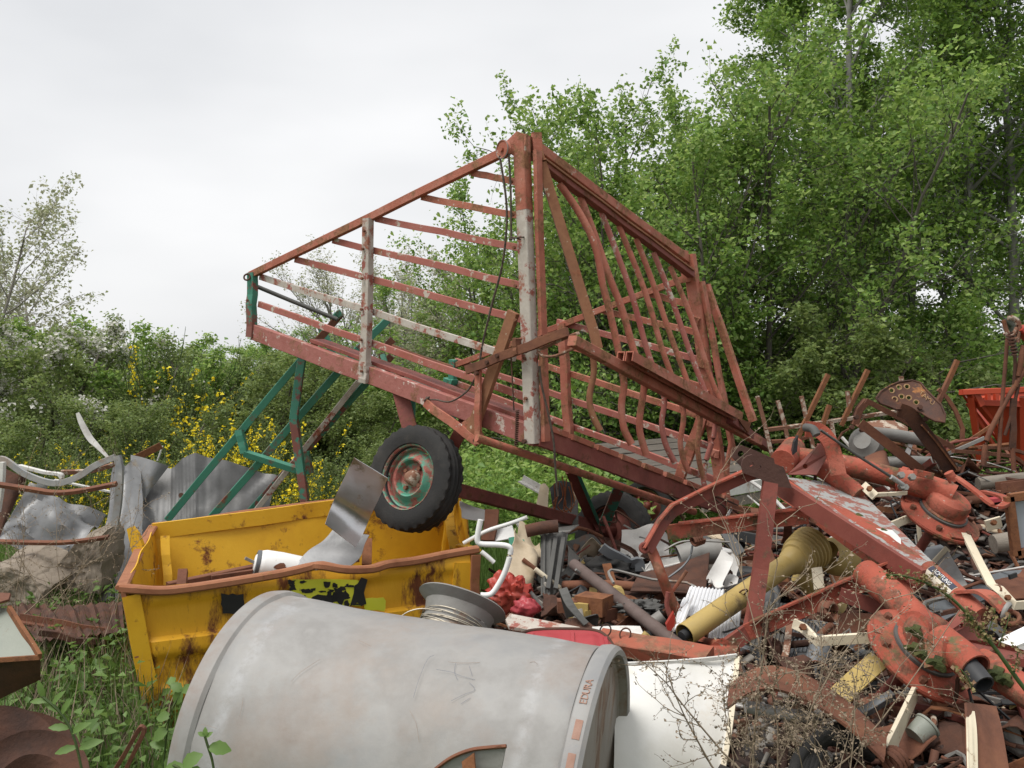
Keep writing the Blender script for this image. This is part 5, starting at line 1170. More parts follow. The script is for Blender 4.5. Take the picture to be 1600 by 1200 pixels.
# near rotor
nc, na = P(1440, 1020, 3.05), V((.36, -.50, .78)); rotor(nc, na, .182, 3.05, 1)
td('near_arm_tube', tube(path3([(1352, 895, 3.45), (1395, 930, 3.3), (1450, 985, 3.12)], 3), .05, 20), 'ted', 60)
td('near_gear_case', tube(path3([(1425, 985, 3.02), (1440, 990, 3.04), (1465, 1000, 3.08)], 3), .062, 18), 'ted', 60)
td('outer_arm_tube', tube(path3([(1450, 890, 3.4), (1490, 925, 3.25), (1535, 965, 3.1)], 3), .034, 16), 'ted', 60)
td('bracket_plate', plate(path3([(1452, 1006, 2.93), (1508, 948, 3.05), (1530, 962, 3.1), (1528, 1000, 3.05), (1480, 1030, 2.93)], 3), .012, [ring3(P(1500, 978, 2.995), (1, .1, 0), (0, 0, 1), .008, 10)]), 'teddark')
td('bracket_box', plate(path3([(1452, 1006, 2.92), (1480, 1000, 2.86), (1478, 1040, 2.84), (1450, 1046, 2.88)], 3), .035), 'ted')
td('socket_tube', tube(path3([(1470, 1000, 2.95), (1500, 1024, 2.86), (1524, 1046, 2.80)], 3), .05, 22, hollow=.006), 'ted', 60)
td('black_sleeve', tube(path3([(1498, 1024, 2.86), (1524, 1052, 2.78), (1538, 1070, 2.74)], 3), .030, 16, hollow=.005), 'blackp', 60)
td('outer_tube', tube(path3([(1535, 1035, 2.95), (1570, 1060, 2.85), (1640, 1105, 2.7)], 3), .046, 18), 'ted', 60)
td('outer_plate', plate(path3([(1500, 1000, 3.05), (1560, 1002, 2.95), (1640, 1030, 2.85), (1640, 1052, 2.85), (1545, 1030, 2.95)], 3), .012), 'teddark')
td('guard_strap', sweep(rect(.05, .012), smoothpath(path3([(1500, 925, 3.2), (1530, 924, 3.12), (1548, 932, 3.06), (1572, 956, 3.0)], 3), 4)), 'ted')
td('chain_link', sweep(circ(.008, 6), ring3(P(1580, 966, 3.0), (1, 0, .2), (0, .6, .6), .025, 14), closed=True), 'rust', 60)
td('chain_link', sweep(circ(.008, 6), ring3(P(1572, 955, 3.0), (.4, 0, 1), (.6, .6, 0), .022, 14), closed=True), 'galvdark', 60)
for c, r_ in [(P(1432, 984, 2.95), .022), (P(1430, 1012, 2.92), .022), (P(1466, 1034, 2.83), .024), (P(1444, 1022, 2.89), .018), (P(1560, 1052, 2.81), .028), (P(1574, 1060, 2.78), .02)]:
    td('moss_tuft', lathe([(0, r_ * .35), (r_ * .6, r_ * .28), (r_ * 1.0, -.012)], c, (.1, -.7, .6), 14, wob=.9), 'moss', 60)
# warning sticker on the outer tube
o0, o1 = P(1450, 890, 3.4), P(1535, 965, 3.1); ot = (o1 - o0).normalized(); of = (CAM - o0.lerp(o1, .3)).normalized(); of = (of - ot * of.dot(ot)).normalized(); os_ = of.cross(ot).normalized()
def ot_pt(l, a, r_=.0352): return o0 + ot * l + (of * math.cos(a) + os_ * math.sin(a)) * r_
td('sticker', sheet([[ot_pt(.035 + .15 * i / 8, -1.25 + 1.9 * j / 8, .0355) for j in range(9)] for i in range(9)], .0006), 'sticker_w')
td('sticker_band', sheet([[ot_pt(.037 + .146 * i / 8, .02 + .62 * j / 4, .0364) for j in range(5)] for i in range(9)], .0006), 'navy')
an_ = .33; td('sticker_text', textgeo('ACHTUNG', .021, .0003, ot_pt(.11, an_, .0376), ot, (of * math.cos(an_) + os_ * math.sin(an_)).cross(ot)), 'white')
tl_ = frame(na); 
td('hub_sticker', sheet([[nc + tl_[0] * (.055 + .03 * i) + (tl_[1] * math.cos(a) + tl_[2] * math.sin(a)) * (.182 * .535) for a in [math.pi * 1.42 + .13 * j for j in range(4)]] for i in range(2)], .0008), 'sticker_w')
# cream tine arms
CR = [([(1348, 758, 4.1), (1368, 776, 4.05)], .028), ([(1391, 822, 4.2), (1430, 806, 4.24)], .026), ([(1540, 822, 4.1), (1564, 815, 4.1)], .036), ([(1366, 773, 4.1), (1392, 772, 4.15), (1416, 770, 4.2)], .012),
      ([(1508, 834, 4.15), (1532, 882, 4.0), (1549, 914, 3.9), (1563, 922, 3.85), (1586, 946, 3.8), (1620, 944, 3.8)], .027), ([(1240, 974, 3.25), (1256, 982, 3.22), (1277, 1002, 3.15), (1300, 1000, 3.12), (1366, 996, 3.08)], .025), ([(1432, 1078, 2.95), (1408, 1130, 2.75), (1384, 1182, 2.6)], .046)]
for pts, w_ in CR: td('tine_arm', sweep(rect(w_ * 1.35, .012), path3(pts, 4), (0, 1, .15)), 'cream')
for x, y, d in [(1358, 764, 4.05), (1552, 817, 4.06), (1574, 934, 3.8), (1254, 980, 3.2)]: td('arm_bolt', bolt(P(x, y, d), (0, -1, .4), .012, .014), 'rustorange')
def coil(name, c, ax, r_, n, pitch, w_, m, parent=None, **kw):
    a, u, v = frame(ax); pts = [V(c) + a * (pitch * i / 12) + (u * math.cos(i * math.pi / 6) + v * math.sin(i * math.pi / 6)) * r_ for i in range(12 * n + 1)]
    return mk(name, tube(pts, w_, 6), M[m], parent, 60, **kw)
coil('tine_spring', P(1556, 922, 3.86), (.5, .3, -.4), .022, 4, .011, .005, 'rust', TD); coil('tine_spring', P(1342, 762, 4.15), (-.6, .5, -.3), .024, 4, .012, .006, 'rust', TD)
coil('tine_spring', P(1392, 1196, 2.56), (.5, .3, .2), .034, 3, .014, .007, 'rust', TD)
# PTO shaft guard
PT = thing('shaft_guard', 'yellow plastic drive-shaft guard tube with ribbed bell under the tedder', 'shaft guard', P(1160, 1010, 3.5))
s0, s1 = P(1070, 992, 3.70), P(1236, 878, 4.10); sx = (s1 - s0).normalized()
mk('tube', tube([s0, s0.lerp(s1, .5), s1], .045, 24, hollow=.003), M['ptoy'], PT, 60)
mk('inner_shaft', tube([s0 - sx * .018, s0 + sx * .3], .022, 12), M['blackp'], PT, 60)
mk('bell', lathe([(.043, -.02), (.05, .0), (.055, .01), (.060, .040), (.061, .045), (.070, .048), (.076, .075), (.084, .078), (.086, .085), (.077, .090), (.088, .097), (.088, .104), (.079, .110), (.091, .117), (.091, .124), (.082, .130), (.094, .137), (.094, .144), (.085, .150), (.097, .157), (.097, .164), (.088, .170), (.096, .18), (.088, .18), (.08, .1)], s1 - sx * .02, sx, 40), M['ptoy'], PT, 20)
ba, bu, bv = frame(sx); hd = (CAM - s1).normalized(); hd = (hd - sx * hd.dot(sx)).normalized()
mk('bell_hole_shade', lathe([(0, .001), (.014, .001), (.015, 0)], s1 + sx * .055 + hd * .0735, hd - sx * .35, 16), M['blackp'], PT)  # solid black disc, the dark of the hole put into its colour
mk('second_bell', lathe([(.06, -.04), (.08, 0), (.085, .04), (.083, .10), (.06, .13)], P(1300, 868, 4.25), (.5, .4, -.15), 30), M['ptoy'], PT, 35)
mk('stub', tube(path3([(1250, 895, 4.25), (1310, 955, 4.25)], 3), .05, 14), M['ptoy'], PT, 60)

# ================================================================== RUSTY IMPLEMENTS BEHIND
HR = thing('tine_harrow', 'rusty spike harrow frame with upright tines before the wood', 'harrow', P(1300, 720, 5.6))
def hr(pts, w_, m='rustpale', name='tine', d=5.5, pr=None, h_=None): mk(name, sweep(pr or rect(w_, h_ or w_), path3(pts, d), (0, 1, .2)), M[m], HR)
for a in [[(1183, 619), (1194, 660), (1206, 712)], [(1215, 626), (1225, 660), (1236, 712)], [(1252, 619), (1259, 650), (1271, 700)], [(1298, 655), (1304, 690)], [(1324, 611), (1328, 645)], [(1408, 588), (1410, 615)]]: hr(a, .022)
for a in [[(1294, 585), (1270, 635), (1241, 694)], [(1356, 578), (1338, 615), (1314, 665)], [(1296, 633), (1284, 668)], [(1496, 563), (1483, 592)]]: hr(a, .026, 'rustorange')
hr([(1483, 592), (1465, 630)], .026, 'rust')
hr([(1194, 672), (1260, 664), (1340, 652), (1415, 641)], .022, 'rustpale', 'cross_rail'); hr([(1205, 690), (1243, 688), (1300, 672)], .02, 'rust', 'cross_rail')
hr([(1353, 626), (1400, 650), (1440, 672), (1490, 700)], .03, 'rust', 'diagonal_rail', 5.35, None, .012); hr([(1343, 660), (1385, 692), (1440, 736)], .045, 'rust', 'diagonal_rail', 5.2, angle_(.05, .045, .008))
hr([(1466, 608), (1480, 622), (1493, 642), (1504, 670), (1503, 704)], .022, 'rust', 'curved_tine')
hr([(1335, 664), (1342, 640), (1354, 626)], .04, 'rust', 'bracket'); hr([(1308, 690), (1316, 676), (1330, 668), (1343, 658)], .010, 'rust', 'bent_wire')
for x, y in [(1337, 652), (1330, 668), (1346, 672)]: mk('bolt', bolt(P(x, y, 5.3), (0, -1, .2), .014, .02), M['rustdark'], HR)
SE = thing('implement_seat', 'rusty pressed-steel seat pierced with round holes on a bent spring strap', 'seat', P(1440, 735, 5.2))
OUT = [(1369, 622), (1376, 612), (1390, 603), (1405, 597), (1425, 594.5), (1438, 598), (1448, 610), (1458, 620), (1470, 632), (1477, 648), (1476, 660), (1462, 658), (1450, 652), (1440, 645), (1430, 641), (1415, 639), (1400, 640), (1388, 635), (1375, 630)]
HO = [(1393, 610.5), (1404.5, 605.5), (1417, 604.5), (1408.5, 620), (1420, 622), (1431.5, 629), (1398, 624)]
def inpoly(x, y, pl):
    c = False; j = len(pl) - 1
    for i in range(len(pl)):
        if (pl[i][1] > y) != (pl[j][1] > y) and x < (pl[j][0] - pl[i][0]) * (y - pl[i][1]) / (pl[j][1] - pl[i][1]) + pl[i][0]: c = not c
        j = i
    return c
def seat_d(x, y): return 5.0 - .10 * ((x - 1420) / 50) ** 2 * .8 + (640 - y) / 45 * .16
step = 1.15; gx = np.arange(1366, 1480, step); gy = np.arange(592, 663, step); idx = {}; vs_, fs = [], []
def gvid(i, j, b):
    k = (i, j, b)
    if k not in idx: x, y = gx[i], gy[j]; idx[k] = len(vs_); vs_.append(P(x, y, seat_d(x, y) + b * .006))
    return idx[k]
cells = set()
for i in range(len(gx) - 1):
    for j in range(len(gy) - 1):
        x, y = gx[i] + step / 2, gy[j] + step / 2
        if inpoly(x, y, OUT) and all((x - a) ** 2 + (y - b) ** 2 > 3.4 ** 2 or k == 6 for k, (a, b) in enumerate(HO)): cells.add((i, j))
for i, j in cells:
    fs.append((gvid(i, j, 0), gvid(i, j + 1, 0), gvid(i + 1, j + 1, 0), gvid(i + 1, j, 0))); fs.append((gvid(i, j, 1), gvid(i + 1, j, 1), gvid(i + 1, j + 1, 1), gvid(i, j + 1, 1)))
    for (a, b), (p, q, r_, s) in {(i - 1, j): (i, j, i, j + 1), (i + 1, j): (i + 1, j + 1, i + 1, j), (i, j - 1): (i + 1, j, i, j), (i, j + 1): (i, j + 1, i + 1, j + 1)}.items():
        if (a, b) not in cells: fs.append((gvid(p, q, 0), gvid(p, q, 1), gvid(r_, s, 1), gvid(r_, s, 0)))
M['seatrust'] = surf('seat_rust', [(.032, .014, .010), (.065, .025, .014), (.10, .038, .018)], 9, .7, bump=.25, rust=.25, rcol=((.20, .075, .02), (.34, .14, .035)), rscale=7)
mk('pan', (vs_, fs), M['seatrust'], SE, 50)
mk('pan_edge', sweep(circ(.006, 6), [P(x, y, seat_d(x, y)) for x, y in OUT], closed=True, up=(0, 1, 0)), M['seatrust'], SE, 60)
M['holerim'] = surf('worn_bright_rust', [(.16, .075, .03), (.34, .22, .11), (.22, .10, .04)], 26, .8)
for x, y in HO:
    d = seat_d(x, y) - .002; mk('hole_rim', sweep(circ(.0042, 5), ring3(P(x, y, d), (1, -.1, 0), (0, .3, 1), .0132, 14), closed=True, up=(0, 1, 0)), M['holerim'], SE, 60)
for ch, x, y in (('T', 1439.5, 614.5), ('A', 1444.5, 619), ('M', 1450.5, 624), ('U', 1456.5, 629)):
    mk('lettering', textgeo(ch, .036, .002, P(x, y, seat_d(x, y) - .006), (.72, -.42, -.55), (.5, .25, .8)), M['holerim'], SE)
mk('spring_strap', sweep(rect(.075, .012), smoothpath(path3([(1405, 640, 5.0), (1422, 648, 5.0), (1440, 672, 5.02), (1466, 706, 5.05), (1488, 738, 5.08)], 5), 4), (0, 1, .3)), M['seatrust'], SE)
mk('strap_edge', sweep(rect(.008, .016), smoothpath(path3([(1440, 664, 5.0), (1462, 690, 5.03), (1497, 736, 5.06)], 5), 4), (0, 1, .3)), M['rustorange'], SE)
for x, y in [(1437, 637), (1446, 655)]: mk('bolt', bolt(P(x, y, 4.98), (0, -1, .3), .014, .014), M['rustdark'], SE)
# pipes and tanks behind
def one(name, geo, m, label, cat, smooth=False, group=None): return mk(name, geo, M[m], None, smooth, label=label, cat=cat, group=group)
one('grey_pipe', tube(path3([(1362, 676), (1400, 680), (1452, 690)], 5.6), .036, 14, 3), 'galvdark', 'pale grey pipe behind the seat strap, the upper one', 'pipe', 60)
one('grey_pipe', tube(path3([(1385, 724), (1420, 722), (1472, 724)], 5.3), .036, 14, hollow=.004), 'galvdark', 'pale grey pipe below the seat, the lower one', 'pipe', 60)
one('curved_guard', sheet([[P(x, y + r_ * 13, 5.75 - .1 * r_) for x, y in [(1346, 662), (1358, 659), (1375, 657), (1395, 658), (1408, 662), (1418, 668)]] for r_ in range(2)], .006), 'rustpale', 'flaking pale curved sheet-metal guard under the harrow rail', 'guard', 40)
one('rusty_drum_head', lathe([(0, .03), (.05, .03), (.07, .01), (.09, 0), (.09, -.08)], P(1350, 690, 5.5), (-.6, -.7, .3), 24), 'galvdark', 'grey cylinder end left of the upper grey pipe', 'cylinder', 40)
ruled('folded_plate', path3([(1352, 714), (1380, 704), (1386, 712)], 5.2), path3([(1346, 730), (1378, 724), (1392, 738)], 5.0), 'rust', amp=.01, label='rusty folded plate under the diagonal harrow rail', cat='plate')
one('white_chip', plate(path3([(1413, 712), (1419, 693), (1426, 694), (1420, 714)], 5.6), .01), 'white', 'small white sheet offcut between the grey pipes', 'offcut')
# red hopper
HP = thing('red_hopper', 'bright red feed hopper on legs at the right edge', 'hopper', P(1580, 720, 8.6))
hp = lambda x, y, d: P(x, y, d)
for n_, a in [('front_rim', (hp(1504, 613, 8.2), hp(1660, 606, 8.0))), ('back_rim', (hp(1520, 611, 9.3), hp(1660, 607, 9.2))), ('left_rim', (hp(1504, 613, 8.2), hp(1520, 611, 9.3)))]: mk(n_, beam(*a, .06, .045, seg=1), M['hopperred'], HP)
mk('front_panel', plate([hp(1532, 632, 8.25), hp(1660, 636, 8.1), hp(1660, 720, 8.4), hp(1585, 726, 8.5), hp(1560, 690, 8.4)], .02), M['hopperred'], HP)
mk('slope_panel', plate([hp(1505, 618, 8.25), hp(1520, 616, 9.2), hp(1590, 715, 9.0), hp(1582, 718, 8.5)], .02), M['hopperred'], HP)
mk('back_panel', plate([hp(1522, 615, 9.3), hp(1660, 612, 9.2), hp(1660, 720, 9.0), hp(1590, 715, 9.0)], .02), M['hopperred'], HP)
mk('mid_rail', beam(hp(1530, 629, 8.22), hp(1660, 634, 8.05), .05, .05, seg=1), M['hopperred'], HP)
mk('gusset', beam(hp(1516, 615, 8.2), hp(1560, 668, 8.35), .06, .05, seg=1), M['hopperred'], HP); mk('gusset', beam(hp(1524, 614, 8.2), hp(1534, 634, 8.2), .05, .05, seg=1), M['hopperred'], HP)
for x0, x1, d in [(1517, 1532, 8.2), (1534, 1540, 8.9), (1598, 1600, 8.1)]: mk('leg', beam(hp(x0, 620, d), hp(x1, 722, d + .2), .05, .05, seg=1), M['hopperred'], HP)
mk('brace', beam(hp(1512, 630, 8.3), hp(1555, 700, 8.4), .03, .03, seg=1), M['hopperred'], HP)
for x in (1543, 1556): mk('rim_post', beam(hp(x, 613, 9.0), hp(x + 1, 632, 9.0), .04, .04, seg=1), M['hopperred'], HP)
# hanging linkage right
RK2 = thing('rusty_rake_head', 'tall rusty rake head with hanging curved tines at the right border', 'rake', P(1570, 725, 5.0))
def r2(pts, w_, m='rust', name='tine', d=5.0): mk(name, tube(path3(pts, d), w_, 8, 4), M[m], RK2, 60)
r2([(1606, 570), (1590, 596), (1570, 630), (1550, 668), (1540, 695), (1537, 726)], .014); r2([(1574, 528), (1570, 580), (1565, 640), (1560, 722)], .010); r2([(1592, 600), (1580, 650), (1570, 680)], .009, 'rustdark')
r2([(1600, 540), (1592, 580), (1586, 604)], .016); r2([(1578, 520), (1586, 560), (1584, 600)], .009, 'rustdark'); r2([(1582, 700), (1584, 735)], .012)
mk('hanging_plate', beam(P(1584, 622, 5.0), P(1582, 700, 5.0), .03, .02, (0, 1, 0), 3, .003), M['rustdark'], RK2)
coil('chain', P(1577, 520, 4.95), (.25, .0, -.9), .014, 7, .017, .005, 'rustdark', RK2)
for pts in ([(1568, 500), (1574, 520), (1582, 524), (1590, 508), (1584, 498), (1575, 497)], [(1580, 495), (1592, 505), (1590, 535)], [(1570, 520), (1580, 530), (1592, 528)]): r2(pts, .012, 'rustpale', 'joint')
mk('red_block', beam(P(1596, 512, 5.0), P(1612, 530, 5.0), .07, .05, seg=1), M['redplastic'], RK2)
# flatbed trailer
FB = thing('flatbed_trailer', 'low flatbed trailer with a weathered plank deck under the wagon tailgate', 'trailer', P(1080, 820, 8.8))
fl, fn_, fr, fk = P(921, 696, 10.2), P(1098, 764, 8.2), P(1230, 742, 9.0), P(1062, 684, 11.0)
for i in range(7):
    a, b = i / 7 + .006, (i + 1) / 7 - .006; q = [fl.lerp(fn_, a), fl.lerp(fn_, b), fk.lerp(fr, b), fk.lerp(fr, a)]
    mk('deck_board', plate([p + V((0, 0, rnd.uniform(-.006, .006))) for p in q], .03), M['deckwood'], FB)
ed = V((0, -.02, -.045)); mk('side_board', beam(fl + ed, fn_ + ed, .03, .075, seg=3, wob=.004), M['offwhite'], FB); mk('side_board', beam(fn_ + ed, fr + ed, .03, .10, seg=3, wob=.004), M['offwhite'], FB)
mk('side_board', beam(fn_ + ed + V((0, .02, -.11)), fr + ed + V((0, .02, -.11)), .03, .09, seg=3), M['wood'], FB)
for t in (.02, .3, .55, .8): mk('stake_pocket', beam(fl.lerp(fn_, t) + ed + V((0, -.03, .03)), fl.lerp(fn_, t) + ed + V((0, -.03, -.06)), .06, .03, (0, 1, 0), 1), M['rustpale'], FB)
mk('chassis_rail', beam(fl.lerp(fk, .3) + V((0, 0, -.14)), fn_.lerp(fr, .3) + V((0, 0, -.14)), .08, .12, seg=1), M['rustdark'], FB)
wheel(P(1012, 790, 8.9), V((-.5, -.8, .1)), .27, .17, 'rimred', 'rimred', FB)

# ================================================================== SCRAP IN THE MIDDLE
def pipe(name, pts, d, r_, m, label, cat='pipe', k=5, n=12, hollow=0): return one(name, tube(path3(pts, d), r_, n, k, hollow=hollow), m, label, cat, 60)
pipe('bent_white_pipe', [(751, 812), (747, 832), (746, 845), (752, 850), (775, 851), (792, 853), (798, 859), (795, 875), (788, 896), (776, 918), (766, 929), (751, 930)], 4.2, .0125, 'white', 'white pipe bent into a step in front of the beige board', 'pipe', 4)
pipe('white_rail', [(724, 849), (760, 830), (797, 818), (824, 808)], 5.05, .011, 'white', 'straight white rail slanting up behind the bent white pipe', 'rail')
pipe('white_rail', [(752, 862), (762, 870), (772, 879)], 4.8, .012, 'white', 'short white pipe stub below the bent white pipe', 'pipe')
pipe('white_rail', [(799, 862), (808, 868), (817, 874)], 4.8, .012, 'white', 'short white rail joining a rusty pole by the beige board', 'pipe')
pipe('rusty_pole', [(817, 874), (835, 888), (842, 893)], 4.75, .011, 'rust', 'short rusty pole between the white and cream tubes', 'pole')
pipe('cream_tube', [(836, 889), (858, 906), (882, 924)], 4.6, .012, 'cream', 'thin cream tube pointing down into the heap left of the brown pipe', 'tube')
pipe('white_rail', [(806, 814), (814, 826), (820, 834)], 5.1, .010, 'white', 'thin white rod crossing the top of the white rail', 'rod')
pipe('grey_tube', [(828, 925), (838, 938), (846, 950)], 4.4, .011, 'galvdark', 'short grey tube below the beige board', 'tube')
one('white_sheet', sheet(bilin(P(718, 783, 5.6), P(762, 796, 5.6), P(762, 815, 5.3), P(722, 808, 5.3), 6, 6, .04, 5, 3), .004), 'cloth', 'crumpled white sheet under the wagon axle beside the skip', 'sheet', 40)
one('white_board', sheet(bilin(P(770, 822, 5.2), P(800, 820, 5.2), P(806, 840, 5.1), P(772, 846, 5.1), 4, 4, .01, 5, 4), .006), 'white', 'small white board behind the bent white pipe', 'board')
one('green_board', sheet(bilin(P(795, 842, 5.0), P(818, 838, 5.0), P(820, 850, 4.9), P(796, 852, 4.9), 3, 3, .01, 5, 5), .006), 'green', 'small green board left of the beige board', 'board')
one('rust_post', beam(P(769, 797, 5.2), P(762, 845, 5.1), .075, .02, seg=3, wob=.006), 'rust', 'broad rusty strip standing below the wagon axle', 'strip')
ruled('beige_board', path3([(822, 812, 4.9), (832, 836, 4.86), (846, 858, 4.8), (845, 868, 4.8)], 4), path3([(792, 900, 4.55), (812, 920, 4.5), (830, 938, 4.5), (846, 938, 4.55)], 4), 'card', amp=.10, seed=31, label='tall torn beige board in the middle of the heap', cat='board', sm=25)
ruled('beige_board', path3([(816, 808, 5.0), (824, 812, 5.0), (838, 846, 4.95), (848, 842, 4.95)], 4), path3([(812, 838, 4.9), (820, 850, 4.9), (836, 868, 4.85), (846, 870, 4.85)], 4), 'card', amp=.06, seed=33, label='crumpled beige board above the tall torn one', cat='board', sm=25)
ruled('beige_board', path3([(845, 757, 6.8), (852, 754, 6.8), (858, 762, 6.8)], 4), path3([(836, 800, 6.6), (846, 802, 6.6), (856, 800, 6.6)], 4), 'card', amp=.03, seed=35, label='beige board flap under the hanging rope, left of the black seat cover', cat='board')
ruled('beige_board', path3([(892, 748, 6.8), (900, 750, 6.8), (906, 756, 6.8)], 4), path3([(895, 772, 6.7), (900, 782, 6.7), (904, 770, 6.7)], 4), 'card', amp=.03, seed=36, label='small beige flap right of the black seat cover', cat='board')
one('white_angle', beam(P(814, 748, 6.9), P(850, 768, 6.8), .05, .05, seg=3, prof=angle_(.06, .05, .01)), 'offwhite', 'white angle bar with a rusty end left of the hanging rope', 'bar')
BSC = thing('black_seat_cover', 'torn black padded seat cover in the heap under the hanging rope', 'seat cover', P(880, 825, 6.6))
ruled('pad', path3([(860, 766, 6.7), (875, 754, 6.7), (893, 756, 6.7)], 4), path3([(866, 815, 6.5), (885, 822, 6.5), (900, 818, 6.5)], 4), 'blackp', BSC, amp=.05, seed=41)
ruled('flap', path3([(862, 785, 6.55), (880, 790, 6.55), (904, 775, 6.6)], 4), path3([(858, 825, 6.4), (884, 830, 6.4), (904, 826, 6.4)], 4), 'charcoal', BSC, amp=.06, seed=42)
for i in range(9):
    x = 866 + i * 3.2; pipe('copper_wire', [(x, 765 + rnd.uniform(-25, 0)), (x + rnd.uniform(-4, 5), 775), (x + rnd.uniform(-6, 6), 785 + rnd.uniform(0, 10)), (x + rnd.uniform(-8, 8), 800)], 6.3, .004, 'copper', 'thin copper wire hanging over the black seat cover', 'wire', 4, 5)['group'] = 'copper wires'
GB = thing('grey_cabinet', 'dark grey dented cabinet standing behind the beige board', 'cabinet', P(865, 920, 4.8))
ruled('front', path3([(845, 838, 4.85), (860, 836, 4.84), (888, 832, 4.9)], 4), path3([(846, 930, 4.5), (858, 932, 4.5), (872, 928, 4.6)], 4), 'charcoal', GB, amp=.02, rib=.008, ribn=.9, seed=45, k=12)
mk('top_fold', sheet(bilin(P(843, 836, 4.85), P(890, 830, 4.9), P(905, 820, 5.2), P(850, 825, 5.2), 5, 5, .02, 4, 2), .006), M['galvdark'], GB)
for x in (862, 874): mk('seam', beam(P(x + 6, 840, 4.80), P(x - 6, 920, 4.5), .02, .012, (0, 1, 0), 3), M['charcoal'], GB)
one('rusty_cylinder', tube(path3([(822, 830), (850, 824), (872, 822)], 4.8), .032, 14, 3, hollow=.005), 'rustdark', 'dark rusty cylinder lying across the top of the grey cabinet', 'cylinder', 60)
def blob(name, c, r_, m, label, cat, seed, sq=(1, 1, 1), amp=.35, n=18, fr=5):
    vs_, fs = [], []
    for i in range(n + 1):
        th = math.pi * i / n
        for j in range(2 * n):
            ph = math.pi * j / n; d_ = V((math.sin(th) * math.cos(ph), math.sin(th) * math.sin(ph), math.cos(th)))
            k = 1 + amp * mnoise.noise(d_ * fr * .45 + V((seed, 0, 0))) + amp * .6 * abs(mnoise.noise(d_ * fr + V((0, seed, 0)))) + amp * .25 * abs(mnoise.noise(d_ * fr * 2.3))
            vs_.append(V(c) + V((d_.x * sq[0], d_.y * sq[1], d_.z * sq[2])) * (r_ * k))
    for i in range(n):
        for j in range(2 * n): j2 = (j + 1) % (2 * n); fs.append((i * 2 * n + j, (i + 1) * 2 * n + j, (i + 1) * 2 * n + j2, i * 2 * n + j2))
    return one(name, (vs_, fs), m, label, cat, 55)
blob('red_bag', P(795, 928, 4.4), .075, 'redplastic', 'crumpled red plastic bag behind the wire reel', 'bag', 3, (1.1, .8, 1), .5, 34, 6)
blob('red_bag', P(822, 950, 4.2), .05, 'redtub', 'darker red crumpled plastic lump right of the red bag', 'bag', 9, (1.1, .8, .8), .4, 18, 5)
blob('black_rubber_lump', P(955, 892, 4.9), .12, 'rubber', 'shredded black rubber lump below the far wheel', 'rubber', 5, (1.2, .7, .62), .35, 26, 8)
strap([(940, 855), (950, 862), (970, 872), (985, 880), (998, 878), (1000, 892)], 4.85, .05, .02, 'greyp', None, 'rubber_flap', label='dark grey rubber flap lying over the shredded lump', cat='flap')
pipe('brown_pipe', [(897, 882, 4.65), (980, 946, 4.1), (1066, 1014, 3.62)], 4, .0275, 'pipebrown', 'scuffed brown pole slanting down to the yellow shaft guard', 'pole', 0, 16)
pipe('rusty_pipe', [(880, 915, 4.6), (960, 914, 4.5), (1050, 924, 4.4), (1110, 926, 4.35)], 4.5, .023, 'rust', 'rusty water pipe lying across the heap behind the brown pole', 'pipe', 4)
one('holed_flat_bar', plate(path3([(790, 970, 3.65), (797, 961, 3.7), (905, 982, 3.6), (930, 992, 3.5), (925, 1003, 3.45), (795, 981, 3.6)], 3), .012, [ring3(P(803, 970, 3.665), (1, .1, 0), (0, -.6, .5), .012, 10)]), 'wagwhite', 'flat bar with flaking white paint and a round hole behind the red pan', 'bar')
one('orange_beam', beam(P(935, 1000, 3.5), P(1108, 1030, 3.3), .10, .05, (0, -.3, 1), 5, .004), 'orangepaint', 'orange-red painted beam lying above the enamel panel', 'beam')
one('white_tray', sheet(bilin(P(925, 980, 3.75), P(1000, 978, 3.8), P(1012, 1002, 3.6), P(940, 1004, 3.55), 5, 8, .02, 4, 3), .006), 'offwhite', 'white plastic tray behind the orange beam', 'tray')
for x, y, l in [(946, 985, 'left'), (977, 991, 'right')]: one('wire_ring', sweep(circ(.003, 5), ring3(P(x, y, 3.45), (1, 0, .2), (0, .3, 1), .02, 16), closed=True, up=(0, 1, 0)), 'rustdark', f'small dark wire ring on the white tray, the {l} one', 'ring', 60)
one('yellow_stub', tube(path3([(995, 1010), (1012, 990)], 3.55), .016, 10), 'ptoy', 'short yellowish tube stub under the brown pole', 'tube', 60)
# ribbed white panels
def ribbed(name, q, m, label, n=40, amp=.003, cat='ribbed sheet'): return one(name, sheet(bilin(*q, 3, n, 0, 3, 0, lambda s, t: amp * (1 if int(t * n) % 4 < 2 else -1)), .003), m, label, cat)
ribbed('ribbed_plastic', [P(1078, 916, 4.15), P(1132, 922, 4.12), P(1124, 966, 3.92), P(1060, 962, 3.92)], 'fluor', 'white ribbed plastic panel behind the yellow guard, the upper one')
ribbed('ribbed_plastic', [P(1066, 936, 3.98), P(1084, 930, 3.98), P(1064, 984, 3.76), P(1046, 988, 3.76)], 'fluor', 'narrow white ribbed panel left of the yellow guard', 12)
ribbed('ribbed_plastic', [P(1116, 946, 4.02), P(1160, 938, 4.06), P(1152, 1000, 3.80), P(1106, 998, 3.80)], 'fluor', 'white ribbed panel right of the yellow guard below the mast', 36)
ribbed('grey_grille', [P(1190, 940, 4.1), P(1240, 945, 4.1), P(1226, 1020, 3.85), P(1172, 1010, 3.85)], 'galvdark', 'light grey finned grille below the tedder lower beam', 36)
ribbed('grey_grille', [P(1238, 965, 3.95), P(1290, 975, 3.95), P(1282, 1056, 3.6), P(1212, 1040, 3.6)], 'greyp', 'dark grey finned grille under the cream tine arm', 40, .004)
one('grille_frame', beam(P(1152, 1018, 3.75), P(1290, 1066, 3.5), .035, .06, seg=2), 'greyp', 'grey plastic bar along the foot of the two grilles', 'bar')
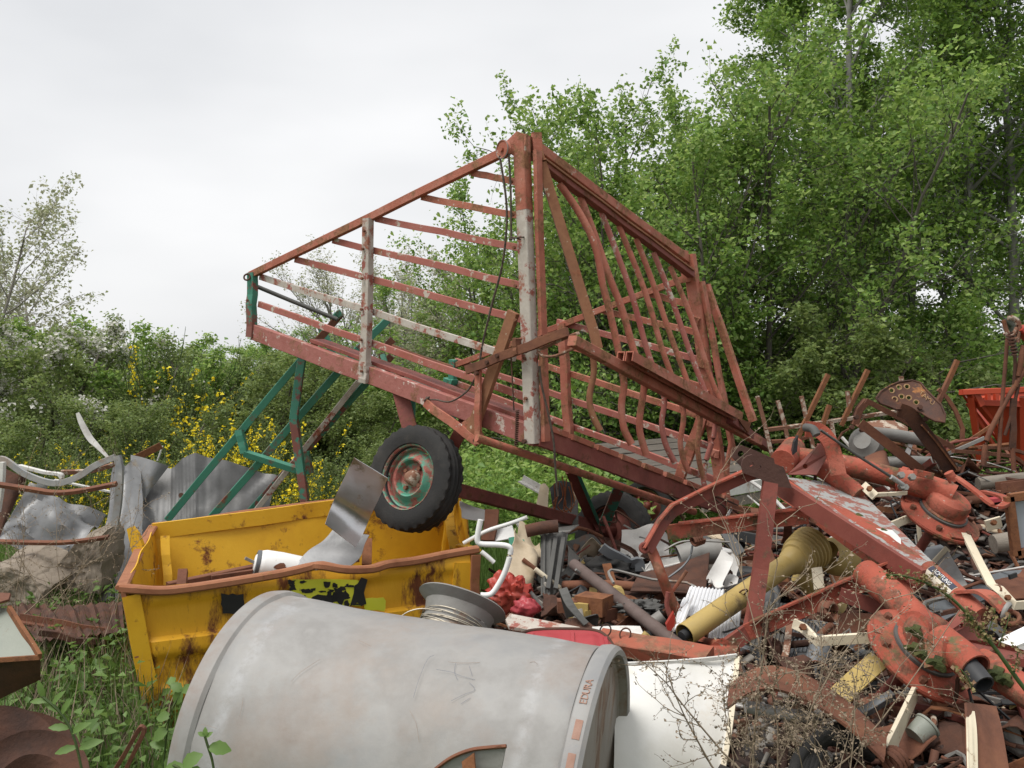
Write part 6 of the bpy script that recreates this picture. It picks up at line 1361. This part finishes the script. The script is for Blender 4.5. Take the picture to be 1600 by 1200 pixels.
one('grey_duct', tube(path3([(1262, 1060, 3.5), (1276, 1030, 3.55), (1285, 1000, 3.6)], 3), .04, 14), 'greyp', 'smooth grey duct right of the dark grille', 'duct', 60)
one('black_tub', lathe([(.0, .0), (.11, .004), (.125, .014), (.135, .012), (.15, .02), (.158, .018), (.158, .004), (.11, -.006)], P(1165, 930, 4.5), (-.1, -.65, .75), 40), 'blackp', 'black round plastic tub half hidden behind the yellow guard', 'tub', 40)
one('grey_bucket', tube(path3([(1062, 872), (1092, 862), (1125, 862)], 4.7), .062, 24, hollow=.005), 'galvdark', 'grey tube lying open end left below the tedder side beam', 'tube', 60)
one('white_wrap', sheet(bilin(P(1122, 866, 4.4), P(1142, 876, 4.4), P(1140, 905, 4.2), P(1104, 914, 4.2), 8, 8, .12, 8, 3), .004), 'cloth', 'crumpled white plastic sheet right of the grey tube', 'plastic', 25)
one('white_wrap', sheet(bilin(P(1140, 872, 4.5), P(1156, 878, 4.5), P(1158, 900, 4.3), P(1138, 902, 4.3), 6, 6, .10, 8, 6), .004), 'cloth', 'smaller crumpled white plastic beside the mast', 'plastic', 25)
BF = thing('black_stand', 'black angular plastic stand behind the tedder mast', 'stand', P(1150, 875, 4.6))
mk('bar', beam(P(1132, 830, 4.7), P(1158, 866, 4.6), .05, .02, (0, 1, 0), 1), M['blackp'], BF); mk('bar', beam(P(1130, 832, 4.7), P(1200, 846, 4.6), .05, .03, (0, 1, 0), 1), M['blackp'], BF)
one('beige_offcut', plate(path3([(1096, 832, 4.9), (1126, 828, 5.0), (1140, 846, 4.8), (1118, 842, 4.8)], 4), .01), 'card', 'pale beige offcut below the tedder side beam', 'offcut')
coil('spring_coil', P(1083, 846, 4.3), (.8, .4, .2), .022, 4, .012, .007, 'rust', None, label='rusty coil spring hanging below the tedder side beam', cat='spring')
pipe('grey_cable', [(1038, 860), (1060, 848), (1085, 845), (1140, 847)], 4.4, .005, 'galvdark', 'grey cable curving below the tedder side beam', 'cable', 6, 6)
pipe('grey_cable', [(1082, 852), (1078, 870), (1066, 886), (1045, 902)], 4.3, .005, 'greyp', 'grey cable looping down beside the orange link pipe', 'cable', 6, 6)
pipe('knobbed_rod', [(1050, 925), (1062, 908), (1073, 892)], 3.9, .008, 'orangepaint', 'thin red rod with a knob right of the link pipe', 'rod', 0)
one('dark_plate', sheet(bilin(P(1000, 890, 4.5), P(1110, 872, 4.5), P(1100, 918, 4.2), P(985, 925, 4.2), 8, 8, .05, 3, 7), .006), 'rustdark', 'dark rusty sheet lying behind the link pipe', 'sheet', 40)
blob('tangled_cloth', P(1000, 950, 4.1), .05, 'charcoal', 'dark tangled rag beside the brown pole', 'rag', 15, (1.6, 1, .55), .8, 22, 8)
one('grey_cup', tube(path3([(1022, 972), (1036, 962)], 3.9), .028, 16, hollow=.003), 'galvdark', 'small grey cup lying right of the rag', 'cup', 60)
one('red_wedge', plate(path3([(1040, 975), (1052, 955), (1056, 972), (1044, 990)], 3.75), .03), 'redplastic', 'small bright red plastic wedge left of the ribbed panels', 'wedge')
pipe('red_hook', [(1048, 965), (1042, 945), (1044, 925)], 3.8, .010, 'wagdark', 'dark red bent hook behind the link pipe', 'hook')
one('flywheel', lathe([(.02, .01), (.05, .012), (.055, .02), (.075, .02), (.075, 0), (.02, 0)], P(978, 955, 4.3), (-.1, -.6, .7), 24), 'rustorange', 'small rusty flywheel behind the brown pole', 'wheel', 30)
for i, (x, y) in enumerate([(886, 955), (906, 962), (928, 958), (945, 968), (918, 972)]):
    s = .035 + .01 * (i % 3); c = P(x, y, 4.1); vv = [c + Matrix.Rotation(i * 1.3, 3, 'Z') @ V((a * s * 1.2, b * s, (e + 1) * s * .7)) for a in (-1, 1) for b in (-1, 1) for e in (-1, 1)]
    one('cast_block', (vv, [(0, 1, 3, 2), (4, 6, 7, 5), (0, 4, 5, 1), (2, 3, 7, 6), (0, 2, 6, 4), (1, 5, 7, 3)]), ['rust', 'ptoy', 'rustorange'][i % 3], f'{["brown", "yellowish", "orange"][i % 3]} casting in the hollow behind the flat bar, {["leftmost", "second from left", "fourth from left", "rightmost", "middle"][i]} of five', 'casting', group='castings in the hollow')
# right-hand foreground
GU = [(1140, 1085, 2.75), (1175, 1062, 2.8), (1215, 1056, 2.82), (1270, 1076, 2.8), (1330, 1116, 2.72), (1385, 1168, 2.6)]
strip_sheet('curved_guard', [P(x, y - 14, d) for x, y, d in GU], [P(x - 4, y + 22, d - .12) for x, y, d in GU], 'rust', .008, .004, None, label='brown rusty curved mudguard at the lower right, in the dry weeds', cat='guard')
pipe('silver_pipe', [(1165, 1104), (1230, 1116), (1282, 1124)], 2.75, .018, 'galv', 'bright grey pipe under the brown mudguard', 'pipe', 0)
RPL = [(1522, 1096, 2.5), (1552, 1100, 2.55), (1568, 1150, 2.45), (1580, 1250, 2.3)]
strip_sheet('rust_plate', [P(1508, 1098, 2.5), P(1510, 1150, 2.42), P(1512, 1250, 2.3)], [P(1555, 1104, 2.6), P(1566, 1150, 2.5), P(1584, 1250, 2.35)], 'rust', .006, .01, None, label='large rusty bowed plate at the bottom right corner', cat='plate')
strip_sheet('cream_strip', [P(1509, 1110, 2.485), P(1511, 1150, 2.41), P(1513, 1250, 2.29)], [P(1522, 1112, 2.50), P(1526, 1150, 2.425), P(1528, 1250, 2.305)], 'cream', .004, .003, None, label='strip of cream paint-flaked metal along the bowed rusty plate', cat='strip')
one('green_cup', lathe([(0, -.03), (.032, -.03), (.036, .02), (.040, .022), (.040, .028), (.034, .028), (.03, -.02)], P(1440, 1142, 2.78), (.75, .25, .5), 28), 'paleg', 'pale green plastic cap under the near disc', 'cap', 40)
for i in range(5):
    one('black_hose', sweep(circ(.017, 10), smoothpath(path3([(1235 + i * 7, 1240, 2.5), (1250 + i * 9, 1180 - i * 5, 2.58 + .02 * i), (1300 + i * 6, 1140 + i * 6, 2.66), (1352 + i * 2, 1134 + i * 12, 2.7)], 2), 8)), 'rubber', f'black hose in the dry weeds at the bottom, {["lowest", "second lowest", "middle", "second highest", "highest"][i]} of five', 'hose', 60, 'black hoses')
ruled('rust_sheet', path3([(1285, 965, 4.0), (1320, 955, 4.0), (1362, 965, 4.0)], 3), path3([(1285, 1040, 3.6), (1320, 1045, 3.6), (1350, 1030, 3.6)], 3), 'rust', amp=.06, seed=51, label='crumpled rusty sheet below the tedder lower beam', cat='sheet')
one('olive_strap', sweep(rect(.07, .01), smoothpath(path3([(1290, 1110, 2.9), (1330, 1070, 3.0), (1375, 1030, 3.1)], 3), 4), (0, -.5, 1)), 'ptoy', 'olive yellow strap running under the near disc', 'strap')
one('cream_offcut', plate(path3([(1268, 888, 3.95), (1284, 886, 3.95), (1288, 918, 3.9), (1272, 922, 3.9)], 3), .008), 'cream', 'cream metal offcut standing behind the lower beam', 'offcut')
coil('spring_coil', P(1288, 955, 3.35), (.5, -.6, .1), .03, 3, .012, .009, 'rust', None, label='thick rusty coil below the tedder lower beam', cat='spring')
# right background of the heap
BU = thing('grey_bumper', 'long dark grey plastic bumper lying under the cream tine arm', 'bumper', P(1500, 960, 4.2))
strip_sheet('skin', path3([(1395, 985, 3.9), (1440, 948, 4.1), (1500, 918, 4.3), (1560, 896, 4.4), (1640, 888, 4.5)], 4), path3([(1400, 1030, 3.7), (1446, 988, 3.9), (1505, 955, 4.1), (1562, 930, 4.2), (1640, 920, 4.3)], 4), 'greyp', .01, .01, BU)
for x, y in [(1512, 928), (1582, 905)]: mk('clip_recess_shade', beam(P(x - 5, y - 3, 4.2), P(x + 6, y - 7, 4.22), .02, .01, (0, 1, 0), 1), M['blackp'], BU)  # black blocks whose colour stands in for shaded recesses
one('rusty_apron', sheet(bilin(P(1550, 905, 4.4), P(1640, 880, 4.5), P(1640, 945, 4.1), P(1555, 950, 4.1), 6, 6, .04, 3, 6), .006), 'rust', 'rusty sheet behind the cream tine arm at the right edge', 'sheet', 40)
CS = thing('grey_case', 'light grey plastic case with a cream edge behind the tedder plate', 'case', P(1480, 905, 4.3))
ruled('side', path3([(1450, 890, 4.4), (1465, 875, 4.4), (1480, 858, 4.4)], 4), path3([(1478, 930, 4.1), (1495, 925, 4.1), (1512, 915, 4.15)], 4), 'galv', CS, amp=.005)
mk('edge', beam(P(1450, 890, 4.39), P(1481, 857, 4.39), .012, .03, seg=1), M['cream'], CS); mk('back', plate(path3([(1425, 862, 4.6), (1470, 852, 4.6), (1480, 858, 4.4), (1455, 885, 4.4)], 4), .01), M['greyp'], CS)
WN = thing('framed_pane', 'brown framed cloudy window pane at the right edge', 'window', P(1590, 870, 4.0))
for a, b in [((1576, 776), (1588, 868)), ((1576, 778), (1660, 766)), ((1588, 866), (1660, 852))]: mk('frame_bar', beam(P(*a, 4.0), P(*b, 4.0), .035, .03, (0, 1, 0), 1), M['rustorange'], WN)
mk('pane', plate(path3([(1582, 780), (1660, 770), (1660, 852), (1590, 862)], 4.02), .006), M['glass'], WN)
one('white_offcut', plate(path3([(1560, 1000, 3.3), (1640, 962, 3.4), (1640, 990, 3.3), (1572, 1018, 3.2)], 3), .01), 'white', 'white sheet edge at the right border above the outer tube', 'sheet')
pipe('grey_log', [(1552, 850), (1600, 842), (1640, 838)], 4.5, .045, 'wood', 'grey weathered post at the right edge below the window pane', 'post', 0)
pipe('grey_log', [(1528, 756), (1560, 752), (1600, 748), (1640, 745)], 5.2, .035, 'wood', 'grey weathered post behind the red guard loop', 'post', 0)
one('maroon_strip', beam(P(1545, 782, 4.6), P(1640, 768, 4.6), .02, .05, (0, 1, 0), 2), 'redtub', 'maroon painted strip above the window pane', 'strip')
one('rust_channel', beam(P(1560, 762, 4.8), P(1640, 752, 4.8), .05, .05, seg=2, prof=channel(.06, .05, .008)), 'rust', 'rusty channel bar behind the maroon strip', 'bar')
one('white_flake', plate(path3([(1404, 842, 4.3), (1420, 848, 4.3), (1440, 864, 4.25), (1414, 852, 4.2)], 4), .006), 'offwhite', 'white sliver of sheet behind the tedder plate edge', 'sliver')
pipe('cream_rod', [(1435, 820), (1437, 840), (1438, 852)], 4.5, .010, 'cream', 'thin cream rod standing behind the far disc', 'rod', 0)

LM = [('the wire reel', 715, 955), ('the red bag', 795, 928), ('the brown pole', 980, 945), ('the far wagon wheel', 955, 825), ('the red pan', 890, 1005), ('the orange-red beam', 1020, 1015), ('the orange link pipe', 1045, 920), ('the yellow shaft guard', 1130, 950), ('the ribbed bell', 1255, 850),
      ('the tedder mast', 1190, 840), ('the lichened tedder plate', 1340, 810), ('the far tedder disc', 1470, 800), ('the near tedder disc', 1440, 1020), ('the perforated seat', 1420, 625), ('the lower grey pipe', 1430, 723), ('the brown mudguard', 1260, 1085), ('the finned grilles', 1230, 1000), ('the grey bumper', 1500, 940),
      ('the light grey case', 1480, 885), ('the framed pane', 1590, 820), ('the bowed rusty plate', 1535, 1150), ('the black tub', 1165, 925), ('the grey cabinet', 865, 880), ('the bent white pipe', 775, 870), ('the spike harrow', 1260, 670), ('the tedder lower beam', 1300, 930), ('the rake head', 1570, 650), ('the pale green cap', 1440, 1142),
      ('the enamel panel', 1060, 1100), ('the long cream arm', 1550, 900), ('the far tedder tube', 1340, 730), ('the red guard loop', 1535, 770), ('the flatbed trailer', 1120, 740), ('the outer black sleeve', 1520, 1050), ('the olive strap', 1335, 1070), ('the shredded rubber', 955, 890), ('the rusty water pipe', 1010, 920), ('the tall beige board', 830, 900), ('the open grey tube', 1090, 865), ('the tedder side beam', 1150, 815)]
def where(c):
    x, y = px(c); n_, a, b = min(LM, key=lambda t: (t[1] - x) ** 2 + (t[2] - y) ** 2); dx, dy = x - a, y - b
    if dx * dx + dy * dy < 18 ** 2: return 'at ' + n_
    if abs(dx) > abs(dy): return ('right of ' if dx > 0 else 'left of ') + n_
    return ('below ' if dy > 0 else 'above ') + n_
# ------------------------------------------------------------------ countless smaller pieces: grouped individuals
frnd = random.Random(99)
KIN = {'offcut_bar': ('bar', 'bar'), 'offcut_pipe': ('pipe', 'pipe'), 'offcut_plate': ('plate', 'plate'), 'offcut_angle': ('angle bar', 'angle bar'), 'bent_strap': ('bent strap', 'strap'), 'scrap_ring': ('ring', 'ring'), 'scrap_cable': ('cable', 'cable')}
TONE = [('rust', 'rusty brown', 7), ('rustdark', 'dark rusted', 9), ('rustorange', 'orange rusted', 3), ('rustpale', 'flaky pale', 2), ('galvdark', 'dull grey', 1.6), ('charcoal', 'charcoal', 4), ('white', 'white', .45), ('card', 'beige', .6), ('offwhite', 'off-white', .8), ('teddark', 'dark red', 1.2), ('greyp', 'grey plastic', 1), ('blackp', 'black', 4), ('wood', 'weathered wooden', .4), ('ptoy', 'yellowish', .6)]
ZON = [('middle', 'in the heap between the skip and the tedder', (745, 1060), (3.9, 6.6), 120), ('front', 'in the heap under the tedder frame', (1000, 1330), (2.9, 4.2), 110), ('right', 'in the heap round the tedder discs', (1200, 1640), (2.5, 4.4), 130), ('back', 'in the heap behind the tedder', (1090, 1640), (4.4, 6.3), 220)]
def rrot(): return Matrix.Rotation(frnd.uniform(0, 6.28), 3, 'Z') @ Matrix.Rotation(frnd.gauss(0, .35), 3, 'X') @ Matrix.Rotation(frnd.gauss(0, .3), 3, 'Y')
def scrap(kind):
    f = frnd; l = f.uniform(.10, .42); 
    if kind == 'offcut_bar': return sweep(rect(f.uniform(.012, .03), f.uniform(.012, .03)), [V((-l / 2, 0, 0)), V((0, f.gauss(0, .01), f.gauss(0, .01))), V((l / 2, 0, 0))])
    if kind == 'offcut_pipe': return tube([V((-l / 2, 0, 0)), V((0, f.gauss(0, .02), 0)), V((l / 2, 0, 0))], f.uniform(.008, .024), 9, 3, hollow=.003)
    if kind == 'offcut_angle': return sweep(angle_(f.uniform(.03, .05), f.uniform(.03, .05), .006), [V((-l / 2, 0, 0)), V((l / 2, 0, 0))])
    if kind == 'bent_strap': return sweep(rect(f.uniform(.02, .05), .006, .001), smoothpath([V((-l / 2, 0, 0)), V((-l / 5, f.gauss(0, .03), f.gauss(0, .05))), V((l / 5, f.gauss(0, .03), f.gauss(0, .06))), V((l / 2, 0, f.gauss(0, .08)))], 4))
    if kind == 'scrap_ring': r_ = f.uniform(.03, .09); return sweep(circ(f.uniform(.004, .012), 6), [V((math.cos(t * .35) * r_, math.sin(t * .35) * r_, 0)) for t in range(18)], closed=True)
    if kind == 'scrap_cable':
        p = [V((0, 0, 0))]
        for _ in range(6): p.append(p[-1] + V((f.gauss(0, .1), f.gauss(0, .1), f.gauss(.0, .04))))
        return tube(p, f.uniform(.003, .007), 5, 4)
    a, b = f.uniform(.05, .15), f.uniform(.04, .11)
    return sheet(bilin(V((-a, -b, 0)), V((a, -b * f.uniform(.6, 1), 0)), V((a * f.uniform(.6, 1), b, 0)), V((-a, b, 0)), 7, 7, .10, 9, f.uniform(0, 50)), .004)
kinds = ['offcut_bar', 'offcut_pipe', 'offcut_plate', 'offcut_plate', 'offcut_angle', 'bent_strap', 'bent_strap', 'scrap_ring', 'scrap_cable', 'scrap_cable', 'scrap_cable', 'offcut_bar']
for zn, zl, (xa, xb_), (da_, db), cnt in ZON:
    for _ in range(cnt):
        kind = frnd.choice(kinds); mm, tone, _w = frnd.choices(TONE, [t[2] for t in TONE])[0]
        if kind == 'scrap_cable': mm, tone = frnd.choice([('blackp', 'black'), ('galvdark', 'dull grey'), ('rustdark', 'dark rusted')])
        d = frnd.uniform(da_, db); x = (frnd.uniform(xa, xb_) - 800) / F * d
        if heap(x, d) < .18: continue
        if px(V((x, d, heap(x, d) + .05)))[0] < (1190 if d > 3.2 else 1340) and d < 3.75: continue
        g = scrap(kind); mrot = rrot(); c = V((x, d, heap(x, d) + frnd.uniform(.0, .13)))
        one(kind, ([mrot @ V(v) + c for v in g[0]], g[1]), mm, f'{tone} {KIN[kind][0]} {where(c)}', KIN[kind][1], 40 if 'pipe' in kind or 'ring' in kind or 'cable' in kind else False, f'{tone} {KIN[kind][0]} pieces {where(c)}')
# long thin rods and bars tangled over the heap
RODZ = [('tangled behind the tedder below the harrow', (1180, 1640), (4.9, 6.3), (.02, .30), 130), ('tangled round the far tedder disc', (1240, 1640), (3.6, 4.7), (.03, .16), 50), ('tangled in the heap left of the tedder mast', (780, 1140), (4.0, 6.2), (.02, .14), 60), ('tangled under the near tedder disc', (1200, 1640), (2.5, 3.4), (.0, .10), 50)]
RODK = [('rusty_bar', 'rusty', 'rust', 5), ('rusty_bar', 'dark rusted', 'rustdark', 5), ('rusty_bar', 'flaky pale', 'rustpale', 2.5), ('rusty_bar', 'orange rusted', 'rustorange', 2), ('grey_bar', 'dull grey', 'galvdark', 2), ('pale_bar', 'pale', 'offwhite', 1.6), ('red_bar', 'dark red', 'teddark', 1.5)]
for zl, (xa, xb_), (da_, db), (ha, hb), cnt in RODZ:
    for _ in range(cnt):
        nm, tone, mm, _w = frnd.choices(RODK, [k_[3] for k_ in RODK])[0]; d = frnd.uniform(da_, db); x = (frnd.uniform(xa, xb_) - 800) / F * d
        if heap(x, d) < .15: continue
        if px(V((x, d, heap(x, d))))[0] < (1230 if d > 3.2 else 1380) and d < 3.8: continue
        a = frnd.uniform(0, 6.28); v = V((math.cos(a), math.sin(a) * .7, frnd.gauss(0, .33))).normalized(); ln = frnd.uniform(.25, .85) * (1 if 'near' not in zl else .6); c = V((x, d, heap(x, d) + frnd.uniform(ha, hb)))
        bd = V((frnd.gauss(0, .04), frnd.gauss(0, .03), frnd.gauss(0, .04))); th = frnd.uniform(.0035, .012); ty = frnd.random()
        pr = circ(th, 7) if ty < .4 else rect(th * 1.8, th * 1.8) if ty < .65 else rect(th * 3.5, th * .7) if ty < .85 else angle_(th * 3, th * 3, .005)
        one(nm, sweep(pr, smoothpath([c - v * ln / 2, c - v * ln / 6 + bd, c + v * ln / 6 + bd * .6, c + v * ln / 2], 3)), mm, f'long thin {tone} bar {where(c)}', 'bar', 50 if ty < .4 else False, f'long thin {tone} bars {where(c)}')
for i_, (x, y, d, m_, l_) in enumerate([(905, 862, 6.2, 'charcoal', 'dark crumpled sheet before the far wheel'), (985, 872, 6.1, 'rustdark', 'dark rusty crumpled sheet right of the far wheel'), (925, 885, 5.6, 'galvdark', 'grey crumpled sheet below the far wheel hub'), (1010, 852, 5.9, 'offwhite', 'pale crumpled sheet between the far wheel and the link arm')]):
    one('crumpled_sheet', sheet(bilin(P(x - 40, y - 18, d + .1), P(x + 34, y - 12, d + .15), P(x + 40, y + 22, d - .2), P(x - 34, y + 20, d - .15), 14, 14, .16, 5, i_ * 3.1), .005), m_, l_, 'sheet', 40)
# fine debris nobody could count
rg = rng_(5); n = 30000; dd = rg.uniform(2.4, 7.2, n); xx = (rg.uniform(720, 1680, n) - 800) / F * dd
hz = np.array([heap(a, b) for a, b in zip(xx, dd)]); ok = hz > .15; xx, dd, hz = xx[ok], dd[ok], hz[ok]; n = len(xx)
c = np.stack([xx, dd, hz + rg.uniform(-.01, .04, n)], 1); a = rg.normal(size=(n, 3)); a[:, 2] *= .35; a /= np.linalg.norm(a, axis=1)[:, None]; b = np.cross(a, rg.normal(size=(n, 3)) * .5 + np.array([0, 0, 1])); b /= np.linalg.norm(b, axis=1)[:, None]; nn_ = np.cross(a, b)
la = rg.uniform(.008, .05, (n, 1)) * rg.choice([1, 1, 2.2], (n, 1)); lb = rg.uniform(.004, .022, (n, 1)); lc = rg.uniform(.001, .008, (n, 1))
vv = np.empty((n, 8, 3)); q = 0
for s1_ in (-1, 1):
    for s2_ in (-1, 1):
        for s3_ in (-1, 1): vv[:, q] = c + a * la * s1_ + b * lb * s2_ + nn_ * lc * s3_; q += 1
ff = np.concatenate([np.arange(n)[:, None] * 8 + np.array([f]) for f in [(0, 1, 3, 2), (4, 6, 7, 5), (0, 4, 5, 1), (2, 3, 7, 6), (0, 2, 6, 4), (1, 5, 7, 3)]])
def debrismat():
    m = bpy.data.materials.new('debris'); m.use_nodes = True; t = m.node_tree; b_ = t.nodes['Principled BSDF']; g = N(t, 'ShaderNodeNewGeometry')
    cols = [(.05, .025, .018), (.12, .05, .03), (.03, .025, .022), (.17, .08, .045), (.05, .035, .03), (.13, .115, .10), (.08, .03, .02), (.26, .24, .21), (.04, .02, .014)]
    r_ = ramp(t, [(i / 9, c_) for i, c_ in enumerate(cols)]); r_.color_ramp.interpolation = 'CONSTANT'; t.links.new(g.outputs['Random Per Island'], r_.inputs[0]); t.links.new(r_.outputs[0], b_.inputs['Base Color']); b_.inputs['Roughness'].default_value = .8; return m
link('metal_debris', fastmesh('metal_debris', vv.reshape(-1, 3), ff, debrismat()), label='small rusty metal debris covering the heap', kind='stuff')

# ================================================================== FOREGROUND PLANTS
def dryplant(g, p, d, ln, rad, lev, seeds):
    n = 5; pts = [V(p)]; d = V(d).normalized()
    for i in range(n):
        d = (d + g.rv() * (.10 if lev == 0 else .2) + V((0, 0, .02))).normalized(); pts.append(pts[-1] + d * ln / n)
        if lev < 2:
            for _ in range(2 if lev == 0 else 1):
                if g.r.random() < .8: dryplant(g, pts[-1], (d + g.rv() * .75), ln * g.r.uniform(.25, .5), rad * .55, lev + 1, seeds)
        if lev >= 1:
            for _ in range(1): seeds.append(tuple(pts[-2].lerp(pts[-1], g.r.random())))
    g.tubes.append((pts, rad, rad * .4, 4 if lev == 0 else 3))
def drymesh(name, seed, plants):
    g = Grow(seed); seeds = []
    for p, d, ln, rad in plants: dryplant(g, p, d, ln, rad, 0, seeds)
    wv, wf = g.wood(); lv, lf = leaves(np.array(seeds), rng_(seed), .010, .006, .003, .1)
    return wv, np.concatenate([wf[:, :3], wf[:, [0, 2, 3]]], 0), lv, lf
pl = []
dr = random.Random(17)
for i in range(20):
    d = dr.uniform(2.35, 2.9); x = dr.uniform(1130, 1340); p = P(x, 1215 + dr.uniform(-30, 30), d)
    pl.append((p, V((dr.gauss(.05, .45), dr.gauss(0, .25), 1)), dr.uniform(.18, .36), .0018))
wv, wf, lv, lf = drymesh('dry_tangle', 101, pl)
link('dry_weeds', fastmesh('dry_weeds', np.concatenate([wv, lv]), np.concatenate([wf, lf + len(wv)]), M['dry']), label='tangle of dry brown weed stalks with seed heads at the lower right', kind='stuff')
DW = [('tall dry stalk before the yellow guard and mast', (1175, 1230, 2.6), (-.02, 0, 1), .62, .0035), ('dry stalk leaning left across the enamel panel', (1165, 1210, 2.6), (-.75, 0, .55), .42, .003), ('dry stalk crossing the tedder lower beam', (1245, 1230, 2.6), (.05, .05, 1), .58, .003),
      ('dry stalk leaning right towards the near disc', (1275, 1225, 2.6), (.85, 0, .8), .62, .003), ('thin dry stalk before the dark grille', (1300, 1230, 2.65), (-.1, .1, 1), .45, .0025), ('thin dry stalk over the bottom of the enamel panel', (1140, 1235, 2.55), (-.45, 0, .9), .4, .003), ('dry stalk rising along the tedder mast', (1215, 1220, 2.7), (-.05, .1, 1), .72, .003)]
for i, (lab, p, d, ln, rad) in enumerate(DW):
    o = thing('dry_stalk', lab, 'dry plant', P(*p)); wv, wf, lv, lf = drymesh('s', 200 + i, [(V((0, 0, 0)), V(d), ln, rad)])
    link('stem', fastmesh('stem', wv, wf, M['dry']), parent=o); link('seed_heads', fastmesh('seed_heads', lv, lf, M['dry']), parent=o, kind='stuff')
pl = []
for i in range(12):
    d = dr.uniform(4.6, 5.6); pl.append((P(dr.uniform(-20, 200), 960, d), V((dr.gauss(.2, .6), dr.gauss(0, .25), 1)), dr.uniform(.3, .7), .0025))
wv, wf, lv, lf = drymesh('dry_left', 111, pl)
link('dry_twigs', fastmesh('dry_twigs', np.concatenate([wv, lv]), np.concatenate([wf, lf + len(wv)]), M['dry']), label='dry bramble twigs before the concrete lump', kind='stuff')
# broad leaves in front
def leafgeo(c, dir_, up_, ln, wd, fold=.25):
    dir_ = V(dir_).normalized(); s = dir_.cross(V(up_)).normalized(); n_ = s.cross(dir_); vs_, fs = [], []; K = 7
    for i in range(K + 1):
        t = i / K; w_ = wd * math.sin(math.pi * min(1, t * .93 + .05)) ** .8 * (1 if i % 2 else .86) / 2; q = V(c) + dir_ * ln * t - n_ * ln * .25 * t * t
        vs_ += [q - s * w_ + n_ * w_ * fold, q, q + s * w_ + n_ * w_ * fold]
    for i in range(K): fs += [(3 * i, 3 * i + 1, 3 * i + 4, 3 * i + 3), (3 * i + 1, 3 * i + 2, 3 * i + 5, 3 * i + 4)]
    return vs_, fs
def shoot(label, stem, lv_, r_=.003, d=2.2):
    o = thing('bramble_shoot', label, 'bramble', P(stem[0][0], stem[0][1], d), 'bramble shoots in front')
    mk('stem', tube(path3(stem, d), r_, 6, 4), M['broomstem'], o, 60)
    for x, y, dx, dz, ln, wd in lv_: mk('leaf', leafgeo(P(x, y, d), (dx, rnd.uniform(-.35, .1), dz), (rnd.uniform(-.2, .2), -.75, .7), ln, wd), M['leafW'], o, 60)
shoot('bramble shoot with a broad leaf before the left half of the drum', [(338, 1230), (332, 1190), (326, 1170), (320, 1150)], [(326, 1168, 1, -.05, .05, .036), (322, 1152, -.2, 1, .022, .014), (320, 1150, -.8, .5, .018, .012), (322, 1152, .8, .8, .018, .012)])
shoot('low bramble leaves at the bottom edge left of the drum shoot', [(300, 1240), (285, 1205), (270, 1195)], [(288, 1200, -1, -.1, .052, .04), (286, 1198, .6, .5, .05, .04), (290, 1205, 1, -.2, .05, .036)])
shoot('bramble climbing the left rim of the drum', [(255, 1200), (265, 1120), (285, 1080)], [(266, 1120, -1, .0, .05, .04), (275, 1100, .3, .9, .05, .04), (262, 1140, -.9, -.5, .055, .045), (284, 1080, -.7, .5, .045, .036), (284, 1080, .8, .4, .045, .036), (258, 1165, -1, .3, .05, .04), (260, 1185, .5, -.6, .05, .04)], d=3.1)
shoot('upright leafy shoot among the weeds at the lower left', [(135, 1240), (118, 1160), (98, 1118), (66, 1088)], [(112, 1146, .9, .7, .05, .02), (108, 1138, -.9, .2, .045, .02), (96, 1116, .5, .9, .045, .018), (92, 1112, -.8, .6, .045, .018), (74, 1096, -.9, .1, .04, .016), (68, 1090, -.2, 1, .04, .016), (82, 1100, .6, .8, .04, .016), (124, 1170, .8, .4, .055, .024), (120, 1168, -1, -.1, .05, .022)])
# sorrel stalk
SO = thing('sorrel_stalk', 'green sorrel stalk with seed clusters leaning across the near rotor', 'plant', P(1640, 1130, 2.0))
ss = smoothpath(path3([(1650, 1130), (1600, 1075), (1560, 1020), (1522, 972), (1488, 936), (1450, 912), (1412, 900), (1384, 898)], 2.0), 6)
mk('stem', sweep(circ(.0055, 7), ss, scale=[1 - .75 * i / len(ss) for i in range(len(ss))]), M['broomstem'], SO, 60)
pts = []; sr = random.Random(4)
def cl(a, b, n_):
    for _ in range(n_):
        t = sr.random(); q = P(a[0] + (b[0] - a[0]) * t, a[1] + (b[1] - a[1]) * t, 2.0); pts.append(tuple(q + V((sr.gauss(0, .006), sr.gauss(0, .006), sr.gauss(0, .005)))))
cl((1384, 898), (1450, 905), 60); cl((1450, 905), (1490, 935), 40)
for a, b, n_ in [((1522, 972), (1510, 955), 20), ((1522, 972), (1545, 1000), 40), ((1505, 960), (1540, 1000), 45), ((1545, 985), (1555, 950), 25), ((1560, 1010), (1578, 960), 30), ((1585, 1050), (1590, 1010), 25), ((1500, 1045), (1520, 1080), 22)]:
    cl(a, b, n_); mk('side_stalk', tube(path3([a, ((a[0] + b[0]) / 2 + 2, (a[1] + b[1]) / 2 - 3), b], 2.0), .0015, 5, 3), M['broomstem'], SO, 60)
lv, lf = leaves(np.repeat(np.array(pts), 2, 0), rng_(9), .010, .009, .0025, .0)
M['sorrel'] = leafmat('sorrel_seed', [(.22, .20, .07), (.30, .24, .12), (.26, .15, .09), (.17, .20, .06)], .25)
o = link('seed_clusters', fastmesh('seed_clusters', lv - np.array(tuple(WL[SO.name])), lf, M['sorrel']), parent=SO, kind='stuff')
